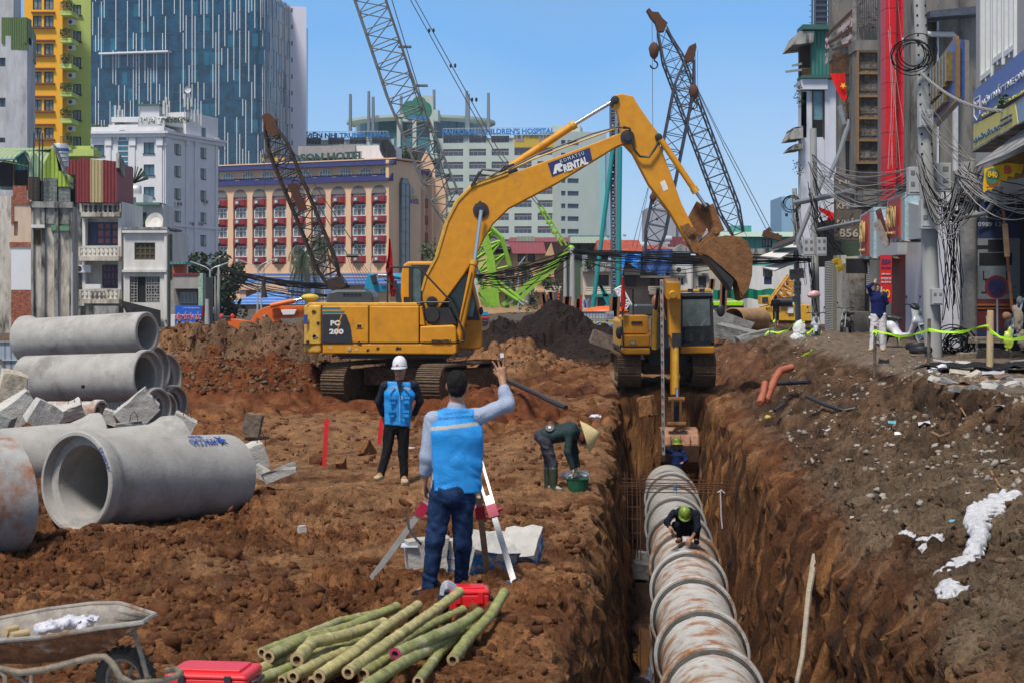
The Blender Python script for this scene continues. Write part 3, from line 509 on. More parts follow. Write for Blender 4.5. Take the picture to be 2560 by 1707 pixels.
# white office building with arched window
def gk():
 d=255.;t=ao('white_office_building','white six storey building with an arched stair window and a planted roof terrace','office building',(P(380,735,d).x,d,0));f=au(228,d,410,d-1);zt=f.z(300,318);ap=[];ee=[(345,375)];bG=[345,400,458,512,566];bG=[357,412,468,524,580,636]
 for v in bG:ap.append((f.s(359),f.s(386),f.z(370,v+27),f.z(370,v)))
 ap.append((f.s(234),f.s(261),f.z(250,390),f.z(250,363)));ap.append((f.s(295),f.s(320),f.z(300,445),f.z(300,352)));m=MB();f.wall(m,0,f.L,0,zt,ap,.3,14);m.bd('front_wall',aR,t);w=bA(ap[0][1]-ap[0][0],ap[0][3]-ap[0][2],aI,ge if 0 else do('office_glass',(.03,.1,.14)),2,1,.07,dA=1)
 for h in ap[:-1]:bj(w,f,t,(h[0]+h[1])/2,h[2],-.25)
 h=ap[-1];r=(h[1]-h[0])/2;cxs=(h[0]+h[1])/2;a=MB();n=12;ba=[(h[0],h[2]),(h[1],h[2])]+[(cxs+r*math.cos(math.pi*k/n),h[3]+r*math.sin(math.pi*k/n)*1.15)for k in range(n+1)];a.pm(ba,.04,-.2,lambda x,y,o:f.pt(x,y,o));aw=a.bd('arched_window',do('arch_glass',(.03,.13,.18)),t);b=MB()
 for k in range(n):p0=ba[2+k];p1=ba[3+k];b.bar(f.pt(*p0,.1),f.pt(*p1,.1),.25,.25)
 R2=r*1.65
 for k in range(n):b.bar(f.pt(cxs+R2*math.cos(math.pi*k/n),h[3]+.3+R2*1.1*math.sin(math.pi*k/n),.1),f.pt(cxs+R2*math.cos(math.pi*(k+1)/n),h[3]+.3+R2*1.1*math.sin(math.pi*(k+1)/n),.1),.3,.3)
 for k in range(1,8):z=h[2]+(h[3]-h[2]+r)*k/8;f.box(b,h[0],h[1],z-.06,z+.06,0,.08)
 b.bd('arch_moulding',aR,t);g=au(410,d-1,545,d+14);ap=[]
 for v in bG:ap.append((g.s(436),g.s(453),g.z(445,v+30),g.z(445,v+4)))
 for v in[320,370,422,477,532,588,645]:ap.append((g.s(501),g.s(516),g.z(508,v+26),g.z(508,v)))
 m=MB();g.wall(m,0,g.L,0,g.z(410,340)+0,[h for h in ap if h[3]<g.z(410,340)],.3,14);m.bd('side_wall',aR,t);m=MB();g.box(m,g.s(465),g.L,g.z(410,340),g.z(540,295),-8,0);m.bd('top_storey',aR,t);w=bA(1.1,ap[0][3]-ap[0][2],aI,aa('office_glass_side',(.05,.17,.17),ab=.15,ae=.3,ag=.3),2,1,.07,dA=1)
 for h in ap:bj(w,g,t,(h[0]+h[1])/2,h[2],-.25 if h[3]<g.z(410,340)else .02)
 m=MB()
 for fa,s0,s1 in((f,-.4,f.L+.5),(g,-.5,g.L+1.4)):
  zc=fa.z(410,335);fa.box(m,s0,s1,zc,zc+.35,-1,.9);fa.box(m,s0,s1,zc-.5,zc-.02,-1,.45);z2=fa.z(410,562);fa.box(m,s0+.3,s1-1,z2-.2,z2+.2,-1,.3)
 m.bd('cornice',aR,t);m=MB()
 for fa,us in((f,(272,332,400)),(g,(415,466,488,540))):
  for u in us:s_=fa.s(u);fa.box(m,s_-.35,s_+.35,0,fa.z(u,345),-.2,.18);fa.box(m,s_-.5,s_+.5,fa.z(u,365),fa.z(u,345),-.2,.35)
 m.bd('pilasters',aR,t);m=MB();f.box(m,f.s(275),f.L+.2,f.z(0,308),f.z(0,295),-14,-.6);f.box(m,f.s(270),f.s(345),zt,f.z(0,315),-1.5,-.2);g.box(m,0,g.s(537),g.z(410,310),g.z(410,296),-9,-.5);m.bd('terrace_roof',aR,t);m=MB();f.box(m,f.s(345),f.L-1,zt,f.z(0,308),-9,-3.5);m.bd('terrace_glass',bW,t);m=MB();f.box(m,f.s(330),f.s(378),f.z(0,296),f.z(0,262),-9,-4);m.bd('roof_hut',aa('hut_panel',(.5,.51,.53),ab=.7),t);m=MB();f.box(m,f.s(326),f.s(382),f.z(0,262),f.z(0,258),-9.5,-3.5);m.bd('hut_roof',aa('hut_green',(.05,.11,.09),ab=.7),t);m=MB();f.box(m,f.s(228),f.s(272),zt,f.z(0,330),-.4,-.1);f.box(m,f.s(345),f.L,zt,zt+.9,-.5,-.3);m.bd('railing',cy,t);rg=random.Random(5);pl=MB()
 for u in list(range(352,462,9)):p=f.pt(f.s(u),zt+1.,-.8);bM(pl,p,rg.uniform(.4,.9),50,.16,rg,.7)
 for u in range(232,300,12):p=f.pt(f.s(u),f.z(0,322-(8 if u>275 else 0)),-1);bM(pl,p,.8,60,.17,rg,.8)
 pl.bd('terrace_plants',cA,t)
 for k,(u,v1,h_)in enumerate(((272,262,36),(281,262,45),(392,250,40),(396,240,55),(442,232,60),(449,224,45),(456,262,30),(378,262,30),(470,270,30))):
  m=MB();p=f.pt(f.s(u),f.z(0,296),-3-k*.3);cB=f.z(0,v1);m.tu([p,(p.x,p.y,cB)],.07,6);m.bb(p.x-.16,p.x+.16,p.y-.2,p.y-.05,cB-2.,cB);m.bb(p.x+.35,p.x+.6,p.y-.2,p.y-.05,cB-2.4,cB-.6);m.bb(p.x-.1,p.x+.5,p.y-.05,p.y+.03,cB-1.5,cB-1.4);m.bd('antenna',cy,t)
 m=MB();p=f.pt(f.s(450),f.z(0,222),-4);m.lt([(.01,0),(.35,.02),(.5,.15)],p,p+Vector((.2,-1,0)),12);m.bd('dish',aR,t);ac=cU()
 for u,v in((440,510),(447,510),(437,617),(478,560),(500,560),(512,505)):a5(ac,t,g.pt(g.s(u),g.z(u,v+6),0)-a4(t),g.rz)
gk()
# hotel
def dE(mb,c,r,x,y,n,th=.1):
 ba=[((r if k%2==0 else r*.4)*math.sin(math.pi*k/5),(r if k%2==0 else r*.4)*math.cos(math.pi*k/5))for k in range(10)];mb.pm(ba,0,th,lambda a,b,q:Vector(c)+Vector(x)*a+Vector(y)*b+Vector(n)*q)
def hotel():
 d1=290.;t=ao('hotel_building','peach and dark red hotel with nine arched window bays and dark blue tiled eaves','hotel',(P(760,735,d1).x,d1,0));f=au(530,d1+17,972,d1);b0=a4(t);zt=f.z(972,462);zb=f.z(972,664);nb=9;ctr=[552,600.5,648.5,698,746,796,845.5,896,947.5];cX=[f.s(u)for u in ctr];hw=(cX[8]-cX[7])*.37;fh=(f.z(947,468)-f.z(947,668))/4.;m=MB();ap=[(c-hw,c+hw,zb+.4,zt-hw*.9)for c in cX];f.wall(m,0,f.L,0,f.z(972,449),ap,.7,10.5);m.bd('main_wall',bL,t);rec=MB();e5=MB()
 for c in cX:
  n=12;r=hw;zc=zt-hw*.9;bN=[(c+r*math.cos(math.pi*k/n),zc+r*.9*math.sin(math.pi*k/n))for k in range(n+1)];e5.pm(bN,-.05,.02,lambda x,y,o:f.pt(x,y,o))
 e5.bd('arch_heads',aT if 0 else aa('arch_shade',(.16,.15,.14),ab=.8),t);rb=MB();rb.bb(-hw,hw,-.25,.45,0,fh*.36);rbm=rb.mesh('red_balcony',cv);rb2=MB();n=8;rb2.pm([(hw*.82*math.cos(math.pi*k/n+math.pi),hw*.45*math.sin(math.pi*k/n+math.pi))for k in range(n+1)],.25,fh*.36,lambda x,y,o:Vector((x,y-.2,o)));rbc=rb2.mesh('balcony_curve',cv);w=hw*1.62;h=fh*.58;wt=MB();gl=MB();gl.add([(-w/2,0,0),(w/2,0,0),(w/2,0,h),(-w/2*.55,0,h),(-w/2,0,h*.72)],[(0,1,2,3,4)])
 for x in(-w/2,-w/6,w/6,w/2):wt.bb(x-.08,x+.08,-.08,.02,0,h*(.72 if x==-w/2 else 1))
 for z in(.07,h*.62,h-.07):wt.bb(-w/2*(1 if z<h*.9 else .55),w/2,-.09,.01,z-.07,z+.07)
 wt.bar((-w/2,-.03,h*.72),(-w/2*.55,-.03,h),.12);wtree=('window',wt.mesh('window',ct),[('pane',gl.mesh('pane',cw),[])]);gl2=MB();n=10;ar=[(-w/2,0,0),(w/2,0,0)]+[(w/2*math.cos(math.pi*k/n),0,h*.35+h*.62*math.sin(math.pi*k/n))for k in range(n+1)];gl2.add(ar,[tuple(range(len(ar)))]);dF=MB()
 for k in range(n+2-1):dF.bar(Vector(ar[1+k]),Vector(ar[2+k]),.14,.1)
 for x in(-w/5,0,w/5):dF.bb(x-.06,x+.06,-.07,.02,0,h*.93)
 for z in(.07,h*.5):dF.bb(-w/2,w/2,-.08,.01,z-.07,z+.07)
 e6=('arched_window',dF.mesh('arched_window',ct),[('pane',gl2.mesh('pane',cw),[])]);e7=MB();e7.bb(-hw,hw,-.02,.05,0,fh*4.05);bkm=e7.mesh('bay_back',cv);ac=MB();ac.bb(-.42,.42,-.35,0,0,.62);acf=MB();acf.lt([(.001,0),(.2,0)],(0,-.36,.31),(0,-1,.31),10);cI=('air_conditioner',ac.mesh('air_conditioner',aa('ac_teal_grey',(.16,.21,.21),ab=.6)),[('fan',acf.mesh('fan',ct),[])])
 for c in cX:
  a5(('bay_back',bkm,[]),t,f.pt(c,zb+.4,-.62)-b0,f.rz)
  for k in range(4):
   z=zb+.4+k*fh;a5(('red_balcony',rbm,[('balcony_curve',rbc,[])]),t,f.pt(c,z,-.2)-b0,f.rz);a5(cI,t,f.pt(c,z+fh*.12,.65)-b0,f.rz);a5(wtree if k<3 else e6,t,f.pt(c,z+fh*.38,-.35)-b0,f.rz)
 zb2=f.z(972,449);cY=f.z(972,409);m=MB();f.box(m,f.s(540),f.L,zb2,cY,-10.5,-1.);m.bd('attic_wall',bL,t)
 for i,u in enumerate((563,612,660,710,757,806,857,907,957)):
  o=a5(e6,t,f.pt(f.s(u),zb2+.35,-.9)-b0,f.rz)
  if i<8:a5(cU(),t,f.pt(f.s(u+25),zb2+.2,-.95)-b0,f.rz)
 e=MB()
 for z_,dz,o0,o1,s0,s1 in((f.z(972,449)-.05,1.15,-1.,.7,-.1,f.L+.3),(cY,.8,-1.2,.3,f.s(528),f.L+.8)):
  v=[f.pt(s0,z_-.2,o1),f.pt(s1,z_-.2,o1),f.pt(s1,z_+dz,o0),f.pt(s0,z_+dz,o0),f.pt(s0,z_-.2,o0),f.pt(s1,z_-.2,o0)];e.add(v,[(0,1,2,3),(0,4,5,1),(0,3,4),(1,5,2),(4,3,2,5)])
 e.bd('blue_eaves',eW,t);m=MB();f.box(m,f.s(526),f.L+.9,cY+.8,cY+1.,-10.8,-.9);m.bd('roof_slab',bL,t);m=MB();f.box(m,f.s(560),f.L,3,zb-1.2,-10.4,.25);m.bd('lower_wall',aa('peach_lower',(.5,.34,.22),ab=.8),t);lw=bA(3.2,1.7,ct,bW,4,1,.09)
 for u in range(590,960,42):bj(lw,f,t,f.s(u),zb-3.4,.28)
 g=au(972,d1,1052,d1+9.5);m=MB();g.wall(m,0,g.L,0,g.z(972,400),[],.2,.6);m.bd('side_wall',bL,t);m=MB();p0=g.s(998);p1=g.s(1018);dG=g.z(1000,700);cC=g.z(1000,460);g.box(m,p0,p1,dG,cC,0,.5);m.pm([(p0,cC),(p1,cC),((p0+p1)/2+.8,cC+1),((p0+p1)/2-.8,cC+1)],0,.5,lambda x,y,o:g.pt(x,y,o));sw=m.bd('stair_window',bW,t);m=MB()
 for k in range(9):z=dG+(cC-dG)*k/8;g.box(m,p0,p1,z-.05,z+.05,.5,.56)
 for q in(p0,(p0+p1)/2,p1):g.box(m,q-.06,q+.06,dG,cC,.5,.55)
 m.bd('mullions',aa('blue_mullion',(.04,.08,.11),ab=.5),sw);m=MB();c=g.pt(g.s(1030),g.z(1030,478),.05);m.lt([(.001,0),(.85,0),(.85,.1),(.001,.1)],c,c+Vector((g.n.x,g.n.y,0)),16);em=m.bd('emblem',aa('emblem_grey',(.38,.42,.46),ab=.5),t);m=MB();dE(m,c+Vector((g.n.x,g.n.y,0))*.12,.6,(g.a.x,g.a.y,0),(0,0,1),(g.n.x,g.n.y,0));m.bd('star',aa('gold_paint',(.5,.3,.04),ab=.4),em)
 for k in range(4):
  m=MB();dE(m,g.pt(g.s(1020+k*6.5),g.z(1020,493),.05),.28,(g.a.x,g.a.y,0),(0,0,1),(g.n.x,g.n.y,0));m.bd('star',aa('gold_paint'),t)
 M_blu=aa('sign_blue',(.02,.05,.28),ab=.5);aH('NGOC SON HOTEL'[4:]if 0 else 'OSON HOTEL',1,M_blu,g.pt(g.s(1031),g.z(1031,504),.1),(g.a.x,g.a.y,0),(0,0,1),t,aD=4.2,aE=.9,aO=.02);k1=au(1044,d1+12,1062,d1+12);m=MB();k1.box(m,0,k1.L,0,k1.z(0,435),-10,0);m.bd('pier',bL,t);k2=au(1062,d1+12.5,1084,d1+18);m=MB();k2.box(m,0,k2.L,0,k2.z(1062,450),-3,-.6);m.bd('red_bay_wall',cv,t);m=MB();k2.box(m,k2.s(1074),k2.s(1080),0,k2.z(1062,440),-1,.4);k3=au(1084,d1+17,1114,d1+17);k3.box(m,0,k3.L,0,k3.z(1084,445),-10,0);m.bd('rear_wall',bL,t);m=MB();k1.box(m,-2.5,k3.s(1114)-0,k1.z(0,435),k1.z(0,424),-10,.8);m.bd('rear_eaves',eW,t)
 for k in range(5):
  m=MB();z=k2.z(1062,520+42*k);k2.box(m,k2.s(1063),k2.s(1069),z,z+1.6,-.6,.1);m.bd('red_balcony',cv,t)
 m=MB();h0=au(985,d1+30,1052,d1+30);zz=h0.z(0,404);m.pm([(h0.s(990),zz),(h0.s(1020),h0.z(0,372)),(h0.s(1064),h0.z(0,372)),(h0.s(1088),zz)],-8,0,lambda x,y,o:h0.pt(x,y,o));m.bd('attic_roof',aa('dark_slate',(.055,.055,.075),ab=.7),t);m=MB();m.pm([(h0.s(1052),zz),(h0.s(1066),h0.z(0,376)),(h0.s(1088),zz-1.5),(h0.s(1088),zz-4),(h0.s(1052),zz-4)],0,.3,lambda x,y,o:h0.pt(x,y,o));m.bd('gable',bL,t);rg=random.Random(9);pl=MB()
 for u in range(990,1042,6):bM(pl,h0.pt(h0.s(u),zz+.4+1.3*math.sin((u-990)/52*3.1),1.5),1.1,60,.28,rg)
 pl.bd('roof_plants',cA,t);M_sg=aa('sign_dark_green',(.015,.06,.055),ab=.5);zs=f.z(860,403)+0;m=MB();r=au(745,d1+12,888,d1+10);r.box(m,0,r.L,r.z(0,408),r.z(888,364),-8,0);m.bd('roof_hut',aa('hut_grey',(.3,.28,.28),ab=.9,ak=(.12,.08,.07),al=.35,ag=.6),t);m=MB();r.box(m,r.s(888),r.s(975),r.z(0,412),r.z(0,380),-8,-.5);m.bd('roof_block',aR,t);m=MB()
 for u in range(640,890,12):m.bar(f.pt(f.s(u),cY+1,-3),f.pt(f.s(u),f.z(u,402-(u-640)*.11),-3),.08)
 m.bar(f.pt(f.s(640),f.z(640,411),-3),f.pt(f.s(888),f.z(888,396),-3),.12);m.bd('sign_frame',aI,t);aH('OSON HOTEL',1,M_sg,(f.pt(f.s(795),f.z(795,391),-2.8)),(f.a.x,f.a.y,0),(0,0,1),t,aD=(f.s(887)-f.s(703)),aE=1.55,b8=.1,aO=.03)
 for u in(636,652,668,684):m=MB();dE(m,f.pt(f.s(u),f.z(u,396),-2.8),.55,(f.a.x,f.a.y,0),(0,0,1),(f.n.x,f.n.y,0));m.bd('star',aa('gold_paint'),t)
 for(u,v,rx)in((648,386,1.7),(935,375,2.)):
  m=MB();c=f.pt(f.s(u),f.z(u,v),-4);ax=Vector((.6 if u>800 else-.2,-.5,.7 if u<800 else .25)).normalized()
  for cd in(.35,.7,1.):m.lt([(rx*cd,.4*cd**2),(rx*cd+.08,.4*cd**2)],c,c+ax,18)
  for k in range(12):
   x,y,_=frame(ax);a=2*math.pi*k/12;q=x*math.cos(a)+y*math.sin(a);m.bar(c,c+q*rx+ax*.42,.07)
  m.lt([(.01,0),(rx*.5,.1),(rx*.98,.38)],c,c+ax,14);m.bar(c,c-Vector((0,0,2.5)),.2);m.bd('satellite_dish',aI,t)
hotel()
def hotel_porch():
 d=262.;t=ao('hotel_porch','low peach hotel porch with sloping blue tiled roofs in front of the hotel','porch',(P(700,735,d).x,d,0));f=au(545,d,1010,d-2);e8=aa('blue_roof_tile',(.03,.085,.25),ab=.5,ae=.2,aP=('Z',2.2,.12),ag=1);e9=aa('bright_blue_roof',(.03,.15,.45),ab=.5,ae=.2,aP=('Z',2.2,.12),ag=1)
 def dD(name,ah,m,th=.4):
  q=MB();q.pm([(f.s(u),f.z(u,v))for u,v in ah],-1.5,0,lambda x,y,o:f.pt(x,y,o));return q.bd(name,m,t)
 q=MB();f.box(q,f.s(585),f.s(1010),0,f.z(585,690),-9,-6);q.bd('rear_wall',bL,t)
 def roof(name,u0,u1,ut0,ut1,ve,vt,o,dp,m):
  q=MB();ze=f.z(u0,ve);zt=f.z(u0,vt);v=[f.pt(f.s(u0),ze,o),f.pt(f.s(u1),ze,o),f.pt(f.s(ut1),zt,o-dp),f.pt(f.s(ut0),zt,o-dp),f.pt(f.s(u0),ze,o-2*dp),f.pt(f.s(u1),ze,o-2*dp)];q.add(v,[(0,1,2,3),(1,5,2),(5,4,3,2),(4,0,3),(0,4,5,1)]);return q.bd(name,m,t)
 roof('upper_roof',560,1010,590,990,712,682,-4,3,e8);q=MB();f.box(q,f.s(580),f.s(760),f.z(580,725),f.z(580,711),-8,-3.6);f.box(q,f.s(585),f.s(600),f.z(0,760),f.z(0,725),-8,-4);f.box(q,f.s(632),f.s(655),f.z(0,760),f.z(0,725),-8,-4);q.bd('porch_beam',bL,t);roof('big_roof',640,870,690,805,755,700,-1.8,2.5,e8);q=MB();q.pm([(f.s(660),f.z(0,735)),(f.s(696),f.z(0,710)),(f.s(748),f.z(0,762)),(f.s(700),f.z(0,762))],-2.1,-.9,lambda x,y,o:f.pt(x,y,o));q.bd('peach_gable',bL,t);roof('front_roof',577,790,652,700,761,729,2.5,2.5,e9);q=MB();f.box(q,f.s(560),f.s(800),0,f.z(0,761)-.02,-2,1.6);q.bd('front_wall',aa('porch_wall',(.36,.24,.17),ab=.8),t);q=MB();q.ell(f.pt(f.s(545),f.z(0,776),2),(2.1,1.5,.55),16,6);q.bd('round_roof',e9,t)
hotel_porch()
# hospital
cK=aa('hospital_render',(.42,.48,.44),ab=.8,ae=.04,aN=True,ag=.15,ak=(.34,.39,.36),al=.1)
def gn():
 d=460.;t=ao('hospital_building','long pale green hospital with ribbon windows, round roof deck and blue rooftop letters','hospital',(P(1140,735,d).x,d,0));f=au(760,d+8,1420,d);b0=a4(t);zt=f.z(1100,347);ap=[];colsL=[(768,802),(820,860),(874,915),(930,972)];ee=[(1108,1158),(1173,1215),(1229,1272),(1286,1329),(1344,1387)];vr=[342+33*k for k in range(9)];bG=[(341+32.3*k)for k in range(9)];tree={};zz=lambda v:CZ-(v-V0)/F*(d+3)
 for k,v in enumerate(bG):
  for(a,b)in ee+(colsL if k<1 else[(930,972),(1085,1100)]):ap.append((f.s(a),f.s(b),zz(v+17),zz(v)))
 for k in range(9):
  for a,b in((1403,1415),):
   v=346+32*k
 m=MB();f.wall(m,0,f.s(1395),0,zt,ap,.5,20);m.bd('main_wall',cK,t);L=4.6;up=MB();w=ap[0][1]-ap[0][0];ef=aa('ribbon_glass',(.05,.075,.11),ab=.2,ae=.3,ag=.4);eg=aa('ribbon_blind',(.22,.2,.22),ab=.6,ae=.1)
 for h in ap:
  w_=round(h[1]-h[0],1)
  if w_ not in tree:
   a=MB();hh=h[3]-h[2];a.bb(-w_/2,w_/2,-.1,0,hh*.55,hh)
   for x in np.linspace(-w_/2,w_/2,5):a.bb(x-.06,x+.06,-.14,0,0,hh)
   g_=MB();g_.bb(-w_/2,w_/2,-.05,0,0,hh*.55);tree[w_]=('window',a.mesh('window',eg),[('pane',g_.mesh('pane',ef),[])])
  bj(tree[w_],f,t,(h[0]+h[1])/2,h[2],-.4)
 q=MB();f.box(q,f.s(1286),f.s(1386),zz(371),zz(340),0,.35);q.bd('yellow_panel',aa('ochre_panel',(.48,.34,.05),ab=.8),t)
 for(a,b)in ee[3:]:
  g_=MB();f.box(g_,f.s(a)+.4,f.s(b)-2,zz(357),zz(343),.35,.42);g_.bd('window',eg,t)
 g=au(1395,d-3,1516,d+2);ap=[]
 for k in range(9):
  v=351+31.7*k
  for a,b in((1403,1414),(1419,1447)):ap.append((g.s(a),g.s(b),g.z(1403,v+12),g.z(1403,v)))
 m=MB();g.wall(m,0,g.L,0,g.z(1395,328),ap,.4,18);m.bd('right_block',cK,t)
 for i,h in enumerate(ap):
  k=('b',i%2)
  if k not in tree:tree[k]=bA(h[1]-h[0],h[3]-h[2],ef,eg if 0 else ef,2,1,.12)
  bj(tree[k],g,t,(h[0]+h[1])/2,h[2],-.3)
 k=au(1508,d+1,1520,d+8);q=MB();k.box(q,0,k.L,0,k.z(1508,380),-8,.5);q.bd('glass_strip',aa('pale_teal_glass',(.22,.42,.44),ab=.2),t);q=MB();c=P(1050,735,d+24);R1=21.2;dz=CZ+(735-305)/F*(d+20);q.lt([(.1,0),(R1*.82,0),(R1,1.1),(R1,1.8),(.1,2.1)],(c.x,c.y+6,dz-.9),(c.x,c.y+6,dz+3),40);q.bd('round_deck',cK,t);q=MB();q.lt([(R1*.88,0),(R1*.88,8)],(c.x,c.y+6,dz-8.5),(c.x,c.y+6,dz),40);q.bd('glazed_drum',do('drum_glass',(.035,.09,.11)),t);q=MB();f.box(q,f.s(990),f.s(1095),zz(387),zz(345),0,3.2);q.bd('glazed_bay',aa('bay_teal_glass',(.03,.14,.18),ab=.15,ae=.4,ag=.2),t);q=MB();f.box(q,f.s(985),f.s(1100),zz(400),zz(387),0,5);
 for u in(1003,1042,1085):f.box(q,f.s(u)-.5,f.s(u)+.5,zz(387),zz(300),3.2,4)
 q.bd('bay_ledge',cK,t)
 for u,v in((876,236),(922,229),(933,243),(1085,225),(1167,228),(1171,236),(1221,233),(1003,240)):
  q=MB();p=P(u,v,d+10);q.tu([(p.x,p.y,zz(322)),p],[.5,.38],6);q.bd('mast',aa('mast_grey',(.16,.2,.23),ab=.5),t)
 q=MB();f.box(q,f.s(1003),f.s(1092),zz(300),zz(272),-6,-2);f.box(q,f.s(1030),f.s(1078),zz(272),zz(235),-6,-3);q.bd('plant_room',cK,t)
 for u,v,r in((1045,257,2.),(1024,270,2.3),(1056,272,2.3)):
  q=MB();p=f.pt(f.s(u),zz(v),-1.9);q.lt([(.001,0),(r,0),(r,.3),(.001,.3)],p,p+Vector((0,-1,0)),16);q.bd('green_disc',aa('sign_green',(.02,.16,.1),ab=.5),t)
 q=MB();f.box(q,f.s(1018),f.s(1065),zz(296),zz(287),-1.9,-1.5);q.bd('blue_wave',aa('sign_wave',(.02,.15,.35),ab=.5),t);fd=aa('letter_blue',(.01,.16,.48),ab=.5);aH('VIỆN NHI TRUNG ƯƠNG',1,fd,f.pt(f.s(870),zz(336),.9),(f.a.x,f.a.y,0),(0,0,1),t,aD=f.s(971)-f.s(762),aE=2.,b8=.2,aO=.03);aH("NATIONAL CHILDREN'S HOSPITAL",1,fd,f.pt(f.s(1247),zz(331),.9),(f.a.x,f.a.y,0),(0,0,1),t,aD=f.s(1386)-f.s(1107),aE=1.55,b8=.2,aO=.03);q=MB()
 for a,b,v0,v1 in((760,972,327,343),(1108,1392,322,338)):
  for v in(v0,v1):f.box(q,f.s(a),f.s(b),zz(v)-.06,zz(v)+.06,.4,.5)
  for u in range(a,b,8):f.box(q,f.s(u)-.05,f.s(u)+.05,zz(345),zz(v0),.4,.5)
 q.bd('letter_frame',cy,t);q=MB();f.box(q,f.s(1380),f.s(1450),zz(347),zz(317),-10,-1);q.bd('lift_tower',cK,t)
gn()
# old houses on the left
cZ=aa('flaking_plaster',(.52,.47,.4),ab=.9,ak=(.075,.065,.055),al=.46,bi=(.26,.22,.18),bt=.4,aN=True,ag=.9,ae=.2)
bB=aa('off_white_plaster',(.6,.58,.55),ab=.9,ak=(.16,.14,.12),al=.16,bi=(.4,.36,.32),bt=.15,aN=True,ag=.6,ae=.12)
aQ=aa('mouldy_concrete',(.3,.29,.27),ab=.9,ak=(.03,.03,.028),al=.5,aN=True,ag=1.2,ae=.25)
dH=aa('red_sheet',(.2,.022,.022),ab=.6,aP=('X',4,.08),ak=(.1,.03,.02),al=.2,ag=.6)
go=aa('tan_sheet',(.42,.33,.16),ab=.6,aP=('X',4,.08))
fe=aa('lime_sheet',(.3,.42,.045),ab=.6,aP=('X',4,.05),ae=.1)
fg=aa('pale_green_roof',(.28,.36,.2),ab=.6,aP=('X',4,.05),ae=.15)
eh=aa('teal_sheet',(.07,.25,.26),ab=.6,aP=('X',4,.05),ae=.2)
fi=aa('exposed_brick',(.33,.115,.07),ab=.9,ae=.4,ag=3,ak=(.4,.33,.28),al=.3,aB=.05)
cD=aa('navy_paint',(.012,.028,.085),ab=.5,ae=.2)
fj=aa('pink_curtain',(.3,.12,.12),ab=.8,aP=('X',3,.05))
fk=aa('black_cloth',(.016,.016,.019),ab=.8,ae=.3,aB=.05,aS=3)
fo=aa('pole_concrete',(.34,.34,.33),ab=.85,ak=(.16,.15,.14),al=.25,aN=True,ag=1.5,aB=.004)
def ai(aA,face,ei,name,*rects,**k):
 r=[]
 for(u0,u1,v0,v1,o0,o1)in rects:
  m=MB();uc=u0;face.box(m,face.s(u0),face.s(u1),face.z(uc,v1),face.z(uc,v0),o0,o1);r.append(m.bd(name,ei,aA,**k))
 return r
def a2(aA,face,ei,u0,u1,v0,v1,ap=(),D=6,t=.3,name='wall',zb=None):
 m=MB();hs=[(face.s(a),face.s(b),face.z(a,d),face.z(a,c))for a,b,c,d in ap];face.wall(m,face.s(u0),face.s(u1),0 if zb is None and v1 is None else(zb if zb is not None else face.z(u0,v1)),face.z(u0,v0),hs,t,D);m.bd(name,ei,aA);return hs
def ce(face,aA,u0,u1,v0,v1,n,m_,o=.9):
 s0,s1=face.s(u0),face.s(u1);z0,z1=face.z(u0,v1),face.z(u0,v0);root=MB();face.box(root,s0,s1,z0-.35,z0,-.2,o+.1);face.box(root,s0,s1,z1-.14,z1,o-.15,o+.08);root.bd('balcony',m_,aA);b=a4(aA);q=MB();h=z1-z0-.14;q.lt([(.1,0),(.06,h*.15),(.12,h*.45),(.05,h*.85),(.09,h)],(0,0,0),(0,0,1),6);qm=q.mesh('baluster',m_)
 for k in range(n):a5(('baluster',qm,[]),aA,face.pt(s0+(s1-s0)*(k+.5)/n,z0,o)-b)
 for q_ in(s0,s1):m=MB();face.box(m,q_-.1,q_+.1,z0,z1,o-.2,o+.1);m.bd('post',m_,aA)
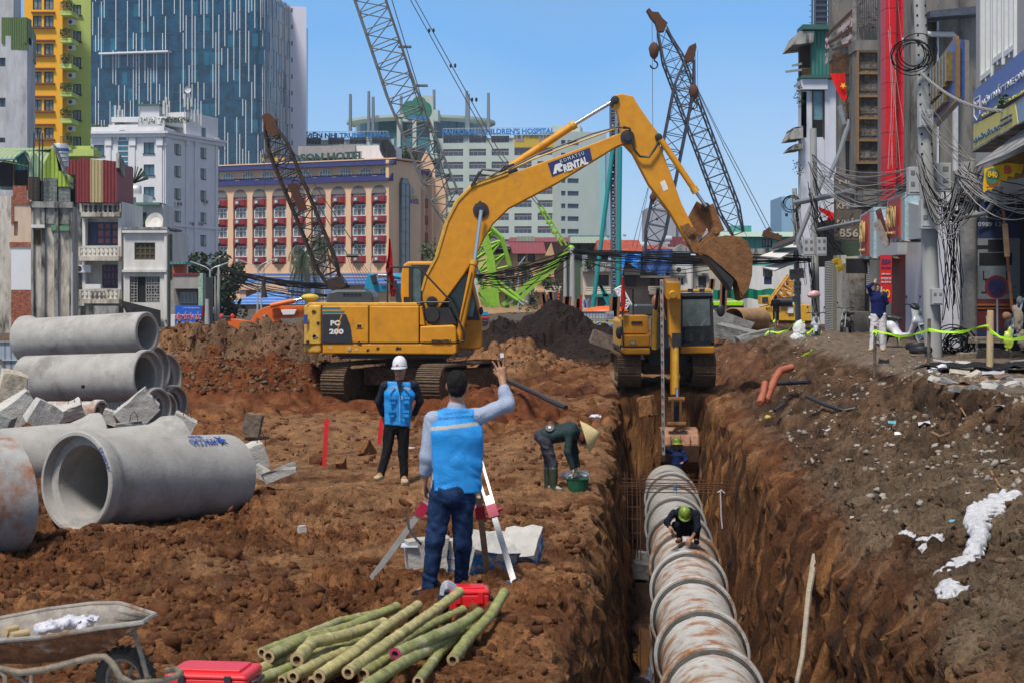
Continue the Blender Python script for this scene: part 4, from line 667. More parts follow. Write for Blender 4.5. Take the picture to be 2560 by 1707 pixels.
def gq():
 d=112.;t=ao('gutted_house','half demolished house with stained walls, exposed brick and lime green rooftop sheds','house',(P(90,735,d).x,d,0));f=au(-30,d,182,d+1);a2(t,f,cZ,-30,28,490,None,D=6);a2(t,f,aa('pale_peach_plaster',(.58,.43,.32),ab=.9,ak=(.36,.28,.22),al=.3,aN=True,ag=.6),28,78,500,612,[(35,45,554,590)],D=5.7);a2(t,f,aa('white_tile_patch',(.66,.65,.66),ab=.6,ae=.04),28,78,612.2,725,D=5.6);a2(t,f,fi,28,78,725.2,None,D=5.5);ai(t,f,fi,'brick_patch',(24,78,606,618,0,.08),(30,74,500,512,0,.07),(32,66,465,500,-.3,.05),(28,34,500,560,0,.06));a2(t,f,cZ,78.3,181,512,None,D=6.2)
 for u0,u1 in((78,84),(104,112),(136,146),(174,181)):ai(t,f,aQ,'pilaster',(u0,u1,512,795,0,.22))
 ai(t,f,aQ,'parapet',(76,182,505,520,-1,.35),(100,182,520,560,0,.12));ai(t,f,aa('green_paint_strip',(.12,.24,.14),ab=.8),'green_ledge',(128,142,564,577,0,.3),(150,174,566,578,0,.3));ai(t,f,bB,'canopy',(80,113,563,571,0,.6));ai(t,f,aa('rusty_panel',(.1,.055,.02),ab=.9,ae=.4),'rusty_patch',(86,101,575,612,0,.06));m=MB();z0=f.z(90,505)
 def dI(u0,u1,v0,v1,vp,o0,o1,mt,name,up=None):
  q=MB();um=up or(u0+u1)/2;q.pm([(f.s(u0),f.z(u0,v1)),(f.s(u1),f.z(u0,v1)),(f.s(u1),f.z(u0,v0)),(f.s(um),f.z(u0,vp)),(f.s(u0),f.z(u0,v0))],o0,o1,lambda x,y,o:f.pt(x,y,o));return q.bd(name,mt,t)
 def by(ua,va,ub,vb,o0,o1,mt,name,th=.08):
  q=MB();a0=f.pt(f.s(ua),f.z(ua,va),o0);b0=f.pt(f.s(ub),f.z(ua,vb),o0);a1=f.pt(f.s(ua),f.z(ua,va),o1);b1=f.pt(f.s(ub),f.z(ua,vb),o1);q.sq([[a1,b1],[a0,b0]],th);return q.bd(name,mt,t)
 dI(-20,64,405,462,376,-6,-2.2,eh,'teal_shed',56);ai(t,f,aT,'shed_opening',(-20,28,400,462,-2.2,-2.15),(30,64,420,462,-2.2,-2.12));ai(t,f,aa('rusty_post',(.16,.06,.03),ab=.9),'shed_post',(25,28,392,465,-2.1,-1.95),(64,67,400,492,-1.8,-1.6));by(-30,393,32,391,-2,-1.2,aa('pale_teal_roof',(.3,.42,.42),ab=.6),'shed_roof');by(32,391,58,373,-5,-1.,eh,'shed_roof');by(56,373,72,402,-5,-1.2,aQ,'shed_roof');by(-30,370,135,354,-6,-4,fg,'long_roof');q=MB();q.sq([[f.pt(f.s(-30),f.z(0,392),-1.9),f.pt(f.s(100),f.z(0,415),-1.9)],[f.pt(f.s(-30),f.z(0,355),-5),f.pt(f.s(134),f.z(0,353),-5)]],.08);q.bd('long_roof',fg,t);dI(64,100,405,442,376,-4,-1.6,aa('pale_green_sheet',(.25,.38,.26),ab=.6,aP=('X',4,.05)),'green_gable',80);dI(98,144,425,450,358,-5,-1.1,fe,'lime_gable',132);dI(142,174,437,465,425,-5,-.9,fe,'lime_wing',144);by(130,355,160,430,-5,-.5,aa('grey_sheet',(.22,.21,.19),ab=.7,aP=('X',4,.08)),'grey_roof_strip');by(155,425,178,455,-5,-.3,aQ,'grey_roof_strip');ai(t,f,aT,'shed_back',(60,178,425,512,-4.5,-4));fp=aa('breeze_block',(.3,.33,.3),ab=.8,ae=.4,ag=3)
 for(u0,u1,v0,v1,mt)in((68,92,440,505,aa('brown_block',(.12,.1,.08),ab=.9)),(106,140,443,510,fp),(144,173,452,520,fp)):
  ai(t,f,aT,'lattice_back',(u0,u1,v0,v1,-1.5,-1.2));la=MB()
  for u in np.arange(u0,u1,3.4):
   f.box(la,f.s(u),f.s(u+1.3),f.z(u0,v1),f.z(u0,v0),-1.2,-1.)
  for v in np.arange(v0,v1,3.4):f.box(la,f.s(u0),f.s(u1),f.z(u0,v+1.3),f.z(u0,v),-1.21,-.99)
  bD(la.bd('lattice',mt,t),kind='stuff')
 for u in(81,95,103):m=MB();m.tu([f.pt(f.s(u),f.z(u,500),-.6),f.pt(f.s(u+2),f.z(u,330),-.6)],.05,5);m.bd('aerial_pole',aI,t)
 tk=MB();p=f.pt(f.s(128),f.z(128,395),-8);tk.lt([(.01,0),(.6,0),(.6,1.3),(.5,1.6),(.01,1.65)],p,p+Vector((0,0,1)),16)
 for z in(.3,.6,.9):tk.lt([(.61,z),(.64,z+.05),(.61,z+.1)],p,p+Vector((0,0,1)),16)
 tt=tk.top('water_tank',aa('tank_steel',(.5,.5,.5),ab=.4,b9=.3),'upright steel water tank with a blue band on the roof by the yellow block','water tank',aq=True);tb=MB();tb.lt([(.625,1.05),(.625,1.25)],p,p+Vector((0,0,1)),16);tb.bd('blue_band',aa('band_blue',(.03,.1,.35)),tt);d=137.;t=ao('balcony_house','narrow three storey house with stone balconies, blue doors and a dark red corrugated top','house',(P(245,735,d).x,d,0));f=au(178,d,303,d);w=f;hs=a2(t,f,bB,206,303,505,None,[(213,295,546,615),(213,295,650,722)],D=8,t=1.1);a2(t,f,aQ,178,205.8,505,None,D=8);ai(t,f,aQ,'stained_band',(206,304,505,545,0,.15));bw=bA(f.s(293)-f.s(216),f.z(0,555)-f.z(0,613),cD,fj,4,3,.16);bj(bw,f,t,f.s(254.5),f.z(0,613),-.9);ai(t,f,cD,'shutter',(216,234,556,613,-.9,-.78),(268,272,556,613,-.9,-.78));bw=bA(f.s(293)-f.s(249),f.z(0,662)-f.z(0,718),cD,fj,4,3,.14);bj(bw,f,t,f.s(271),f.z(0,718),-.9);ce(f,t,206,303,618,642,9,cZ);ce(f,t,208,304,724,748,9,cZ);ce(f,t,206,303,510,532,8,cZ,.4);ai(t,f,aR,'air_unit_box',(220,258,711,722,.3,.9));a5(cU(aR,1.6),t,f.pt(f.s(204),f.z(0,682),0)-a4(t),0);ai(t,f,aQ,'shop_canopy',(190,306,765,790,-.5,1.4));ai(t,f,aT,'shop_front',(206,303,770,800,.2,.3));g=au(155,d,273,d-1.5);
 for u0,u1,mt,v in((155,205,dH,399),(205,232,dH,397),(232,262,go,400),(262,292,dH,402)):
  q=MB();q.pm([(f.s(u0),f.z(0,508)),(f.s(u1),f.z(0,508)),(f.s(u1),f.z(0,v+4)),(f.s(u0),f.z(0,v))],-6,.8 if u0>180 else .5,lambda x,y,o:f.pt(x,y,o));q.bd('corrugated_panel',mt,t)
 h_=au(292,d-.8,313,d+5);q=MB();q.pm([(0,h_.z(292,508)),(h_.L,h_.z(292,508)),(h_.L,h_.z(292,432)),(0,h_.z(292,404))],-.8,0,lambda x,y,o:h_.pt(x,y,o));q.bd('corrugated_side',dH,t);q=MB();q.bar(h_.pt(-.2,h_.z(292,402),.1),h_.pt(h_.L,h_.z(292,430),.1),.25,1.2);q.bd('roof_edge',aQ,t);ai(t,f,aa('drain_grey',(.3,.3,.32)),'drain_pipe',(199,202,560,780,.5,.65))if 0 else None;t=ao('white_town_house','small two storey white house with an arched green window over grilled doors','house',(P(368,735,d).x,d,0));f=au(309,d-1,417,d-1);a2(t,f,bB,309,417,577,None,[(336,388,607,650),(324,400,692,757)],D=9,t=.35);mg=aa('brown_window_frame',(.11,.05,.02),ab=.6);wt=bA(f.s(388)-f.s(336),f.z(0,607)-f.z(0,650),mg,aa('green_pane',(.02,.075,.06),ab=.15,ae=.3),4,3,.12);bj(wt,f,t,f.s(362),f.z(0,650),-.2);bN=MB();c=f.pt(f.s(362),f.z(0,622),-.1)
 for k in range(10):a0,a1=math.pi*k/10,math.pi*(k+1)/10;bN.bar(c+Vector((1.1*math.cos(a0),0,.5*math.sin(a0))),c+Vector((1.1*math.cos(a1),0,.5*math.sin(a1))),.09)
 bN.bd('window_arch',mg,t);ai(t,f,aT,'door_opening',(326,398,693,757,-.34,-.3))
 for(u0,u1)in((326,342),(364,398)):
  gr=MB();s0,s1=f.s(u0),f.s(u1);z0,z1=f.z(0,757),f.z(0,694)
  for s_ in np.linspace(s0,s1,6 if u1-u0>20 else 3):f.box(gr,s_-.025,s_+.025,z0,z1,-.2,-.15)
  for z_ in np.linspace(z0,z1,10):f.box(gr,s0,s1,z_-.025,z_+.025,-.202,-.148)
  for k in range(4):
   for j in range(3):
    if(u1-u0)<20 and j:continue
    zc=z0+(z1-z0)*(k+.5)/4;sc=s0+(s1-s0)*(j+.5)/3;r_=.17
    for(a_,b_,c_,e_)in((-r_,r_,-r_,-r_+.05),(-r_,r_,r_-.05,r_),(-r_,-r_+.05,-r_,r_)):f.box(gr,sc+a_,sc+b_,zc+c_,zc+e_,-.19,-.14)
  gr.bd('grille',aa('grille_grey',(.3,.29,.28),ab=.6),t)
 ai(t,f,bB,'cornice',(307,420,574,583,-.5,.35),(307,418,675,681,-.1,.3));ai(t,f,aQ,'roof_rim',(306,420,569,574,-6,.4));ai(t,f,bB,'corner_post',(412,418,583,800,0,.2));ai(t,f,aa('mossy_pipe',(.16,.17,.07),ab=.9,ae=.4),'drain_pipe',(420,425,585,815,-1,-.6));sk=MB();gp=[[f.pt(f.s(u),f.z(0,v),.4+.5*k)for k,(u,v)in enumerate(((308+i*12,752+i*3),(312+i*12,762+i*7+(4 if i%2 else 0)),(330+i*8.5,790+i*4)))]for i in range(9)];sk.sq(gp,.03);aw=sk.top('torn_awning',fk,'torn black awning cloth sagging over the front of the white house','awning');dd=150.;t=ao('terrace_house','low white house with a roof terrace, steel water tank and a satellite dish','house',(P(345,735,dd).x,dd,0));f=au(300,dd,408,dd);a2(t,f,bB,300,408,512,None,[(318,340,532,580)],D=5);a2(t,f,aR,312,358,486,512,[(320,340,494,508)],D=4,name='upper_room');ai(t,f,aa('green_awning',(.1,.2,.17),ab=.7),'awning',(318,404,508,514,-2,.8));ai(t,f,aa('blue_door',(.015,.04,.09)),'door',(346,366,532,570,0,.06));tk=MB();p0=f.pt(f.s(318),f.z(0,475),-1);p1=f.pt(f.s(346),f.z(0,475),-1);tk.lt([(.01,0),(.4,.02),(.52,.2),(.52,.8),(.4,.97),(.01,1.)],p0,p1,16);o=tk.bd('water_tank',aa('tank_steel'),t,aq=True);me=o.data
 for v in me.vertices:pass
 tk=MB();L=(p1-p0).length;tk.lt([(.01,0),(.45,.02),(.55,.2),(.55,L-.2),(.45,L-.02),(.01,L)],p0,p1,16);o.data=tk.mesh('water_tank',aa('tank_steel'),True,a4(t));m=MB();c=f.pt(f.s(403),f.z(0,562),2);m.lt([(.02,.12),(.5,.2),(.85,.42)],c,c+Vector((-.3,-1,.35)),18);m.bar(c,c-Vector((0,0,.9)),.08);m.bd('satellite_dish',bB,t);rg=random.Random(4);m=MB();bM(m,f.pt(f.s(350),f.z(0,555),1),.85,160,.13,rg,1.1);m.bd('terrace_plant',cA,t);m=MB();
 for k in range(22):
  a=rg.uniform(0,3.1);c0=f.pt(f.s(322),f.z(0,455),-2);m.bar(c0,c0+Vector((math.cos(a)*1.3,0,math.sin(a)*1.3+.2)),.08)
 m.bd('agave_plant',dB,t);d=126.;t=ao('sign_shop','low grey shop with a barred window behind a bright blue signboard','shop',(P(470,735,d).x,d,0));f=au(425,d,512,d);hs=a2(t,f,aa('brown_shop_wall',(.2,.175,.16),ab=.9,ae=.2,aN=True),436,503,692,None,[(450,492,731,759)],D=5);wt=bA(f.s(492)-f.s(450),f.z(0,731)-f.z(0,759),cy,bW,4,1,.1);bj(wt,f,t,f.s(471),f.z(0,759),-.1);ai(t,f,aa('fascia_grey',(.33,.31,.3),ab=.9,ak=(.15,.13,.12),al=.3,aN=True,ag=.8),'fascia',(438,504,688,722,0,.8));ai(t,f,cv,'red_trim',(436,504,684,688,-.2,.9));ai(t,f,aa('orange_render',(.5,.13,.06),ab=.8),'orange_wall',(425,454,660,700,-2,-1));ai(t,f,eh,'teal_roof',(424,463,655,661,-3,0));ai(t,f,aQ,'side_wall',(425,437,700,820,-2,-.2));ai(t,f,aa('faded_green_pillar',(.32,.42,.34),ab=.8,ae=.3),'pillar',(501,512,684,765,-.5,.85));ai(t,f,cv,'red_panel',(503,512,765,790,-.5,.9));s=ao('shop_sign','bright blue signboard with red Vietnamese lettering below the grey shop','sign',P(470,822,d-2));f2=au(436,d-2,503,d-2);ai(s,f2,aa('sign_board_blue',(.01,.1,.55),ab=.5,ae=.05),'board',(437.5,503,764,822,-.1,0));ai(s,f2,aR,'side_notice',(427,437,786,816,-.1,0));X=(1,0,0);Z=(0,0,1);MR=aa('letter_red',(.55,.02,.03),ab=.5);MW=aa('letter_white',(.75,.75,.75),ab=.5);aH('DIỆT MỐI TẬN GỐC',1,MW,f2.pt(f2.s(470),f2.z(0,791),.02),X,Z,s,aD=1.88,aE=.66,aO=.06);aH('DIỆT MỐI TẬN GỐC',1,MR,f2.pt(f2.s(470),f2.z(0,791),.04),X,Z,s,aD=1.85,aE=.6,aO=.01);aH('CTY DIỆT MỐI CÔN TRÙNG NGUYÊN BẢO',1,MW,f2.pt(f2.s(478),f2.z(0,770),.02),X,Z,s,aD=1.2,aE=.16);aH('PHUN MUỖI - KIẾN - GIÁN',1,MW,f2.pt(f2.s(468),f2.z(0,806),.02),X,Z,s,aD=1.5,aE=.16)
gq()
# trees, palms, lamps, poles
ej=aa('grey_bark',(.13,.11,.09),ab=.9,ae=.3)
def tree(name,label,aY,ek,aC,ls=.22,nleaf=200,aJ='tree',bT=True):
 t=ao(name,label,aJ,aY);rg=random.Random(aC);b=Vector(aY);m=MB();top=Vector(ek[0][0]);m.tu([b,b+(top-b)*.5+Vector((.15,0,0)),top],[.3,.2,.1],7)
 for c,r in ek[1:]:m.tu([b+(top-b)*.45,(b+(top-b)*.6+Vector(c))/2,Vector(c)],[.12,.08,.04],5)
 m.bd('trunk',ej,t);m=MB()
 for c,r in ek:
  for _ in range(7):
   q=Vector((rg.gauss(0,.5),rg.gauss(0,.5),rg.gauss(0,.42)))*r;bM(m,Vector(c)+q,r*rg.uniform(.3,.55),nleaf//7,ls,rg,.8)
 m.bd('crown',dB if bT else cA,t);return t
bl=[]
rg=random.Random(12)
for u,v,r in((530,665,2.2),(495,672,1.9),(560,690,2.2),(470,680,1.3),(540,700,2.4),(510,720,2.3),(575,720,1.8),(545,745,2.4),(520,770,1.6),(565,765,1.8),(500,695,1.6),(585,700,1.2)):bl.append((P(u,v,160+rg.uniform(-1,1)),r*.85))
tree('broadleaf_tree','dense dark green broadleaf tree beside the hotel porch',P(548,805,160),bl,5,.24,330)
tree('broadleaf_tree','small bright green tree peeking out behind the raised boom by the hotel corner',P(1085,790,250),[(P(1082,630,250),2.2),(P(1078,650,250),2),(P(1090,660,250),2.2)],6,.3,200,bT=False)
tree('broadleaf_tree','green tree between the green crane and the house with pediment',P(1222,760,178),[(P(1213,610,178),1.3),(P(1222,590,178),1.1),(P(1220,635,178),1.1)],7,.22,160,bT=False)
gs=aa('palm_frond',(.04,.065,.03),ab=.6,ae=.4,ag=2)
def dJ(label,aY,top,n,L,aC,fq=1.,skirt=10):
 t=ao('palm_tree',label,'palm tree',aY);b=Vector(aY);top=Vector(top);rg=random.Random(aC);m=MB();m.tu([b,b*.5+top*.5+Vector((.15,0,0)),top],[.38,.3,.24],8);m.bd('trunk',aa('palm_trunk',(.24,.22,.2),ab=.9,ae=.3),t)
 for k in range(n):
  a=2*math.pi*k/n+rg.uniform(-.2,.2);el=rg.uniform(-.5,1.2)if k>=skirt else rg.uniform(-1.3,-.6);m=MB();ah=[];LL=L*rg.uniform(.8,1.1)
  for i in range(7):q=i/6;e=el-fq*1.9*q*q;ah.append(top+Vector((math.cos(a)*LL*q*math.cos(el*.7)*(1-.35*q*q),math.sin(a)*LL*q*math.cos(el*.7)*(1-.35*q*q),LL*(math.sin(el)*q-.85*fq*q*q))))
  m.tu(ah,[.06,.05,.05,.04,.03,.02,.01],4)
  for i in range(6):
   for j in range(5):
    q=(j+.5)/5;p=ah[i]*(1-q)+ah[i+1]*q;dr=(ah[i+1]-ah[i]).normalized();bC=dr.cross(Vector((0,0,1)));bC=bC.normalized()if bC.length>.1 else Vector((1,0,0));ln=L*.23*(1-abs(i/6-.4))
    for sg in(-1,1):
     e=p+bC*sg*ln*.6+dr*ln*.4-Vector((0,0,ln*.75));m.add([p,p+dr*.1,e],[(0,1,2)])
  m.bd('frond',gs,t)
dJ('tall royal palm with drooping grey green fronds in front of the hotel',P(768,800,225),P(762,632,225),40,3.9,3,1.15,22)
dJ('second royal palm half hidden behind the dark lattice boom',P(805,790,232),P(806,600,232),26,3.,8,1.1,12)
dJ('small dark palm in front of the peach house behind the cables',P(1313,760,150),P(1311,668,150),16,1.4,5,1.,6)
dJ('little potted palm before the dark doorway of the peach house',P(1277,760,160),P(1273,700,160),14,1.2,9,.8,2)
bO=aa('lamp_grey',(.42,.45,.48),ab=.4,b9=.3)
def cL(label,u,d,vt,vb,arms,aV='street lamps by the hotel'):
 b=P(u,vb,d);t=ao('street_lamp',label,'street lamp',b,0,aV);m=MB();m.tu([b,P(u,vt,d)],[.11,.07],7);m.bd('pole',bO,t)
 for(du,dv)in arms:
  m=MB();a=P(u,vt,d);e=P(u+du,vt-dv,d);c=Vector((a.x+(e.x-a.x)*.15,a.y,e.z*.55+a.z*.45));ah=[a*(1-q)**2+c*2*q*(1-q)+e*q*q for q in(0,.3,.6,1)];m.tu(ah,.05,6);am=m.bd('arm',bO,t);m=MB();dr=(ah[-1]-ah[-2]).normalized();m.bar(e-dr*.1,e+dr*.65,.22,.1);m.bd('lamp_head',bO,am)
cL('double armed street lamp left of the tree by the blue sign',525,140,678,810,[(-30,17),(28,15)])
cL('double armed street lamp in front of the peach porch',644,170,672,790,[(-30,16),(28,18)])
cL('single armed street lamp just right of the double one at the porch',653,190,690,790,[(14,22)])
cL('double armed street lamp seen through the dark lattice boom',812,190,665,800,[(-30,20),(22,22)])
cL('slim street lamp in front of the hotel base left of the red flag',926,200,670,790,[(2,10)])
cL('white street lamp before the peach house',1296,165,668,790,[(6,12)])
def pole(label,u,d,vt,vb,w,aV='concrete power poles',dK=0,aJ='power pole',r0=None):
 b=P(u,vb,d);m=MB();r=w/F*d/2;tp=P(u+dK,vt,d);m.tu([b,tp],[r*1.15,r*.8],12)
 return m.top('power_pole',fo,label,aJ,aV,aY=b,aq=True)
pole('concrete power pole at the left end of the sagging black cables',544,130,665,812,9,dK=4)
pole('shorter grey concrete pole leaning beside the taller cable pole',538,128,692,812,5)
pole('stubby concrete post beside the blue sign',518,122,748,812,12)
pole('slim grey pole standing in front of the balcony house',181,100,632,800,7)
pole('tall square looking concrete pole carrying the black cables behind the dark mound',1431,92,620,822,15)
pole('dark pole tangled with wires left of the tall cable pole',1413,110,640,760,9)
pole('thin concrete pole in front of the white house right of the small excavator',1730,150,660,780,5)
def cable(mb,a,b,c1,r=.02,n=14,bu=0,rg=None,sides=4):
 a=Vector(a);b=Vector(b);ah=[]
 for i in range(n+1):
  q=i/n;p=a*(1-q)+b*q;p.z-=4*c1*q*(1-q)
  if bu and 0<i<n:p+=Vector((rg.uniform(-bu,bu),rg.uniform(-bu,bu),rg.uniform(-bu,bu)))
  ah.append(p)
 mb.tu(ah,r,sides,False)
bX=aa('cable_black',(.01,.01,.011),ab=.7,ae=0);bP=aa('cable_grey',(.24,.23,.22),ab=.6,ae=.1)
def bundle(label,a,b,c1,n,r,cE,aC,aV='bundles of cables',m=None,bu=.03):
 rg=random.Random(aC);t=ao('cable_bundle',label,'cables',Vector(a),0,aV)
 for k in range(n):
  q=MB();o1=Vector((rg.uniform(-1,1),rg.uniform(-1,1),rg.uniform(-1,1)))*cE*.4;o2=Vector((rg.uniform(-1,1),rg.uniform(-1,1),rg.uniform(-1,1)))*cE;cable(q,Vector(a)+o1,Vector(b)+o2*.5,c1+rg.uniform(-.5,1)*cE,r,16,bu,rg);q.bd('cable',m or bX,t)
bundle('thick black cable bundle sagging from the left pole past the palm',P(549,671,130),P(870,716,112),.35,12,.035,.28,1)
bundle('second looser black cables below the thick bundle by the hotel porch',P(549,684,130),P(870,738,112),.5,5,.035,.4,2)
bundle('thick black cables running from behind the raised boom to the tall pole',P(1190,690,98),P(1431,628,92),.3,12,.026,.4,3)
bundle('thinner loose cables crossing the green crane below the thick bundle',P(1195,706,98),P(1431,640,92),.4,6,.02,.4,4)
bundle('thick black cables running right from the tall pole behind the bucket',P(1431,628,92),P(2040,648,78),.1,12,.024,.26,5)
bundle('thin cables below the main bundle right of the tall pole',P(1431,640,92),P(1840,650,88),.25,6,.02,.45,6)
# terrace of old houses across the site
en=aa('peach_house_wall',(.56,.36,.19),ab=.9,ak=(.28,.2,.13),al=.2,aN=True,ag=.4)
cM=aa('cream_wall',(.56,.48,.38),ab=.9,ak=(.2,.17,.13),al=.25,aN=True,ag=.6)
eo=aa('maroon_roof',(.2,.04,.05),ab=.6,aP=('X',3,.04),ae=.15)
ep=aa('red_tile_roof',(.33,.075,.05),ab=.8,ae=.3,ag=1)
ft=aa('grey_green_roof',(.27,.31,.25),ab=.7,aP=('X',3,.04),ae=.15)
gt=aa('rusty_steel_pile',(.21,.105,.06),ab=.85,ae=.3,aN=True,ag=2)
def fu(t,f,u0,u1,ve,vt,o,dp,m,name='roof',fv=4):
 q=MB();ze=f.z(u0,ve);zt=f.z(u0,vt);v=[f.pt(f.s(u0),ze,o),f.pt(f.s(u1),ze,o),f.pt(f.s(u1-fv),zt,o-dp),f.pt(f.s(u0+fv),zt,o-dp),f.pt(f.s(u0),ze,o-2*dp),f.pt(f.s(u1),ze,o-2*dp)];q.add(v,[(0,1,2,3),(1,5,2),(5,4,3,2),(4,0,3),(0,4,5,1)]);return q.bd(name,m,t)
bY=aa('brown_shutter',(.055,.035,.03),ab=.7,ae=.2)
def gu():
 d=170.
 def house(label,u0,u1,vt,mt,fz,roof=None,dd=0,aJ='house',D=6,name='town_house'):
  dz=d+dd;t=ao(name,label,aJ,(P((u0+u1)/2,735,dz).x,dz,.3));f=au(u0,dz,u1,dz);hs=a2(t,f,mt,u0,u1,vt,None,[w_[:4]for w_ in fz],D=D)
  for h,w_ in zip(hs,fz):
   mm=w_[4]if len(w_)>4 else bY;bj(bA(h[1]-h[0],h[3]-h[2],mm,bW if len(w_)<6 else w_[5],3,1,.12),f,t,(h[0]+h[1])/2,h[2],-.2)
  if roof:fu(t,f,*roof)
  return t,f
 t,f=house('large peach house with a long maroon roof and a grey pediment',1195,1385,632,en,[(1241,1254,637,648),(1294,1314,636,655),(1319,1338,636,655),(1264,1286,678,760),(1312,1332,690,708),(1367,1377,686,725),(1316,1338,745,762)],(1228,1365,635,604,.8,4,eo),-3);q=MB();q.pm([(f.s(1215),f.z(0,618)),(f.s(1277),f.z(0,618)),(f.s(1233),f.z(0,588))],-2,1.3,lambda x,y,o:f.pt(x,y,o));q.bd('pediment',aQ,t);ai(t,f,aa('grey_stone',(.22,.21,.19),ab=.9),'cornice',(1215,1276,616,624,-1,1.2));q=MB();c=f.pt(f.s(1233),f.z(0,604),1.35);q.lt([(.001,0),(.45,0),(.45,.1),(.6,.1),(.6,0)],c,c+Vector((0,-1,0)),14);q.bd('round_medallion',aa('grey_stone'),t);ai(t,f,en,'ledge',(1240,1385,690,693,0,.5),(1195,1400,726,731,0,.7));ce(f,t,1318,1338,715,728,7,cM,.7);ce(f,t,1362,1400,716,728,9,cM,.7);q=MB();q.pm([(f.s(1362),f.z(0,640)),(f.s(1386),f.z(0,640)),(f.s(1378),f.z(0,608))],-2,.8,lambda x,y,o:f.pt(x,y,o));q.bd('side_gable',en,t);t,f=house('house with a red and grey sheet roof behind the peach house',1290,1440,605,bY,[],(1270,1430,605,591,0,4,eo),10);ai(t,f,ft,'pale_roof_patch',(1292,1336,592,604,.2,.4));t,f=house('tall narrow house with a grey green hipped roof and ragged balconies',1425,1520,606,aa('green_shed_wall',(.07,.12,.09),ab=.8),[(1442,1452,612,625),(1470,1480,620,632)],(1425,1525,609,590,1,4,ft),3);ai(t,f,aa('teal_rim',(.04,.2,.2)),'roof_rim',(1425,1530,586,590,-5,-4));ai(t,f,aa('hanging_sheet',(.45,.48,.52)),'hanging_sheet',(1455,1468,638,660,0,.3));t,f=house('cream house with dark shuttered window and balcony right of the tall cable pole',1458,1552,668,cM,[(1490,1522,688,715,aa('red_shutter',(.07,.02,.02),ab=.7)),(1494,1524,744,772)],None,-6);ai(t,f,aQ,'roof_ledge',(1455,1556,671,680,-1,1));ce(f,t,1458,1550,656,672,16,aQ,.7);ce(f,t,1460,1552,718,729,20,cM,.8);t,f=house('dark clad house with red pyramid roofs and a sagging bright blue tarpaulin',1540,1660,622,aa('shadow_wall',(.12,.1,.085),ab=.9,ae=.3),[(1565,1590,690,716),(1625,1638,690,720),(1645,1664,690,718)],(1490,1605,630,599,2,4,ep),-2);fu(t,f,1602,1675,626,612,2,3,ep,'roof',24);ai(t,f,cM,'upper_front',(1560,1600,672,688,0,.4),(1600,1674,690,695,0,.5));ce(f,t,1622,1660,716,728,8,cM,.6);MBt=aa('bright_blue_tarp',(.01,.19,.62),ab=.5,ae=.15,aB=.1,aS=2);q=MB();gp=[[f.pt(f.s(1522+9.5*i),f.z(0,634+[0,1,3,2,1,0,0,1,2,0][i]+(j/3)*[8,40,60,58,20,28,34,38,44,46][i]),2.4+.25*math.sin(i*1.7+j))for i in range(9)]for j in range(4)];q.sq(gp,.03);q.top('blue_tarpaulin',MBt,'bright blue torn tarpaulin hung below the red roof','tarpaulin');q=MB();gp=[[f.pt(f.s(1603+9*i),f.z(0,625+j*[17,19,19,18,21,22,20,20,20][i]),2.4+.2*math.sin(i*1.9+j))for i in range(9)]for j in range(4)];q.sq(gp,.03);q.top('blue_tarpaulin',aa('navy_tarp',(.02,.07,.24),ab=.6,ae=.2,aB=.1,aS=2),'dark blue tarpaulin covering the top floor left of the white house','tarpaulin');t,f=house('white two storey house with a barred window and an air conditioner',1674,1728,664,bB,[(1684,1711,692,716,ct,aT)],None,-1);ai(t,f,bY,'wooden_loggia',(1676,1728,632,662,-1,-.4));ai(t,f,aQ,'window_hood',(1682,1714,685,690,0,.4));a5(cU(cy,1),t,f.pt(f.s(1699),f.z(0,683),0)-a4(t));q=MB();q.pm([(f.s(1672),f.z(0,630)),(f.s(1735),f.z(0,630)),(f.s(1703),f.z(0,611))],-3,.5,lambda x,y,o:f.pt(x,y,o));q.bd('grey_gable',aQ,t);t,f=house('grey beige house with louvred shutters beyond the raised bucket',1728,1840,665,aa('grey_beige_wall',(.4,.37,.32),ab=.9,ak=(.2,.18,.15),al=.2,aN=True,ag=.5),[(1746,1766,692,720),(1802,1820,692,714,aa('teal_frame',(.03,.22,.22)))],None,0);ai(t,f,bY,'upper_gallery',(1730,1840,640,664,-1.5,-.5));ai(t,f,aQ,'window_hood',(1742,1770,684,689,0,.4));ai(t,f,eo,'maroon_roof',(1700,1790,600,625,-6,-5),(1690,1760,586,612,-9,-8));t,f=house('pale house with blue shutters behind the white awnings',1868,1985,665,bB,[(1910,1930,692,712,cD,cD),(1965,1984,688,715,cD,cD)],None,-10);ai(t,f,aQ,'upper_gallery',(1880,1990,622,660,-1.5,-.4));t,f=house('green sheet clad house with a long pale green roof on the right skyline',1815,2000,590,aa('teal_clad',(.07,.3,.27),ab=.7,aP=('X',2,.05)),[(1905,1930,597,618)],(1800,2000,593,578,1,4,aa('pale_green_roof2',(.34,.44,.36),ab=.7)),20)
 ai(t,f,aa('teal_clad'),'rooftop_box',(1835,1888,562,582,-6,-3));t,f=house('grey concrete tower block behind the crane feet',1619,1690,520,aa('grey_block',(.34,.36,.4),ab=.9,aN=True,ag=.1),[(1700-60,1645,545,552)],None,110,'building',12,'grey_building');ai(t,f,aa('grey_block'),'roof_box',(1642,1665,500,522,-6,-2),(1690,1712,545,600,-6,-1));t,f=house('low grey and red roofed blocks on the skyline left of the bucket',1755,1830,578,aa('grey_block'),[],(1740,1800,583,572,0,5,ep),60,'building',8,'grey_building');t,f=house('slim pale blue building on the skyline beside the right power poles',1954,2045,492,aa('pale_blue_block',(.22,.36,.5),ab=.8,ae=.05),[(1963,1970,534,542,aI,aT)],None,60,'building',10,'blue_building');t,f=house('distant hazy high rise beside the hospital',1519,1527,520,aa('hazy_block',(.5,.6,.72),ab=.9),[],None,700,'building',10,'distant_tower')
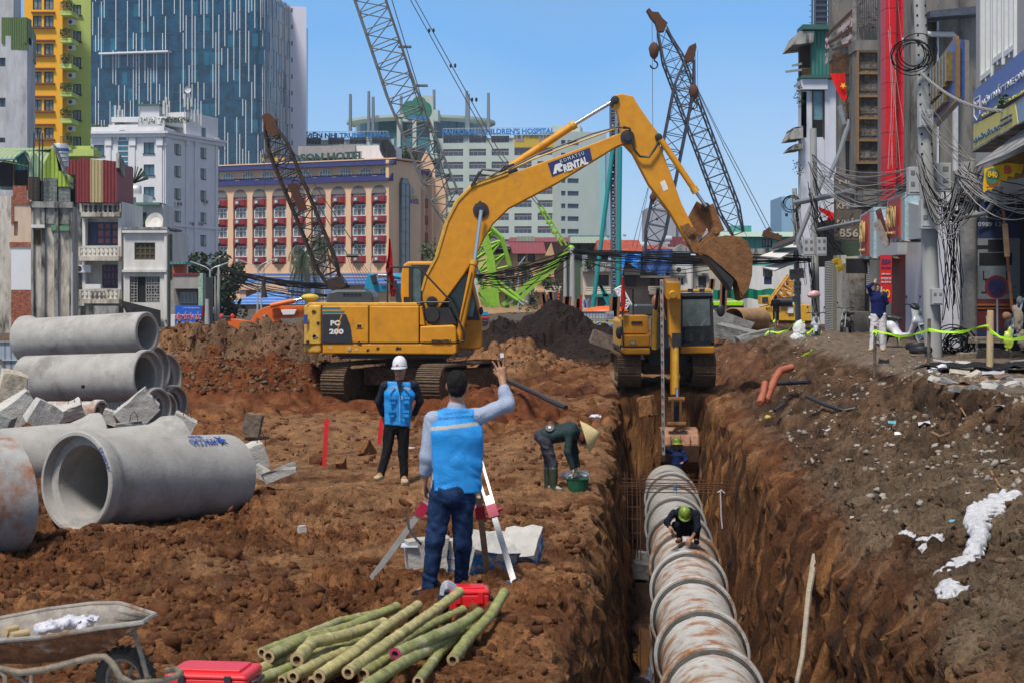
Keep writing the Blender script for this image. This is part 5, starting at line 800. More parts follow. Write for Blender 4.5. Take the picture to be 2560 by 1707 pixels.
 for i,(u,v,w,aL)in enumerate(((1608,615,26,'horizontal steel water tank on the roof behind the pyramid roofs'),(1668,598,22,'horizontal steel water tank high beside the crane boom'),(1716,600,14,'small steel water tank behind the excavator arm'),(1562,588,8,'small white tank on the skyline by the teal mast'),(1507,583,8,'reddish striped tank on the skyline left of the teal mast'))):
  m=MB();c=P(u,v,176);r=w/F*176/2;m.lt([(.01,0),(r*.7,.03),(r*.75,.2),(r*.75,r*2-.2),(r*.7,r*2),(.01,r*2)],c-Vector((r,0,0)),c+Vector((r,.2,0)),14);m.box((c.x,c.y,c.z-r*.9),(r*1.2,.4,r*.5));m.top('water_tank',aa('tank_pale',(.42,.44,.46),ab=.4),aL,'water tank','water tanks on the far roofs',aq=True)
 rg=random.Random(44);
 for(u,v,r)in((1395,715,.8),(1368,712,.5),(1320,748,1.3),(1475,660,.5)):
  m=MB();bM(m,P(u,v,163),r,140,.14,rg);b=P(u,v,163);m.tu([b-Vector((0,0,r)),b],.04,4);m.top('balcony_plant',dB,{1395:'green potted shrub on the peach house balcony',1368:'small blueish potted plant on the peach house ledge',1320:'dark bush at the foot of the peach house',1475:'little plant on the cream house roof rail'}[u],'plant')
gu()
# street of shops on the right
bZ=aa('dark_grimy_wall',(.175,.16,.145),ab=.9,ak=(.05,.045,.04),al=.42,bi=(.3,.28,.26),bt=.2,aN=True,ag=1.2,ae=.2)
cf=aa('lilac_white_wall',(.5,.5,.55),ab=.8,ak=(.32,.3,.3),al=.2,aN=True,ag=.8,ae=.06)
eq=aa('red_cladding',(.5,.006,.01),ab=.4,ae=.08)
gv=aa('green_corrugated',(.02,.13,.1),ab=.6,aP=('X',5,.04))
er=aa('bronze_frame',(.22,.12,.045),ab=.5,ae=.15)
fA=aa('roller_shutter',(.3,.29,.26),ab=.6,aP=('Z',14,.02),ak=(.15,.13,.1),al=.25)
es=aa('box_grey',(.36,.37,.38),ab=.6,ae=.08,ak=(.2,.18,.16),al=.15)
dL=aa('grey_pvc',(.2,.21,.22),ab=.5,ae=.1)
gw=aa('rail_green',(.02,.09,.07),ab=.6)
X,Z=(1,0,0),(0,0,1)
def aU(aA,x0,y0,y1,z0,z1,mt,name='street_wall',by=.126):
 m=MB();x1=x0+(y1-y0)*by;m.add([(x0,y0,z0),(x1,y1,z0),(x1+.3,y1,z0),(x0+.3,y0,z0),(x0,y0,z1),(x1,y1,z1),(x1+.3,y1,z1),(x0+.3,y0,z1)],[(3,2,1,0),(4,5,6,7),(0,1,5,4),(1,2,6,5),(2,3,7,6),(3,0,4,7)]);return m.bd(name,mt,aA)
def fB(mb,ah,rg,r=.12,n=14,size=.05):
 for p in ah:bM(mb,p,r,n,size,rg)
def gx():
 rg=random.Random(21);d=96.;t=ao('green_topped_house','narrow white house with a green corrugated top storey and tall bay windows','house',(P(2075,735,d).x,d,1.2));f=au(1995,d,2120,d);a2(t,f,cf,2062,2100,200,None,[],D=1);a2(t,f,cf,2003,2061.5,228,None,[(2031,2060,226+2,344)],D=1.,t=.2);ai(t,f,cf,'parapet',(2001,2066,200,226,-1,.4));ai(t,f,aa('blue_shade_glass',(.1,.21,.24),ab=.2),'window_blind',(2034,2057,228,300,-.15,-.1));ai(t,f,aT,'window_dark',(2034,2057,301,343,-.16,-.12));ai(t,f,bY,'window_frame',(2030,2033,225,346,-.1,.05),(2058,2061,225,346,-.1,.05),(2030,2061,223,227,-.1,.06));aU(t,P(2003,0,d).x-0,d-0,d+6,f.z(0,345),f.z(0,230),aa('blue_shade_glass'),'side_window',.3);ai(t,f,gv,'corrugated_wall',(2027,2098,78,196,-1,.3));ai(t,f,gw,'roof',(2000,2100,68,80,-1,.9),(2000,2100,192,199,-1,.6));q=MB();q.add([f.pt(f.s(1976),f.z(0,118),.8),f.pt(f.s(1993),f.z(0,84),.8),f.pt(f.s(2030),f.z(0,84),.8),f.pt(f.s(2028),f.z(0,112),.8),f.pt(f.s(1976),f.z(0,118),-3),f.pt(f.s(1993),f.z(0,84),-3),f.pt(f.s(2030),f.z(0,84),-3),f.pt(f.s(2028),f.z(0,112),-3)],[(0,3,2,1),(4,5,6,7),(0,1,5,4),(1,2,6,5),(0,4,7,3)]);q.bd('awning_roof',aQ,t);ai(t,f,bY,'dark_loggia',(2003,2027,84,192,-1,-.4));q=MB()
 for k in range(8):u=2004+k*3.2;f.box(q,f.s(u),f.s(u+1),f.z(0,192),f.z(0,172),0,.05)
 f.box(q,f.s(2003),f.s(2028),f.z(0,173),f.z(0,171),0,.06);q.bd('curved_rail',er,t)
 for(u0,u1,v)in((1962,2002,180),(1978,2002,165),(1983,2002,216)):q=MB();q.bar(f.pt(f.s(u0),f.z(0,v+2),.3),f.pt(f.s(u1),f.z(0,v-3),.3),.12);q.bd('rail',dL,t)
 for(u0,v0,v1)in((1967,320,352),(1970,362,378),(1978,318,325)):q=MB();q.pm([(f.s(u0),f.z(0,v1)),(f.s(u0+16),f.z(0,v0)),(f.s(2004),f.z(0,v0)),(f.s(2004),f.z(0,v1-4))],-2,.5,lambda x,y,o:f.pt(x,y,o));q.bd('balcony_canopy',aQ,t)
 q=MB();fB(q,[f.pt(f.s(1992+rg.uniform(-6,8)),f.z(0,v),.6)for v in list(range(222,270,6))+list(range(370,380,5))+list(range(410,440,6))],rg,.22,16,.06);q.bd('climbing_plant',dB,t);m=MB();b=P(2051,75,110);w=.9
 for sx in(-1,1):
  for sy in(-1,1):m.bar(b+Vector((sx*w/2,sy*w/2,0)),b+Vector((sx*w/2,sy*w/2,8)),.1)
 for k in range(22):z=k*.37;m.bar(b+Vector((-w/2,-w/2,z)),b+Vector((w/2,-w/2,z)),.07);m.bar(b+Vector((-w/2-.35,-w/2,z)),b+Vector((-w/2-.1,-w/2,z)),.04);m.bar(b+Vector((w/2+.1,-w/2,z)),b+Vector((w/2+.35,-w/2,z)),.04)
 m.bb(b.x-.3,b.x+.3,b.y-.2,b.y+.2,b.z,b.z+8);m.top('radio_mast',aa('mast_blue_grey',(.07,.09,.13),ab=.5),'dark lattice mast rising above the green corrugated storey','mast');d=80.;t=ao('brown_house','cluttered brown house with sagging balcony awnings between the green storey and the framed bay','house',(P(2120,735,d).x,d,1.2));f=au(2060,d,2145,d);a2(t,f,bZ,2098,2145,150,None,[(2116,2136,350,440)],D=.8);a2(t,f,bZ,2080,2140,-20,148,D=.8,zb=f.z(0,150));ai(t,f,aa('brown_plank',(.17,.085,.045),ab=.9,ae=.3),'plank_box',(2082,2122,138,190,-1,.4),(2112,2134,298,355,-1,.2));ai(t,f,aT,'dark_opening',(2114,2134,356,440,-.3,.15))
 for i in range(5):q=MB();q.pm([(f.s(2055+i*3),f.z(0,96+i*9)),(f.s(2128),f.z(0,24+i*22)),(f.s(2134),f.z(0,32+i*22)),(f.s(2060+i*3),f.z(0,101+i*9))],.5+i*.15,.6+i*.15,lambda x,y,o:f.pt(x,y,o));q.bd('awning_slat',aQ if i%2 else bY,t)
 q=MB();q.pm([(f.s(2098),f.z(0,60)),(f.s(2128),f.z(0,22)),(f.s(2134),f.z(0,110)),(f.s(2110),f.z(0,120))],-.2,.3,lambda x,y,o:f.pt(x,y,o));q.bd('torn_roof',aa('rusty_sheet',(.24,.17,.13),ab=.9,ae=.4),t)
 for(u0,u1,v0,v1)in((2098,2114,80,122),(2116,2128,60,110),(2056,2064,104,128),(2056,2062,140,168)):q=MB();q.sq([[f.pt(f.s(u0+(u1-u0)*i/3),f.z(0,v0+(v1-v0)*j/3+rg.uniform(-4,4)),.8+rg.uniform(-.1,.1))for i in range(4)]for j in range(4)],.01);q.bd('laundry',aa('pink_cloth',(.45,.28,.31),ab=.9,ae=.3),t)
 q=MB();fB(q,[f.pt(f.s(2118+rg.uniform(-14,10)),f.z(0,240+rg.uniform(-16,22)),.8)for _ in range(14)],rg,.22,20,.06);q.bd('balcony_plant',cA,t);ai(t,f,aa('brown_plank'),'planter',(2112,2134,262,284,.2,.9));m=MB();m.sq([[f.pt(f.s(u),f.z(0,v),1.3+.06*math.sin(i+j))for i,(u,v)in enumerate(r_)]for j,r_ in enumerate((((2062,193),(2074,194),(2086,195),(2099,193)),((2072,220),(2083,222),(2093,221),(2102,220)),((2081,243),(2089,245),(2096,246),(2104,248)),((2096,262),(2098,262),(2100,262),(2103,255))))],.01);fl=m.top('hanging_flag',aa('flag_red',(.62,.012,.01),ab=.7),'red flag with a yellow star hanging point down over the street','flag');m=MB();dE(m,f.pt(f.s(2093),f.z(0,224),1.42),.16,(.8,0,.6),(-.6,0,.8),(0,-1,0),.01);m.bd('star',aa('flag_yellow',(.75,.5,.02),ab=.7),fl)
 for k,(ah,r_)in enumerate((([(2124,300),(2100,380),(2072,445)],.1),([(2098,265),(2110,312)],.12))):
  m=MB();m.tu([P(u,v,76)for u,v in ah],r_,8);m.top('drain_pipe',dL,['long grey pipe slanting down across the white house wall','short dark pipe stub below the hanging flag'][k],'pipe',aq=True)
 d=62.;t=ao('framed_bay_building','grimy building with a tall bronze framed column of five crinkled film panes','building',(P(2175,735,d).x,d,1.2));f=au(2135,d,2216,d);ai(t,f,bZ,'wall',(2137,2215,106,520,-1.,0));ai(t,f,aa('black_mould',(.05,.045,.04),ab=.95,ae=.5,ak=(.25,.22,.19),al=.2,ag=1.5),'lower_wall',(2139,2213,413,505,0,.15));ai(t,f,bZ,'balcony_slab',(2142,2212,478,512,0,1.2));gy=aa('crinkled_film',(.17,.145,.125),ab=.35,ae=.5,ag=1.6,aB=.25,aS=3,ak=(.36,.34,.32),al=.25);q=MB();
 for v in(131,186,243,298,353,409):f.box(q,f.s(2138),f.s(2210),f.z(0,v+3),f.z(0,v-3),0,.28)
 for u in(2141,2207):f.box(q,f.s(u-2.7),f.s(u+2.7),f.z(0,412),f.z(0,128),0,.285)
 fr=q.bd('bay_frame',er,t)
 for k in range(5):v=134+k*55.8;ai(t,f,gy,'film_pane',(2144,2205,v,v+49,0,.1));
 for k in range(5):
  q=MB();v=134+k*55.8
  for u in(2158,2175,2192):f.box(q,f.s(u)-.012,f.s(u)+.012,f.z(0,v+49),f.z(0,v),.1,.13)
  f.box(q,f.s(2144),f.s(2205),f.z(0,v+40),f.z(0,v+38),.1,.131);f.box(q,f.s(2144),f.s(2205),f.z(0,v+12),f.z(0,v+10),.1,.131);q.bd('inner_grille',aa('grille_brown',(.1,.085,.07),ab=.7),t)
 ai(t,f,aa('mottled_back',(.22,.21,.2),ab=.9,ae=.5,ag=1.4),'upper_recess',(2140,2213,-20,105,-.7,-.6));ai(t,f,aa('teal_shutter',(.03,.17,.17)),'shutter',(2170,2196,72,104,-.6,-.55));ai(t,f,bZ,'slab',(2134,2214,104,130,-1,.3));q=MB();cd=random.Random(2)
 for u in np.arange(2142,2213,4.6):f.box(q,f.s(u)-.018,f.s(u)+.018,f.z(0,104),f.z(0,-25),.05,.09)
 for k in range(46):u=2142+cd.uniform(0,64);v=cd.uniform(-20,70);f.box(q,f.s(u),f.s(u+cd.choice([5,9,14])),f.z(0,v)-.018,f.z(0,v)+.018,.048,.092)
 for cu in(2152,2176,2200):
  for sg in(1,-1):
   ah=[f.pt(f.s(cu+sg*7*math.cos(a)*(1-a/9)),f.z(0,62+(1 if sg>0 else 1)*12*math.sin(a)+a*4),.07)for a in np.linspace(0,7,14)];q.tu(ah,.02,4)
 q.bd('balcony_grille',aa('grille_iron',(.07,.06,.06),ab=.7),t);d=58.;t=ao('red_clad_building','narrow building with two tall glossy red clad columns','building',(P(2245,735,d).x,d,1.2));f=au(2212,d,2276,d)
 for k in range(9):v=-40+k*62;ai(t,f,eq,'red_panel',(2214,2240,v,min(v+60.8,500),-.8,0));ai(t,f,eq,'red_panel',(2245,2269+(4 if k>1 else 0),v+5,min(v+66,470),-.3,.5))
 ai(t,f,aa('silver_strip',(.55,.55,.56),ab=.3,b9=.5),'silver_strip',(2240,2245,-40,500,-.8,-.2));ai(t,f,bZ,'back_wall',(2216,2280,-40,600,-1.4,-.9));ai(t,f,cf,'capital',(2246,2270,102,118,0,.6));d=50.;t=ao('concrete_shop_house','tall grey stained concrete house wall with a dark metal rain ledge and white pipe','house',(P(2360,735,d).x,d,1.2));f=au(2268,d,2450,d);a2(t,f,bZ,2275,2447,-30,560,[(2315,2340,55,200)],D=.8,zb=f.z(0,570));ai(t,f,bZ,'wall_rib',(2270,2290,-30,560,0,.4));ai(t,f,cf,'window_post',(2341,2345,55,430,-.2,.1));q=MB();q.pm([(f.s(2310),f.z(0,54)),(f.s(2440),f.z(0,44)),(f.s(2440),f.z(0,24)),(f.s(2310),f.z(0,38))],0,.7,lambda x,y,o:f.pt(x,y,o));q.bd('rain_ledge',aa('slate_metal',(.055,.06,.085),ab=.5,ae=.2,aB=.05,aS=2),t);q=MB();q.tu([f.pt(f.s(2312),f.z(0,90),.3),f.pt(f.s(2376),f.z(0,91),.3),f.pt(f.s(2382),f.z(0,97),.3),f.pt(f.s(2382),f.z(0,430),.3)],.085,8);q.bd('white_pipe',aa('pvc_white',(.42,.41,.4),ab=.5),t,aq=True);d=54.;t=ao('ground_floor_shops','shuttered ground floor shop fronts and pale columns under the overhanging signs','shops',(P(2200,735,d).x,d,1.2));f=au(1990,86,2445,46)
 for(u0,u1,mt,nm,v0)in((2040,2062,aT,'doorway',640),(2062,2083,fA,'roller_shutter',655),(2083,2092,aa('olive_pillar',(.24,.22,.15),ab=.9,ae=.2),'pillar',640),(2092,2104,aa('pale_pillar',(.4,.38,.33),ab=.9,ae=.2),'pillar',640),(2104,2124,aa('peeling_pillar',(.33,.3,.25),ab=.9,ak=(.14,.11,.09),al=.4,ag=3,ae=.3),'pillar',660),(2124,2146,aa('brown_door_dark',(.07,.045,.035),ab=.8),'doorway',670),(2146,2174,aT,'doorway',670),(2174,2228,aa('cream_shop_wall',(.42,.38,.31),ab=.8,ak=(.26,.23,.2),al=.3,aN=True),'wall',610),(2228,2264,eq if 0 else aa('dark_red_column',(.16,.01,.012),ab=.5),'red_column',600),(2240,2330,cf,'wall',590)):
  m=MB();f.box(m,f.s(u0),f.s(u1),.9,f.z(u0,v0),-4,0 if 'door' not in nm else-.6);m.bd(nm,mt,t)
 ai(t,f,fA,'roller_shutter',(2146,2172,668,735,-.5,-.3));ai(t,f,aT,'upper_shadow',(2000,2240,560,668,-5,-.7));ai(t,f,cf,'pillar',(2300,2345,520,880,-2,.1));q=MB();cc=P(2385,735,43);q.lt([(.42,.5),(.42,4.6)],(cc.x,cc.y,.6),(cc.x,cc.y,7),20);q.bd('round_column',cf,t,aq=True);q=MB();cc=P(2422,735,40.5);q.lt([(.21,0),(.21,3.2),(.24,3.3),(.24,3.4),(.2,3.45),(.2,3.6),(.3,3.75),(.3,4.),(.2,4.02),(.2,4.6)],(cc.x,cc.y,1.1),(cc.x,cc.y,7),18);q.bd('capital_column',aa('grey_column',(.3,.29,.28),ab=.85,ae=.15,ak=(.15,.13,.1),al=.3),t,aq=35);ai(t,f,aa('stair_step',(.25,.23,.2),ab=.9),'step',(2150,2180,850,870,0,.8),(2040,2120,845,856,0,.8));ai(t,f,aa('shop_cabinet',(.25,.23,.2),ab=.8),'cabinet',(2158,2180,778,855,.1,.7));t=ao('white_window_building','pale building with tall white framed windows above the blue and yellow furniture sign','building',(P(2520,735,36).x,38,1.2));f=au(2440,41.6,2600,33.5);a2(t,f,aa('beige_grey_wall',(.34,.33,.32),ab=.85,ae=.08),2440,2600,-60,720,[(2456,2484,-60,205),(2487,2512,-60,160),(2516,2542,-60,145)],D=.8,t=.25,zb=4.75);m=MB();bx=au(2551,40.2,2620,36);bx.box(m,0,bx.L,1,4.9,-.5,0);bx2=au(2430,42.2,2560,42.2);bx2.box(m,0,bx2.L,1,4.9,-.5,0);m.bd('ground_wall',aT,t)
 for a,b,v in((2456,2484,205),(2487,2512,163),(2516,2542,145)):
  q=MB();
  for u in(a+1,(a+b)/2,b-1):f.box(q,f.s(u)-.07,f.s(u)+.07,f.z(u,v),f.z(u,-60),-.1,.06)
  f.box(q,f.s(a),f.s(b),f.z(a,v),f.z(a,v)+.12,-.1,.065);w_=q.bd('window_frame',ct,t);ai(w_,f,cw,'pane',(a,b,-60,v,-.2,-.15))
 s=ao('furniture_sign','large slanting blue and yellow furniture shop sign on the right edge','sign',P(2500,300,37));g=au(2448,38.6,2590,32.5)
 def bH(par,face,ah,o0,o1,mt,name):
  q=MB();q.pm([(face.s(u),face.z(u,v))for u,v in ah],o0,o1,lambda x,y,o:face.pt(x,y,o));return q.bd(name,mt,par)
 bH(s,g,[(2448,312),(2590,222),(2590,112),(2448,228)],0,.12,aa('sign_slate_blue',(.085,.14,.36),ab=.5,ae=.05),'blue_board');bH(s,g,[(2448,378),(2562,312),(2553,260),(2448,312)],0,.125,aa('sign_yellow',(.55,.47,.11),ab=.5,ae=.05),'yellow_board');bH(s,g,[(2562,312),(2590,296),(2590,230),(2555,262)],0,.118,aa('sign_pale_blue',(.2,.3,.42),ab=.5),'pale_corner');bH(s,g,[(2446,382),(2562,315),(2590,300),(2590,296),(2448,374)],-.3,.16,aQ,'lower_edge');cN=aa('sign_letter_white',(.62,.62,.66),ab=.5);dM=aa('sign_letter_blue',(.02,.04,.18),ab=.5);MYl=aa('sign_letter_yellow',(.55,.5,.12),ab=.5)
 def cg(body,par,face,ua,va,ub,vb,hpx,mt,**k):
  a=face.pt(face.s(ua),face.z(ua,va),.14);b=face.pt(face.s(ub),face.z(ub,vb),.14);return aH(body,1,mt,(a+b)/2,b-a,Z,par,aD=(b-a).length,aE=hpx/F*face.d(face.s(ua)),**k)
 cg('NỘI THẤT THE ONE',s,g,2471,258,2585,176,27,cN,aO=.02);cg('ĐỪNG SANG KHÔNG GIAN CÙNG BẠN',s,g,2469,292,2580,228,11,MYl);cg('NỘI THẤT QUỐC DƯƠNG',s,g,2451,352,2517,316,17,aa('sign_letter_teal',(.1,.17,.28)),aO=.02);cg('Đ/C: 840 Đường La Thành',s,g,2519,303,2547,287,6,dM);cg('Tel: 0989 124 868',s,g,2519,316,2547,300,6,dM);cg('THE ONE',s,g,2451,263,2466,253,9,cN);q=MB();sh=[(2451,249),(2466,240),(2466,285),(2459,302),(2451,290)]
 for a,b in zip(sh,sh[1:]+sh[:1]):q.bar(g.pt(g.s(a[0]),g.z(*a),.14),g.pt(g.s(b[0]),g.z(*b),.14),.02)
 q.bd('shield_outline',cN,s);s=ao('gold_letter_sign','projecting blue sign with upright golden letters and a brown edge','sign',P(2380,210,43));g=au(2344,45.5,2416,42);bH(s,g,[(2346,318),(2413,246),(2413,100),(2344,196)],0,.25,aa('gold_sign_blue',(.045,.1,.3),ab=.3,ae=.2),'board');q=MB();c=[(2346,318),(2414,246),(2414,100),(2344,196)]
 for a,b in zip(c,c[1:]+c[:1]):q.bar(g.pt(g.s(a[0]),g.z(*a),.2),g.pt(g.s(b[0]),g.z(*b),.2),.09,.2)
 q.bd('gold_edge',er,s);m=MB();m.pm([(2412,248),(2423,250),(2423,102),(2412,100)],42,42.3,lambda u,v,y:P(u,v,y));m.bd('side_panel',aa('sign_side',(.2,.18,.16)),s);fC=aa('gold_letter',(.42,.27,.09),ab=.25,b9=.7,ae=.3);q0=[(2346,204,272),(2354,186,268),(2362,178,258),(2370,170,250),(2378,160,244),(2386,152,232),(2394,142,222),(2402,134,208)]
 for i,(u,v0,v1)in enumerate(q0):bH(s,g,[(u,v1),(u+5,v1-5),(u+5,v0-5),(u,v0)],.25,.4,fC,'golden_letter')
 for i in range(6):u=2357+i*7;bH(s,g,[(u,296-i*7),(u+5,291-i*7),(u+5,268-i*7),(u,273-i*7)],.25,.38,fC,'golden_letter')
 s=ao('shop_poster','tall dark blue shop poster with a phone number above desk and chair pictures','poster',P(2500,880,40));g=au(2440,40.4,2555,40.2);ai(s,g,aa('poster_navy',(.008,.018,.07),ab=.6),'navy_panel',(2440,2550,486,597,-.1,0));ai(s,g,aa('poster_grey',(.16,.18,.19),ab=.6,ae=.1),'picture_panel',(2440,2550,597,748,-.1,0));ai(s,g,aa('poster_red',(.1,.008,.012),ab=.6),'red_panel',(2440,2550,748,824,-.1,0));ai(s,g,aa('poster_navy'),'lower_panel',(2440,2550,824,845,-.1,0));ai(s,g,aa('poster_orange',(.3,.09,.02)),'bench',(2441,2549,760,765,0,.04),(2441,2549,770,773,0,.03));ai(s,g,aT,'desk_picture',(2448,2530,633,664,0,.01),(2442,2476,614,622,0,.012),(2470,2512,600,630,0,.008));q=MB()
 for(u,v)in((2457,700),(2515,700)):
  g.box(q,g.s(u),g.s(u+14),g.z(u,v),g.z(u,v-3),0,.012);g.box(q,g.s(u),g.s(u+3),g.z(u,v),g.z(u,v-22),0,.012);g.box(q,g.s(u+6),g.s(u+8),g.z(u,v+30),g.z(u,v),0,.012);g.box(q,g.s(u-4),g.s(u+18),g.z(u,v+33),g.z(u,v+30),0,.012)
 q.bd('chair_picture',aT,s);dN=aa('poster_white',(.33,.34,.36),ab=.6);aH('THE ONE',1,dN,g.pt(g.s(2496),g.z(0,511),.01),X,Z,s,aD=.68,aE=.12,dX=1.2);aH('ĐẠI LÝ QUỐC DƯƠNG',1,aa('poster_yellow',(.3,.3,.06)),g.pt(g.s(2495),g.z(0,563),.01),X,Z,s,aD=.94,aE=.075);aH('0989 124 868',1,dN,g.pt(g.s(2495),g.z(0,580),.01),X,Z,s,aD=.94,aE=.105,aO=.015);aH('T O',1,dN,g.pt(g.s(2495),g.z(0,532),.01),X,Z,s,aD=.22,aE=.05);q=MB();sh=[(2450,498),(2540,498),(2540,525),(2520,545),(2495,550),(2470,545),(2450,525)]
 for a,b in zip(sh,sh[1:]+sh[:1]):q.bar(g.pt(g.s(a[0]),g.z(*a),.012),g.pt(g.s(b[0]),g.z(*b),.012),.015)
 for(cu)in(2488,2502):
  dm=[(cu-8,532),(cu,524),(cu+8,532),(cu,540)]
  for a,b in zip(dm,dm[1:]+dm[:1]):q.bar(g.pt(g.s(a[0]),g.z(*a),.012),g.pt(g.s(b[0]),g.z(*b),.012),.012)
 q.bd('shield_outline',dN,s);a=ao('striped_awning','grey striped awning with a yellow scalloped banner on the right edge','awning',P(2510,400,36));q=MB();q.sq([[P(2446,412,37.5),P(2505,368,35.5),P(2600,300,33)],[P(2440,420,36.3),P(2512,392,34),P(2600,345,31.5)]],.03);q.bd('canvas',aa('stripe_canvas',(.26,.25,.25),ab=.8,aP=('X',9,.03),ae=.25),a);q=MB();q.pm([(2462,422),(2560,380),(2600,360),(2600,435),(2545,448),(2520,452),(2515,440)],35.,35.03,lambda x,y,o:P(x,y,o));q.bd('orange_canvas',aa('orange_canvas',(.36,.2,.05),ab=.7,ae=.25,aB=.1,aS=3),a);q=MB();sc_=[(2460,424),(2500,414),(2545,445)];ba=[(2461,422),(2520,408),(2560,412),(2553,436),(2538,432),(2534,444),(2520,441),(2516,454),(2502,452),(2498,466),(2484,466),(2478,480),(2472,474),(2459,482),(2457,470)];q.pm(ba,34.9,34.93,lambda x,y,o:P(x,y,o));q.bd('yellow_banner',aa('banner_yellow',(.62,.36,.02),ab=.7),a);q=MB();c0=P(2481,441,34.87);n=14;q.pm([(17*math.cos(6.283*k/n),20*math.sin(6.283*k/n))for k in range(n)],0,.01,lambda x,y,o:c0+Vector((x/F*34.9,-o,-y/F*34.9)));q.bd('green_shield',aa('banner_green',(.05,.14,.08)),a);aH('840',1,aa('banner_yellow'),c0+Vector((0,-.02,.03)),(1,0,-.1),(.1,0,1),a,aD=.2,aE=.13,aO=.03);aH('B',1,aa('banner_red',(.45,.06,.02)),P(2520,425,34.86),X,Z,a,aD=.14,aE=.17,aO=.05);aH('Đường La Thành',1,aa('banner_red'),P(2482,466,34.86),(1,0,.3),(-.3,0,1),a,aD=.26,aE=.06);s=ao('brown_sign','tall brown sign reading NOI CHIEN NHAT 856 in pale letters','sign',P(2122,600,66));s['label']='tall brown upright sign with pale serif letters and the number 856';g=au(2088,66,2156,66);ai(s,g,aa('sign_brown',(.12,.1,.085),ab=.7,ae=.12),'board',(2089,2155,435,601,-.35,0));ML=aa('sign_pale',(.4,.36,.29),ab=.7)
 for bd,v,w_,hh in(('NỘI',455,.75,.26),('KHIÊN',513,.95,.3),('NHẬT',555,.9,.28),('856',583,.74,.32)):aH(bd,1,ML,g.pt(g.s(2122),g.z(0,v),.01),X,Z,s,aD=w_,aE=hh,aO=.02)
 for i,(u0,u1,v0,v1,d0,d1,aL)in enumerate(((2150,2184,540,645,61,58,'slanting red sign box with yellow letters beside the brown sign'),(2218,2262,502,602,53,49,'red and pale blue sign box with yellow letters under the red columns'))):
  s=ao('sign_box',aL,'sign',P((u0+u1)/2,v1,d0),0,'angled shop sign boxes');g=au(u0,d0,u1,d1);bH(s,g,[(u0,v1-5),(u1,v1),(u1,v0-22),(u0,v0)],-.5,0,aa('box_pale_blue',(.3,.42,.46),ab=.6,ae=.2),'light_box');bH(s,g,[(u0+5,v1-8),(u1-9,v1-6),(u1-9,v0-10),(u0+5,v0+3)],0,.04,aa('box_red',(.42,.05,.04),ab=.6),'red_panel');me_=cg('SƠN',s,g,u0+9,v0+42,u1-12,v0+38,55,aa('box_yellow',(.6,.4,.14)),aO=.04);cg('ĐIỆN NƯỚC',s,g,u0+7,v1-18,u1-11,v1-20,9,aa('box_yellow'));bH(s,g,[(u0,v1+5),(u1+6,v1+2),(u1,v1-2),(u0,v1-5)],-1.4,.05,aQ,'under_tray');bH(s,g,[(u1,v1-2),(u1+52,v1-8),(u1+52,v0+20),(u1,v0+5)],-.4,-.1,es,'back_box')
 m=MB();m.pm([(2182,560),(2200,548),(2226,612),(2212,624)],52,52.06,lambda x,y,o:P(x,y,o));m.top('broken_board',aa('broken_grey',(.28,.25,.24),ab=.8,ae=.3),'tilted broken grey board hanging between the two red sign boxes','board');m=MB();m.pm([(2188,528),(2202,520),(2224,598),(2212,610)],52.3,52.36,lambda x,y,o:P(x,y,o));m.top('broken_board',aa('broken_maroon',(.14,.04,.04),ab=.8,ae=.3),'dark maroon strip board hanging beside the tilted grey board','board');s=ao('red_banner','narrow red hanging banner with the number 854 behind the woman','banner',P(2215,757,55));g=au(2200,55,2230,55);ai(s,g,aa('banner_bright_red',(.55,.012,.012),ab=.6,ae=.08),'cloth',(2200.5,2229.5,638,758,-.03,0))
 for bd,v,w_,hh,mt in(('854',654,.28,.17,dM),('ĐÊ LA THÀNH',669,.3,.06,dM),('ĐIỆN THOẠI:',686,.28,.07,cN),('0978 650 150',697,.32,.07,cN),('0961 078 450',706,.32,.07,cN),('SO',735,.25,.28,aa('banner_yl',(.7,.55,.03)))):aH(bd,1,mt,g.pt(g.s(2215),g.z(0,v),.01),X,Z,s,aD=w_,aE=hh,aO=.02)
 s=ao('yellow_sign','small tilted yellow sign with red and black print under the brown sign','sign',P(2096,680,62));q=MB();q.pm([(2079,650),(2098,642),(2113,672),(2097,682)],62,62.06,lambda x,y,o:P(x,y,o));q.bd('board',aa('sign_bright_yellow',(.6,.42,.03),ab=.6),s);aH('XOÀI',1,aa('box_red'),P(2088,652,61.95),(1,0,.35),(-.35,0,1),s,aD=.18,aE=.09);aH('bánh mì\ncà phê',1,aI,P(2100,671,61.95),(1,0,.35),(-.35,0,1),s,aD=.22,aE=.12);m=MB();g=au(2116,60,2170,60);g.box(m,g.s(2117),g.s(2169),g.z(0,684),g.z(0,647),-.2,0);m.top('black_screen',aI,'black rectangular shop screen hanging above the shuttered doorway','screen');m=MB();m.pm([(2104,602),(2150,602),(2152,640),(2118,642),(2104,628)],61,61.8,lambda x,y,o:P(x,y,o));m.top('green_box',aa('mould_green',(.05,.075,.05),ab=.8,ae=.2),'dark mossy green box canopy below the number 856 sign','box');m=MB();m.sq([[P(2046,518,70),P(2062,524,70.2),P(2086,550,70)],[P(2048,526,70),P(2066,540,70.2),P(2088,535,70)]],.02);m.top('folded_flag',aa('flag_red'),'bundled bright red flags rolled up left of the brown sign','flag');m=MB();m.pm([(2068,545),(2088,530),(2088,548),(2070,556)],70.3,70.5,lambda x,y,o:P(x,y,o));m.top('folded_flag',aa('flag_red'),'second small red cloth just below the rolled up flags','flag')
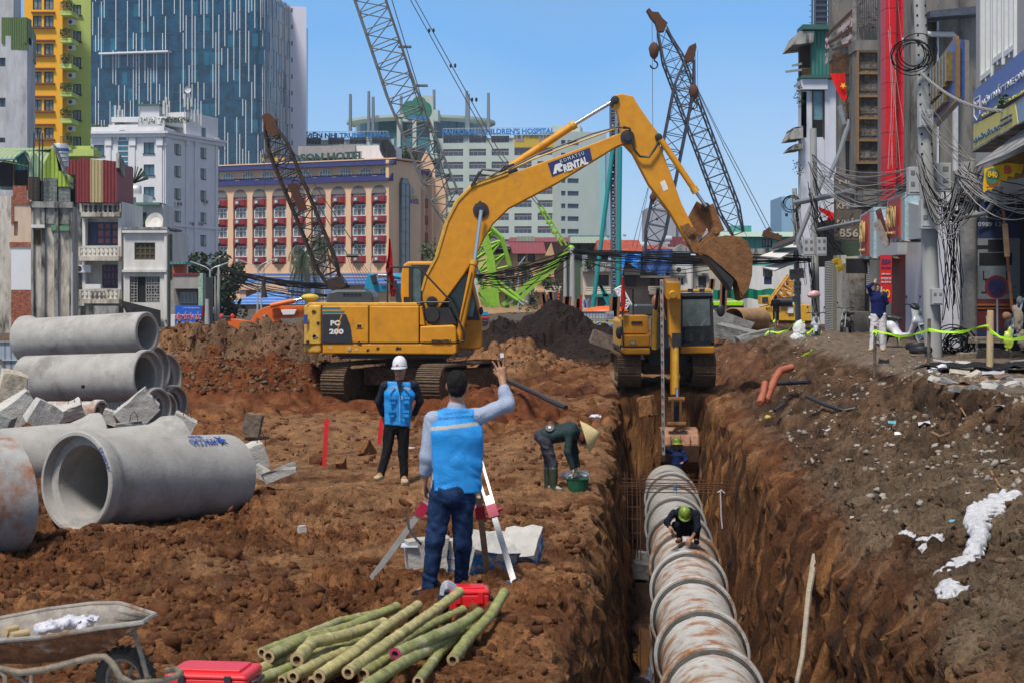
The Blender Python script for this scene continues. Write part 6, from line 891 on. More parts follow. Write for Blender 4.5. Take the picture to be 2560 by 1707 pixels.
 for i,(ah,aL,mt)in enumerate((([(1900,640),(1950,645),(2002,618),(1990,608)],'upper pale sheet awning sticking out over the street',bB),([(1906,668),(1936,676),(2006,648),(2000,642)],'lower pale sheet awning sticking out below the first one',bB),([(1930,622),(1995,598),(1990,588),(1932,612)],'brown topmost sheet awning over the street',bY))):
  m=MB();(a0,b0,c0,e0)=ah;m.sq([[P(*a0,80),P(*b0,74)],[P(*e0,86),P(*c0,80)]],.06);m.top('sheet_awning',mt,aL,'awning','sheet awnings over the street')
 m=MB();m.sq([[P(u,v,80+.1*(i%2))for i,u in enumerate(range(1907,1934,3))]for v in(672,682,692)],.01);m.top('hung_cloth',aa('stripe_cloth',(.4,.42,.44),ab=.9,ae=.2),'pale striped cloth hanging from the lowest awning','cloth')
 for i,(a,b,r,dd)in enumerate((((1990,508),(2134,478),.11,62),((2041,576),(2196,545),.07,60),((2000,625),(2063,440),.1,72),((2000,625),(1998,632),.1,72))):
  if i==2:m=MB();m.tu([P(2003,636,72),P(1994,604,72),P(1998,592,72),P(2060,440,72)],r,8)
  elif i==3:continue
  else:m=MB();m.tu([P(*a,dd+6),P(*b,dd)],r,8)
  m.top('street_pipe',dL,['thick horizontal grey pipe poking out below the brown sign top','thinner dark pipe crossing in front of the 856 sign','bent grey downpipe reaching down to the awnings'][i],'pipe','pipes over the street',aq=True)
 m=MB();m.tu([P(2416,541,38),P(2465,534,37.8),P(2500,485,37.5)],.055,10);m.top('gutter_pipe',dL,'bent grey plastic gutter pipe in front of the blue shop poster','pipe',aq=True)
gx()
def rear_facades():
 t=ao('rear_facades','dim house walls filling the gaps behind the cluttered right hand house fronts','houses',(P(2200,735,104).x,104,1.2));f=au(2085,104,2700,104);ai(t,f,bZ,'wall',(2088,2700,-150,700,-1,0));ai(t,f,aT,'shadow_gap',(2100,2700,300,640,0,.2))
 for i in range(6):ai(t,f,bY,'window',(2100+i*60,2130+i*60,60,120,0,.1))
rear_facades()
# poles, meter boxes, cabling
def et(label,ub,vb,ut,vt,d,r0,r1,ap=False):
 b=P(ub,vb,d);tp=P(ut,vt,d);t=ao('power_pole',label,'power pole',b,0,'concrete poles along the pavement');m=MB();m.tu([b-Vector((0,0,.3)),tp],[r0,r1],18);m.bd('shaft',fo,t,aq=True)
 if ap:
  q=MB();q.bb(-.022,.022,-.008,.03,-.022,.022);qm=q.mesh('step_hole',aT);L=(tp-b).length
  for k in range(int(L/.22)):
   for sg in(-1,1):
    z=.22*k
    if z<L*.52:continue
    c=b+(tp-b)*(z/L);r=r0+(r1-r0)*z/L;a=sg*.72;a5(('step_hole',qm,[]),t,c+Vector((math.sin(a)*r,-math.cos(a)*r,0))-b,a)
 return t
pA=et('stout concrete pole with rows of step holes in front of the gold letter sign',2336,905,2298,-30,38.3,.2,.135,True)
pB=et('slimmer concrete pole carrying meter boxes beside the brown sign',2040,830,2033,322,66,.165,.13)
pC=et('distant concrete pole with coiled wires against the sky',1996,812,1986,472,84,.15,.12)
def meter_box(label,u0,u1,v0,v1,d,bG=2):
 t=ao('meter_box',label,'meter box',P((u0+u1)/2,v1,d),0,'electricity meter boxes on the poles');g=au(u0,d,u1,d);m=MB();g.box(m,0,g.L,g.z(0,v1),g.z(0,v0),-.25,0);o=m.bd('case',es,t);b6(o,.01);h=(v1-v0);n=2
 for i in range(bG):
  for j in range(n):
   uu=u0+(u1-u0)*(j+.5)/n;vv=v0+h*(i+.5)/(bG+.5);wv=(u1-u0)*.12;hv=h*.075;q=MB();g.box(q,g.s(uu-wv),g.s(uu+wv),g.z(0,vv+hv),g.z(0,vv-hv),-.01,.012);q.bd('meter_window',aa('meter_dark',(.16,.16,.16),ab=.3),t)
 q=MB();g.box(q,.02,g.L-.02,g.z(0,v1-h*.14),g.z(0,v1-h*.1),0,.015);q.bd('lip',es,t)
meter_box('grey meter box at the left of the pole beside the brown sign',2009,2035,596,641,65);meter_box('grey meter box at the right of the pole beside the brown sign',2042,2067,594,640,65)
meter_box('small pale meter box high on the distant pole, left one',1975,1991,674,698,83,1);meter_box('small pale meter box high on the distant pole, right one',1996,2012,671,696,83,1);meter_box('narrow meter box lower on the distant pole',1986,2003,704,736,83);meter_box('tiny box below the meters of the distant pole',1981,1993,741,756,83,1)
meter_box('blank pale box strapped high on the stout pole',2299,2334,275,319,38,1);meter_box('large two row meter box left of the stout pole behind the wires',2272,2312,418,488,38.6,2);meter_box('wide meter box right of the stout pole behind the wires',2321,2378,408,480,38.8,2);meter_box('meter box hanging on the stout pole at its middle',2303,2345,500,573,37.9,2);meter_box('small white control box low on the stout pole',2331,2358,722,763,37.9,1)
def b3(label,n,r,aC,fn,m,aV='tangles of wires',aJ='wires'):
 rg=random.Random(aC);t=ao('wire_tangle',label,aJ,fn(rg)[0],0,aV)
 for k in range(n):
  q=MB();ah=fn(rg);a,b,c1=ah;cable(q,a,b,c1,r*rg.uniform(.6,1.25),18,.007,rg,4);q.bd('wire',m if not isinstance(m,list)else m[k%len(m)],t)
 return t
U=lambda rg,a,b:rg.uniform(a,b)
b3('grey wires sagging from the slim pole past the brown sign to the stout pole',26,.011,1,lambda r:(P(2032+U(r,-3,6),395+U(r,-12,40),66),P(2310+U(r,-12,8),428+U(r,-22,40),38.6),U(r,.35,1.15)),[bP,bP,bP,bX])
b3('pale grey wire loops hanging in a dense net right of the stout pole',34,.01,2,lambda r:(P(2296+U(r,-6,16),390+U(r,-15,50),37.8),P(2430+U(r,-40,40),425+U(r,-20,30),37.2),U(r,.5,1.5)),[bP,bP,bX])
b3('grey wires running on to the right edge under the yellow banner',26,.01,3,lambda r:(P(2400+U(r,-15,15),430+U(r,-18,20),37.2),P(2590,500+U(r,-40,40),34),U(r,0,.55)),[bP,bP,bX])
b3('black cables and wires dropping down the wall beside the stout pole',26,.01,4,lambda r:(P(2330+U(r,-10,75),470+U(r,-25,40),39),P(2375+U(r,-28,35),700+U(r,0,130),39.4),U(r,-.25,.25)),bX)
b3('taut grey wires crossing from the stout pole to the gold sign',8,.008,5,lambda r:(P(2303,245+U(r,-20,60),38),P(2420+U(r,-10,20),420+U(r,-20,20),37.5),U(r,0,.2)),bP)
b3('black wires around the slim pole and the brown sign',26,.012,6,lambda r:(P(2026+U(r,-6,10),440+U(r,-40,140),65.5),P(2075+U(r,-30,60),560+U(r,-80,100),66),U(r,-.3,.8)),bX)
b3('black wires winding up the distant pole',14,.014,7,lambda r:(P(1985+U(r,-10,14),500+U(r,-25,60),83),P(1990+U(r,-8,30),640+U(r,-60,80),83),U(r,-.6,.6)),bX)
b3('black wires trailing down the slim pole behind the scooter',12,.012,8,lambda r:(P(2024+U(r,-8,12),640+U(r,-30,20),65.5),P(2040+U(r,-10,14),780+U(r,-20,20),65.5),U(r,-.15,.15)),bX)
b3('stray thin wires high between the houses and the stout pole',9,.006,9,lambda r:(P(2230+U(r,-10,15),U(r,-30,160),55),P(2225+U(r,-10,70),420+U(r,-30,30),50),U(r,-.1,.1)),bP)
def dO(label,c,r,n,gA,axis,aC,rad=.016,m=bX,fD='loop'):
 rg=random.Random(aC);t=ao('cable_coil',label,'cable coil',c,0,'coils of black cable');x,y,dd=frame(axis)
 for k in range(n):
  q=MB();r_=r*rg.uniform(.55,1.05);o=Vector((rg.uniform(-1,1),rg.uniform(-.5,.5),rg.uniform(-1,1)))*gA;ah=[Vector(c)+o+x*math.cos(a)*r_*rg.uniform(.97,1.03)+y*math.sin(a)*r_*.9 for a in np.linspace(0,6.28,16)];q.tu(ah,rad,5);q.bd(fD,m,t)
dO('black cable coil looped high around the stout pole',P(2282,140,38),.42,7,.12,Vector((.2,1,.1)),3,.012)
dO('heap of black cable coils on the ground beside the stout pole',P(2395,862,39.5),.36,16,.16,Vector((.1,1,.3)),4,.014)
dO('black coil hanging under the wire net beside the capital column',P(2395,520,39.6),.28,16,.1,Vector((.1,1,.2)),5,.012)
dO('loose wire ring on the distant pole',P(1978,510,82.5),.45,6,.06,Vector((.3,1,.1)),6,.016)
m=MB();ah=[P(2296+0*k,0,0)for k in range(0)];rg=random.Random(8)
for sgn in range(3):
 ah=[]
 for k in range(60):
  q=k/59;p=P(2301,182,38)*(1-q)+P(2600,228,34)*q;p.z-=4*.42*q*(1-q)+.25*q;a=k*.9+sgn*2.09;p+=Vector((0,math.cos(a)*.022,math.sin(a)*.022));ah.append(p)
 m.tu(ah,.02,5,False)
m.top('twisted_cable',bP,'thick twisted grey cable sagging from the stout pole to the right edge','cable')
m=MB();rg=random.Random(14)
for _ in range(40):u=2600-rg.random()**.6*100;bM(m,P(u,195+(2600-u)*.62+rg.uniform(-14,10),34.5),.05,10,.035,rg)
tb=m.top('bougainvillea',cA,'bougainvillea branch with pink flowers hanging in at the right edge','plant');m=MB()
for _ in range(14):bM(m,P(2556+rg.uniform(-6,30),203+rg.uniform(-10,10),34.4),.045,14,.03,rg)
m.bd('pink_flowers',aa('petal_pink',(.55,.04,.3),ab=.7),tb)
# concrete pipes
bI=aa('pipe_concrete',(.34,.325,.305),ab=.85,ak=(.2,.185,.165),al=.4,bi=(.52,.51,.49),bt=.1,ag=1.3,ae=.12,aB=.006,aS=18)
fE=aa('muddy_pipe_concrete',(.44,.43,.42),ab=.85,ak=(.27,.13,.06),al=.52,bi=(.11,.06,.035),bt=.26,ag=2.6,ae=.1,aB=.006,aS=18)
gB=aa('wet_mortar',(.075,.073,.07),ab=.7,ae=.25,ag=3,aB=.02)
gC=aa('clay_stained_pipe',(.33,.32,.31),ab=.85,ak=(.28,.1,.035),al=.52,ag=1.6,ae=.15,aB=.006,aS=18)
def bn(label,a,b,R,RB,m,aV,bQ='a',n=48,wall=.09,fF=False):
 a=Vector(a);b=Vector(b)
 if bQ=='b':a,b=b,a
 L=(b-a).length;t=ao('concrete_pipe',label,'concrete pipe',(a+b)/2,0,aV);q=MB();k=RB-R;ir=R-wall;bs=[(ir,L),(R-.02,L),(R,L-.02),(R,k*2.6+.12),(R+k*.5,.14+k*.9),(RB,.14),(RB,.015),(RB-.015,0),(RB-wall*.55,0),(RB-wall*.62,.05),(RB-wall*.72,.11),(ir,.125),(ir,L)];q.lt(bs,a,b,n);q.bd('barrel',m,t,aq=30)
 if fF:
  rg=random.Random(int(a.y*10));q=MB();d=(b-a).normalized();x,y,_=frame(d);pr=[]
  for i in range(n):an=2*math.pi*i/n;w=1+rg.uniform(-.25,.25);pr.append((an,w))
  v=[];
  for an,w in pr:c=x*math.cos(an)+y*math.sin(an);v+=[a+c*(RB-.03)+d*.02,a+c*(RB-.05)-d*.015,a+c*(R+.01)-d*.09*w,a+c*(R-.02)-d*.09*w]
  f=[]
  for i in range(n):
   j=(i+1)%n
   for s_ in range(3):f.append((i*4+s_,j*4+s_,j*4+s_+1,i*4+s_+1))
  q.add(v,f);q.bd('mortar_joint',gB,t,aq=True)
 return t
TG='concrete pipes laid in the trench';names=['nearest','second','third','fourth','fifth','sixth','seventh','eighth','ninth','tenth','eleventh','twelfth','thirteenth']
def pc(y):return V(cx(y)+.02*math.sin(y*.7),y,-2.05+.012*math.sin(y*1.9))
ys_=[41.5-2.42*k for k in range(13)][::-1]
for i,y in enumerate(ys_):
 y1=y+2.42-0;last=(i==len(ys_)-1)
 if last:continue
 bn('%s concrete pipe of the trench line counted from the camera'%names[i],pc(y),pc(y1+.05),.54,.622,fE if y<30 else bI,TG,fF=True)
cy_=ys_[-1]
LG='loose concrete pipes on the left'
def pp(u,v,d):return P(u,v,d)
eu=bn('big open ended grey concrete pipe with blue stencil marks lying in front',pp(188,1205,18.9),pp(566,1188,20.9),.5,.565,bI,LG,n=64)
bn('cut off concrete pipe smeared with rust brown clay at the left edge',V(-6.9,15.6,.5),pp(30,1240,17.3),.6,.64,gC,LG,n=64)
bn('pale half hidden pipe behind the big pipe, further left with humped collar',pp(-150,1165,24),pp(255,1130,25),.46,.58,bI,LG,bQ='b')
bn('pale half hidden pipe directly behind the big pipe with its collar right',pp(180,1165,22.2),pp(440,1135,23.2),.44,.53,bI,LG,bQ='b')
bn('topmost pipe of the stack, resting on two lower ones',pp(62,848,36.9),pp(369,832,35.6),.435,.5,bI,LG)
bn('long pipe with a small round hole in the middle row of the stack',pp(66,948,34.2),pp(373,941,33.1),.47,.52,bI,LG,bQ='b')
bn('middle row pipe just behind the one with the hole',pp(140,930,37.5),pp(391,925,36.4),.44,.52,bI,LG,bQ='b')
bn('rearmost middle row pipe at the right side of the stack',pp(190,948,38.6),pp(417,944,37.4),.46,.54,bI,LG,bQ='b')
bn('bottom row pipe with its mouth farthest right',pp(180,1012,38.4),pp(441,1014,37.2),.38,.45,bI,LG,bQ='b')
bn('bottom row pipe under the middle of the stack',pp(160,1024,36.4),pp(417,1026,35.2),.33,.38,bI,LG,bQ='b')
bn('bottom row pipe nearest the blocks',pp(150,1020,34.4),pp(396,1022,33.2),.36,.42,bI,LG,bQ='b')
bn('muddy low pipe lying among the broken blocks',pp(120,1030,31.5),pp(255,1030,31.),.2,.23,fE,LG,bQ='b')
ev=aa('blue_ink',(.02,.07,.32),ab=.7)
m=MB();p=pp(211,965,33.);m.lt([(.001,0),(.035,0),(.035,.05)],p,p+Vector((0,.5,0)),10)
o=m.bd('drain_hole',aT,None);o.parent=[x for x in aW.objects if x.get('label','').startswith('long pipe with a small')][0];o.location=-o.parent.location+Vector((0,-.13,0))
ax=(pp(566,1188,20.9)-pp(188,1205,18.9)).normalized();
def fG(gD,b7,r):c=pp(188,1205,18.9)+ax*gD;fH=ax.cross(Z).normalized();return c+fH*math.cos(b7)*r+Vector((0,0,1))*math.sin(b7)*r,fH*math.cos(b7)+Vector((0,0,1))*math.sin(b7)
for body,w_,h_,ta,an in(('AMACCAO',.44,.12,1.72,R(57)),('E5.03',.2,.07,1.7,R(72)),('►',0,0,0,0)):
 if not w_:continue
 c,ck=fG(ta,an,.508);up=ck.cross(ax);up=up if up.z>0 else-up;aH(body,1,ev,c+ck*.006,-ax,-up,eu,aD=w_,aE=h_,aO=0,b8=.002)
c,ck=fG(2.02,R(60),.515);q=MB();up=ck.cross(ax);up=up if up.z>0 else-up
ba=[(-.09,-.02),(-.02,0),(-.05,.07),(0,.04),(.05,.08),(.03,.02),(.1,0),(.02,-.03),(.06,-.09),(0,-.05),(-.05,-.08),(-.03,-.03)]
q.pm(ba,0,.01,lambda x,y,o:c+ax*x+up*y+ck*o);q.bd('stencil_logo',ev,eu)
x_,y_,_d=frame(ax);pn=pp(188,1205,18.9);a_=R(30);rd=(ax.cross(Z)).normalized();
rim=pn+(rd*math.cos(R(32))*-1*-1+Vector((0,0,1))*math.sin(R(32)))*.545-ax*.004
aH('E5.03 M',1,ev,rim,(rd*math.sin(R(32))*-1+Vector((0,0,1))*math.cos(R(32)))*-1,(rd*math.cos(R(32))+Vector((0,0,1))*math.sin(R(32)))*-1,eu,aD=.26,aE=.045,b8=.002)
# broken blocks
fI=aa('broken_concrete',(.46,.44,.41),ab=.9,ak=(.3,.2,.13),al=.2,ag=1.5,ae=.15,aB=.03,aS=14)
cF=aa('grey_broken_concrete',(.24,.24,.23),ab=.9,ae=.25,ag=2,aB=.04,aS=12)
def aM(label,u,v,d,w,h,dp,rx,ry,rz,aC,m=None,aJ='concrete block',aV='broken concrete blocks',name='concrete_block',dP=.18,aX=None,rebar=0):
 import bmesh
 r=random.Random(aC);bm=bmesh.new();bmesh.ops.create_cube(bm,size=1.);bmesh.ops.subdivide_edges(bm,edges=bm.edges[:],cuts=3,use_grid_fill=True);cH=Matrix.Rotation(rz,3,'Z')@Matrix.Rotation(ry,3,'Y')@Matrix.Rotation(rx,3,'X');kx=[r.uniform(-dP,dP)for _ in range(8)]
 for v_ in bm.verts:
  c=v_.co;j=dP*.35;top=(c.z>.45);c.x*=1+kx[0]*c.z+kx[1]*c.y;c.y*=1+kx[2]*c.z;c.z*=1+kx[3]*c.x+kx[4]*c.y;c+=Vector((r.uniform(-1,1),r.uniform(-1,1),r.uniform(-1,1)))*j*.28*(2.2 if c.x>.45 or c.z>.45 else .6);v_.co=cH@Vector((c.x*w,c.y*dp,c.z*h))
 me=bpy.data.meshes.new(name);bm.to_mesh(me);bm.free();me.materials.append(m or fI)
 if aX:
  me.materials.append(aX)
  for p in me.polygons:
   nn_=cH.transposed()@p.normal
   if(nn_.y<-.5 or nn_.x>.6)and p.center.z<h*r.uniform(-.1,.45):p.material_index=1
 o=bpy.data.objects.new(name,me);aW.objects.link(o);o.location=P(u,v,d);bD(o,label,aJ,aV)
 for k in range(rebar):
  q=MB();b=V(r.uniform(-.1,.1)*w,-.1*k,h*.42);q.tu([b,b+V(.02,0,.12),b+V(.07,0,.16),b+V(.11,0,.1),b+V(.12,0,-.02)],.006,5);q.bd('rebar_loop',aI,o,cS=True)
 return o
B=R
aM('tall upright pale block with a rough top at the left edge behind',30,975,30.5,.48,.62,.45,B(5),B(12),B(20),1,m=aa('yellowish_concrete',(.5,.44,.34),ab=.9,ak=(.22,.19,.15),al=.35,ae=.2,aB=.03))
aM('white slab leaning at the left edge in front of the tall block',40,1030,27,.62,.42,.3,B(10),B(-38),B(15),2);aM('small grey chunk at the far left edge',4,1060,25.5,.3,.3,.3,0,B(20),0,3,m=cF)
aM('square grey block standing on edge left of the big slab',108,1035,26.5,.42,.36,.36,B(10),B(28),B(35),4);aM('narrow pale chunk with a bent rebar loop in the middle of the heap',175,1028,28,.42,.22,.3,B(15),B(-20),B(20),5,rebar=1)
aM('largest tilted grey slab on top of the heap before the stack',342,1025,27,.62,.4,.36,B(8),B(-42),B(12),6);aM('dark grey chunk with rebar under the tilted slab',322,1066,24.6,.34,.14,.25,0,B(-10),B(20),7,m=cF,rebar=1)
aM('small pale chunk with rebar loop beside the tilted slab',278,1040,27,.26,.2,.2,B(10),B(15),0,8,rebar=1);aM('pale block with rebar hooks right of the collared pipe',456,1060,26,.34,.28,.3,B(10),B(30),B(10),9,rebar=2)
aM('white block tilted beside the end of the big pipe',643,1140,22.3,.22,.34,.25,B(5),B(-18),B(15),10,rebar=1);aM('flat white wedge lying next to the big pipe end',700,1182,21.5,.42,.14,.3,B(-8),B(-22),B(10),11);aM('low white shard under the tilted block',655,1180,21.7,.22,.12,.3,0,B(30),0,12)
aM('rounded grey brown boulder on the clay slope behind the big pipe',632,1060,30,.3,.36,.25,0,B(12),0,13,m=aa('clay_boulder',(.19,.15,.12),ab=.9,ae=.3,aB=.04));aM('little white stone on the clay beside the man in jeans',755,1322,18.4,.08,.08,.08,0,0,B(20),14)
ew=aa('blue_painted_concrete',(.015,.13,.36),ab=.8,ak=(.4,.38,.35),al=.46,ag=5,ae=.2,aB=.02)
aM('grey block with clipboard behind the man in jeans',1066,1390,16.2,.38,.34,.3,0,0,B(8),20,m=aa('block_grey',(.4,.38,.35),ab=.9,ak=(.25,.2,.15),al=.2,aB=.02));aM('blue flaked block behind the right leg of the man in jeans',1130,1388,16.3,.3,.3,.3,0,B(6),B(-10),21,aX=ew)
aM('white topped broken block between the tripod legs',1215,1388,16.1,.4,.34,.4,B(30),B(12),B(25),22,aX=ew);aM('blue sided white broken block right of the tripod',1308,1375,16.6,.32,.24,.4,B(34),B(-6),B(-15),23,aX=ew)
aM('grey concrete rubble lump heap right of the small excavator',1815,818,66,1.7,.9,1.2,0,B(20),B(10),24,m=cF);aM('second grey slab of the rubble behind the small excavator',1850,838,64,1.8,.5,1.2,0,B(12),B(-20),25,m=cF);aM('third grey rubble slab toward the rusty pipe',1885,845,62,1.2,.4,.8,0,B(-14),B(10),26,m=cF)
aM('brown boulder in the gap left of the small excavator',1508,850,62,.9,.45,.6,0,B(20),0,27,m=aa('clay_boulder'))
for i,(u,v,s_)in enumerate(((1000,1075,.22),(1045,1062,.16),(915,1130,.2),(850,1165,.14),(1390,1030,.2),(1620,1015,.3),(1480,1010,.18))):
 z=0;d=F*2.55/(v-V0);aM(['ochre clay boulder left of the helmeted man','smaller clay boulder near the ochre one','red brown clay lump behind the red stake','flat clay lump by the red stake foot','clay lump near the white bag','clay boulder below the small excavator','clay lump at the track end'][i],u,v,d,s_*1.5,s_,s_,0,B(20*i),B(30*i),60+i,m=aa('clay_lump',(.24,.11,.045),ab=.9,ae=.3,aB=.05),aJ='boulder',dP=.45,aV='clay boulders',name='clay_boulder')
 # machines
be=aa('excavator_yellow',(.58,.245,.009),ab=.45,ak=(.33,.15,.03),al=.3,bi=(.1,.06,.03),bt=.1,ag=1.8,ae=.1,a9=.4)
a8=aa('worn_excavator_yellow',(.56,.31,.035),ab=.5,ak=(.1,.07,.04),al=.22,bi=(.45,.38,.22),bt=.1,ag=3,ae=.15)
cO=aa('muddy_track',(.12,.075,.045),ab=.85,ak=(.26,.16,.09),al=.4,ag=4,ae=.3,aB=.02)
gE=aa('track_shoe_steel',(.15,.1,.065),ab=.7,ak=(.27,.165,.095),al=.35,ag=5,ae=.3,aB=.01)
ay=aa('machine_black',(.022,.022,.024),ab=.45,ae=.2,ak=(.1,.07,.05),al=.15,ag=2)
cG=aa('chrome_rod',(.55,.57,.6),ab=.2,b9=.9,ae=.05)
bf=aa('muddy_bucket',(.22,.105,.045),ab=.85,ak=(.12,.065,.035),al=.3,ag=2.5,ae=.25,aB=.03)
gF=aa('cab_glass',(.05,.09,.09),ab=.08,a9=.8,ae=.3,ag=1.2)
def track(aA,c,L,H,W,b7,cP,zb=0):
 t=bpy.data.objects.new('track',None);aW.objects.link(t);t.parent=aA;t.location=Vector(c)-a4(aA);t.rotation_euler=(0,0,b7);r=H/2-.03;st=L-2*r;c2=2*st+2*math.pi*r;s=MB();s.bb(-c2/cP*.48,c2/cP*.48,-W/2,W/2,-.015,.02)
 for k in(-.3,0,.3):s.bb(c2/cP*k-.012,c2/cP*k+.012,-W/2,W/2,.018,.05)
 sm=s.mesh('track_shoe',gE)
 for k in range(cP):
  q=c2*k/cP
  if q<st:x,z,a=-st/2+q,H-.03,0
  elif q<st+math.pi*r:th=(q-st)/r;x,z,a=st/2+r*math.sin(th),r+.03+r*math.cos(th),th
  elif q<2*st+math.pi*r:q2=q-st-math.pi*r;x,z,a=st/2-q2,.03,math.pi
  else:th=(q-2*st-math.pi*r)/r;x,z,a=-st/2-r*math.sin(th),r+.03-r*math.cos(th),math.pi+th
  o=bpy.data.objects.new('track_shoe',sm);aW.objects.link(o);o.parent=t;o.location=(x,0,z);o.rotation_euler=(0,a,0)
 f=MB();f.bb(-st/2-.1,st/2+.1,-W*.28,W*.28,.18,H-.16);f.bd('track_frame',cO,t,cS=True)
 for sx in(-1,1):
  f=MB();f.lt([(.001,0),(r*.45,0),(r*.5,.03),(r*.88,.03),(r*.9,.06),(r*.9,W*.62),(r*.5,W*.66),(.001,W*.66)],(sx*st/2,-W*.33,r+.03),(sx*st/2,1,r+.03),20);f.bd('drive_wheel',cO,t,cS=True)
 for k in range(6):
  f=MB();x=-st/2+st*(k+.5)/6;f.lt([(.001,0),(.11,0),(.11,W*.7),(.001,W*.7)],(x,-W*.35,.15),(x,1,.15),12);f.bd('roller',cO,t,cS=True)
 return t
def aj(aA,name,ah,y0,y1,m,yref=None,bv=0,aq=False,dq=None):
 yr=yref or y0;q=MB();c=[P(u,v,yr)for u,v in ah];q.pm([(p.x,p.z)for p in c][::-1],y0,y1,lambda x,z,y:Vector((x,y,z)));o=q.bd(name,m,aA)
 if bv:b6(o,bv,2,30)
 return o
def aF(aA,name,a,b,r,m,n=14,flare=0):
 q=MB();q.tu([a,b],r,n);return q.bd(name,m,aA,aq=True)
def gG():
 t=ao('excavator','large yellow excavator seen from the side with its boom arched high to the right','excavator',(P(985,735,42).x,42,0),0,'yellow excavators');N=40.6;Fy=43.3;cH=R(250);fJ=V(math.cos(R(-110)),math.sin(R(-110)),0);px=V(-fJ.y,fJ.x,0);cc=V(P(1040,735,42.2).x,42.2,0);track(t,cc-px*1.22+V(0,0,.02),4.,.92,.62,R(-112),44);track(t,cc+px*1.22+V(0,0,.02),4.,.92,.62,R(-112),44);q=MB();q.box(cc+V(0,0,.62),(1.9,1.9,.42),Matrix.Rotation(R(-112),3,'Z'));q.lt([(.001,0),(.75,0),(.75,.35),(.001,.35)],cc+V(0,0,.8),cc+V(0,0,2),24);q.bd('undercarriage',cO,t);aj(t,'deck',[(806,859),(1141,859),(1141,882),(1134,886),(806,884)],N+.02,Fy,be,N,.03);aj(t,'deck_underside',[(830,884),(1130,884),(1120,897),(850,897)],N+.3,Fy-.2,ay,N);q=MB();x0=P(755.5,0,N).x;x1=P(803,0,N).x;zt=P(0,763,N).z;zb=P(0,883,N).z;n=10;fK=[(x1,N+.03)];R_=.55;fK+=[(x1-(x1-x0-R_*.6)*.6,N+.03)]+[(x0+.32-.32*math.sin(a),N+.38-.35*math.cos(a))for a in np.linspace(0,math.pi/2,6)]+[(x0-.1,(N+Fy)/2)]+[(x0+.32-.32*math.cos(a),Fy-.35+.35*math.sin(a))for a in np.linspace(0,math.pi/2,6)]+[(x1,Fy)];q.pm(fK[::-1],zb,zt,lambda x,y,z:Vector((x,y,z)));b6(q.bd('counterweight',a8,t),.06,3);q=MB();q.bb(x0-.01,x1+.003,N+.018,Fy,P(0,861,N).z,P(0,858.6,N).z);q.bd('counterweight_seam',ay,t)
 for ah,nm in(([(805.5,765),(921,765),(921,857.5),(805.5,857.5)],'rear_door'),([(923.5,765.5),(1047,766),(1047,857.5),(923.5,857.5)],'side_door')):
  aj(t,nm,ah,N,N+.5,be,N,.025)
 aj(t,'front_corner_panel',[(1049.5,766),(1054,766),(1062,814),(1049.5,814)],N+.02,N+.6,be,N,.02);aj(t,'step_box',[(1050,816),(1132,813),(1138,817),(1141,830),(1141,857.5),(1050,857.5)],N-.01,N+.75,be,N,.04);aj(t,'body_core',[(800,767),(1046,767),(1046,858),(800,858)],N+.08,Fy-.02,ay,N);aj(t,'top_cover',[(770,757),(1040,757),(1045,766),(765,766)],N+.1,Fy-.1,a8,N,.02);aj(t,'engine_hood',[(811,762),(811,742),(820,729),(838,724),(912,724),(925,730),(930,744),(931,762)],N+.35,Fy-.5,aa('hood_dark_grey',(.045,.05,.055),ab=.35,ae=.1,ak=(.2,.2,.2),al=.08),N,.06);q=MB()
 for k in range(5):q.box(P(861+k*9.5,736,N+.33),(.065,.02,.03))
 q.bd('hood_slots',aT,t);aj(t,'black_decal',[(806,786),(865,786),(876,815),(882,857),(806,857)],N-.006,N+.002,aa('decal_black',(.02,.022,.03),ab=.5,ak=(.6,.3,.02),al=.03,ag=4,ae=.1),N);aj(t,'teal_stripe',[(806,769),(851,769),(851,773.5),(806,773.5)],N-.005,N+.002,aa('decal_teal',(.01,.16,.2),ab=.5),N);aj(t,'teal_stripe',[(806,778),(862,778),(860,783.5),(806,783.5)],N-.005,N+.002,aa('decal_teal'),N);MW=aa('decal_white',(.65,.65,.62),ab=.5);aH('PC',1,MW,P(838,808,N-.01),X,Z,t,aD=.22,aE=.13,aO=.05);aH('200',1,MW,P(841,829,N-.01),X,Z,t,aD=.34,aE=.13,aO=.05);aH('KOMATSU',1,aI,P(1103,852,N-.02),X,Z,t,aD=.45,aE=.065,aO=.04);q=MB();rg=random.Random(6);ah=[(853,785),(856,790),(850,802),(853,806),(846,822),(849,827),(841,840),(838,836),(845,818),(843,812),(850,796)];q.pm([(P(u,v,N).x,P(u,v,N).z)for u,v in ah],N-.012,N-.002,lambda x,z,y:Vector((x,y,z)));q.bd('torn_decal_gap',be,t);aj(t,'blue_sticker',[(759,787),(769,787),(769,811),(759,811)],N+.012,N+.03,aa('sticker_blue',(.03,.06,.22),ab=.5),N);rg=random.Random(3);
 for k in range(16):
  u,v=(rg.choice([rg.uniform(770,800),rg.uniform(840,900)]),rg.uniform(776,880))if k<10 else(rg.uniform(810,1120),rg.uniform(866,880));ah=[(u+rg.uniform(2,7)*math.cos(a),v+rg.uniform(2,6)*math.sin(a))for a in np.linspace(0,5.6,8)];aj(t,'paint_chip',ah,N+(.012 if k<10 and u<803 else-.003 if k<10 else .012),N+.03,ay if k%3 else aa('chip_white',(.42,.4,.34)),N)
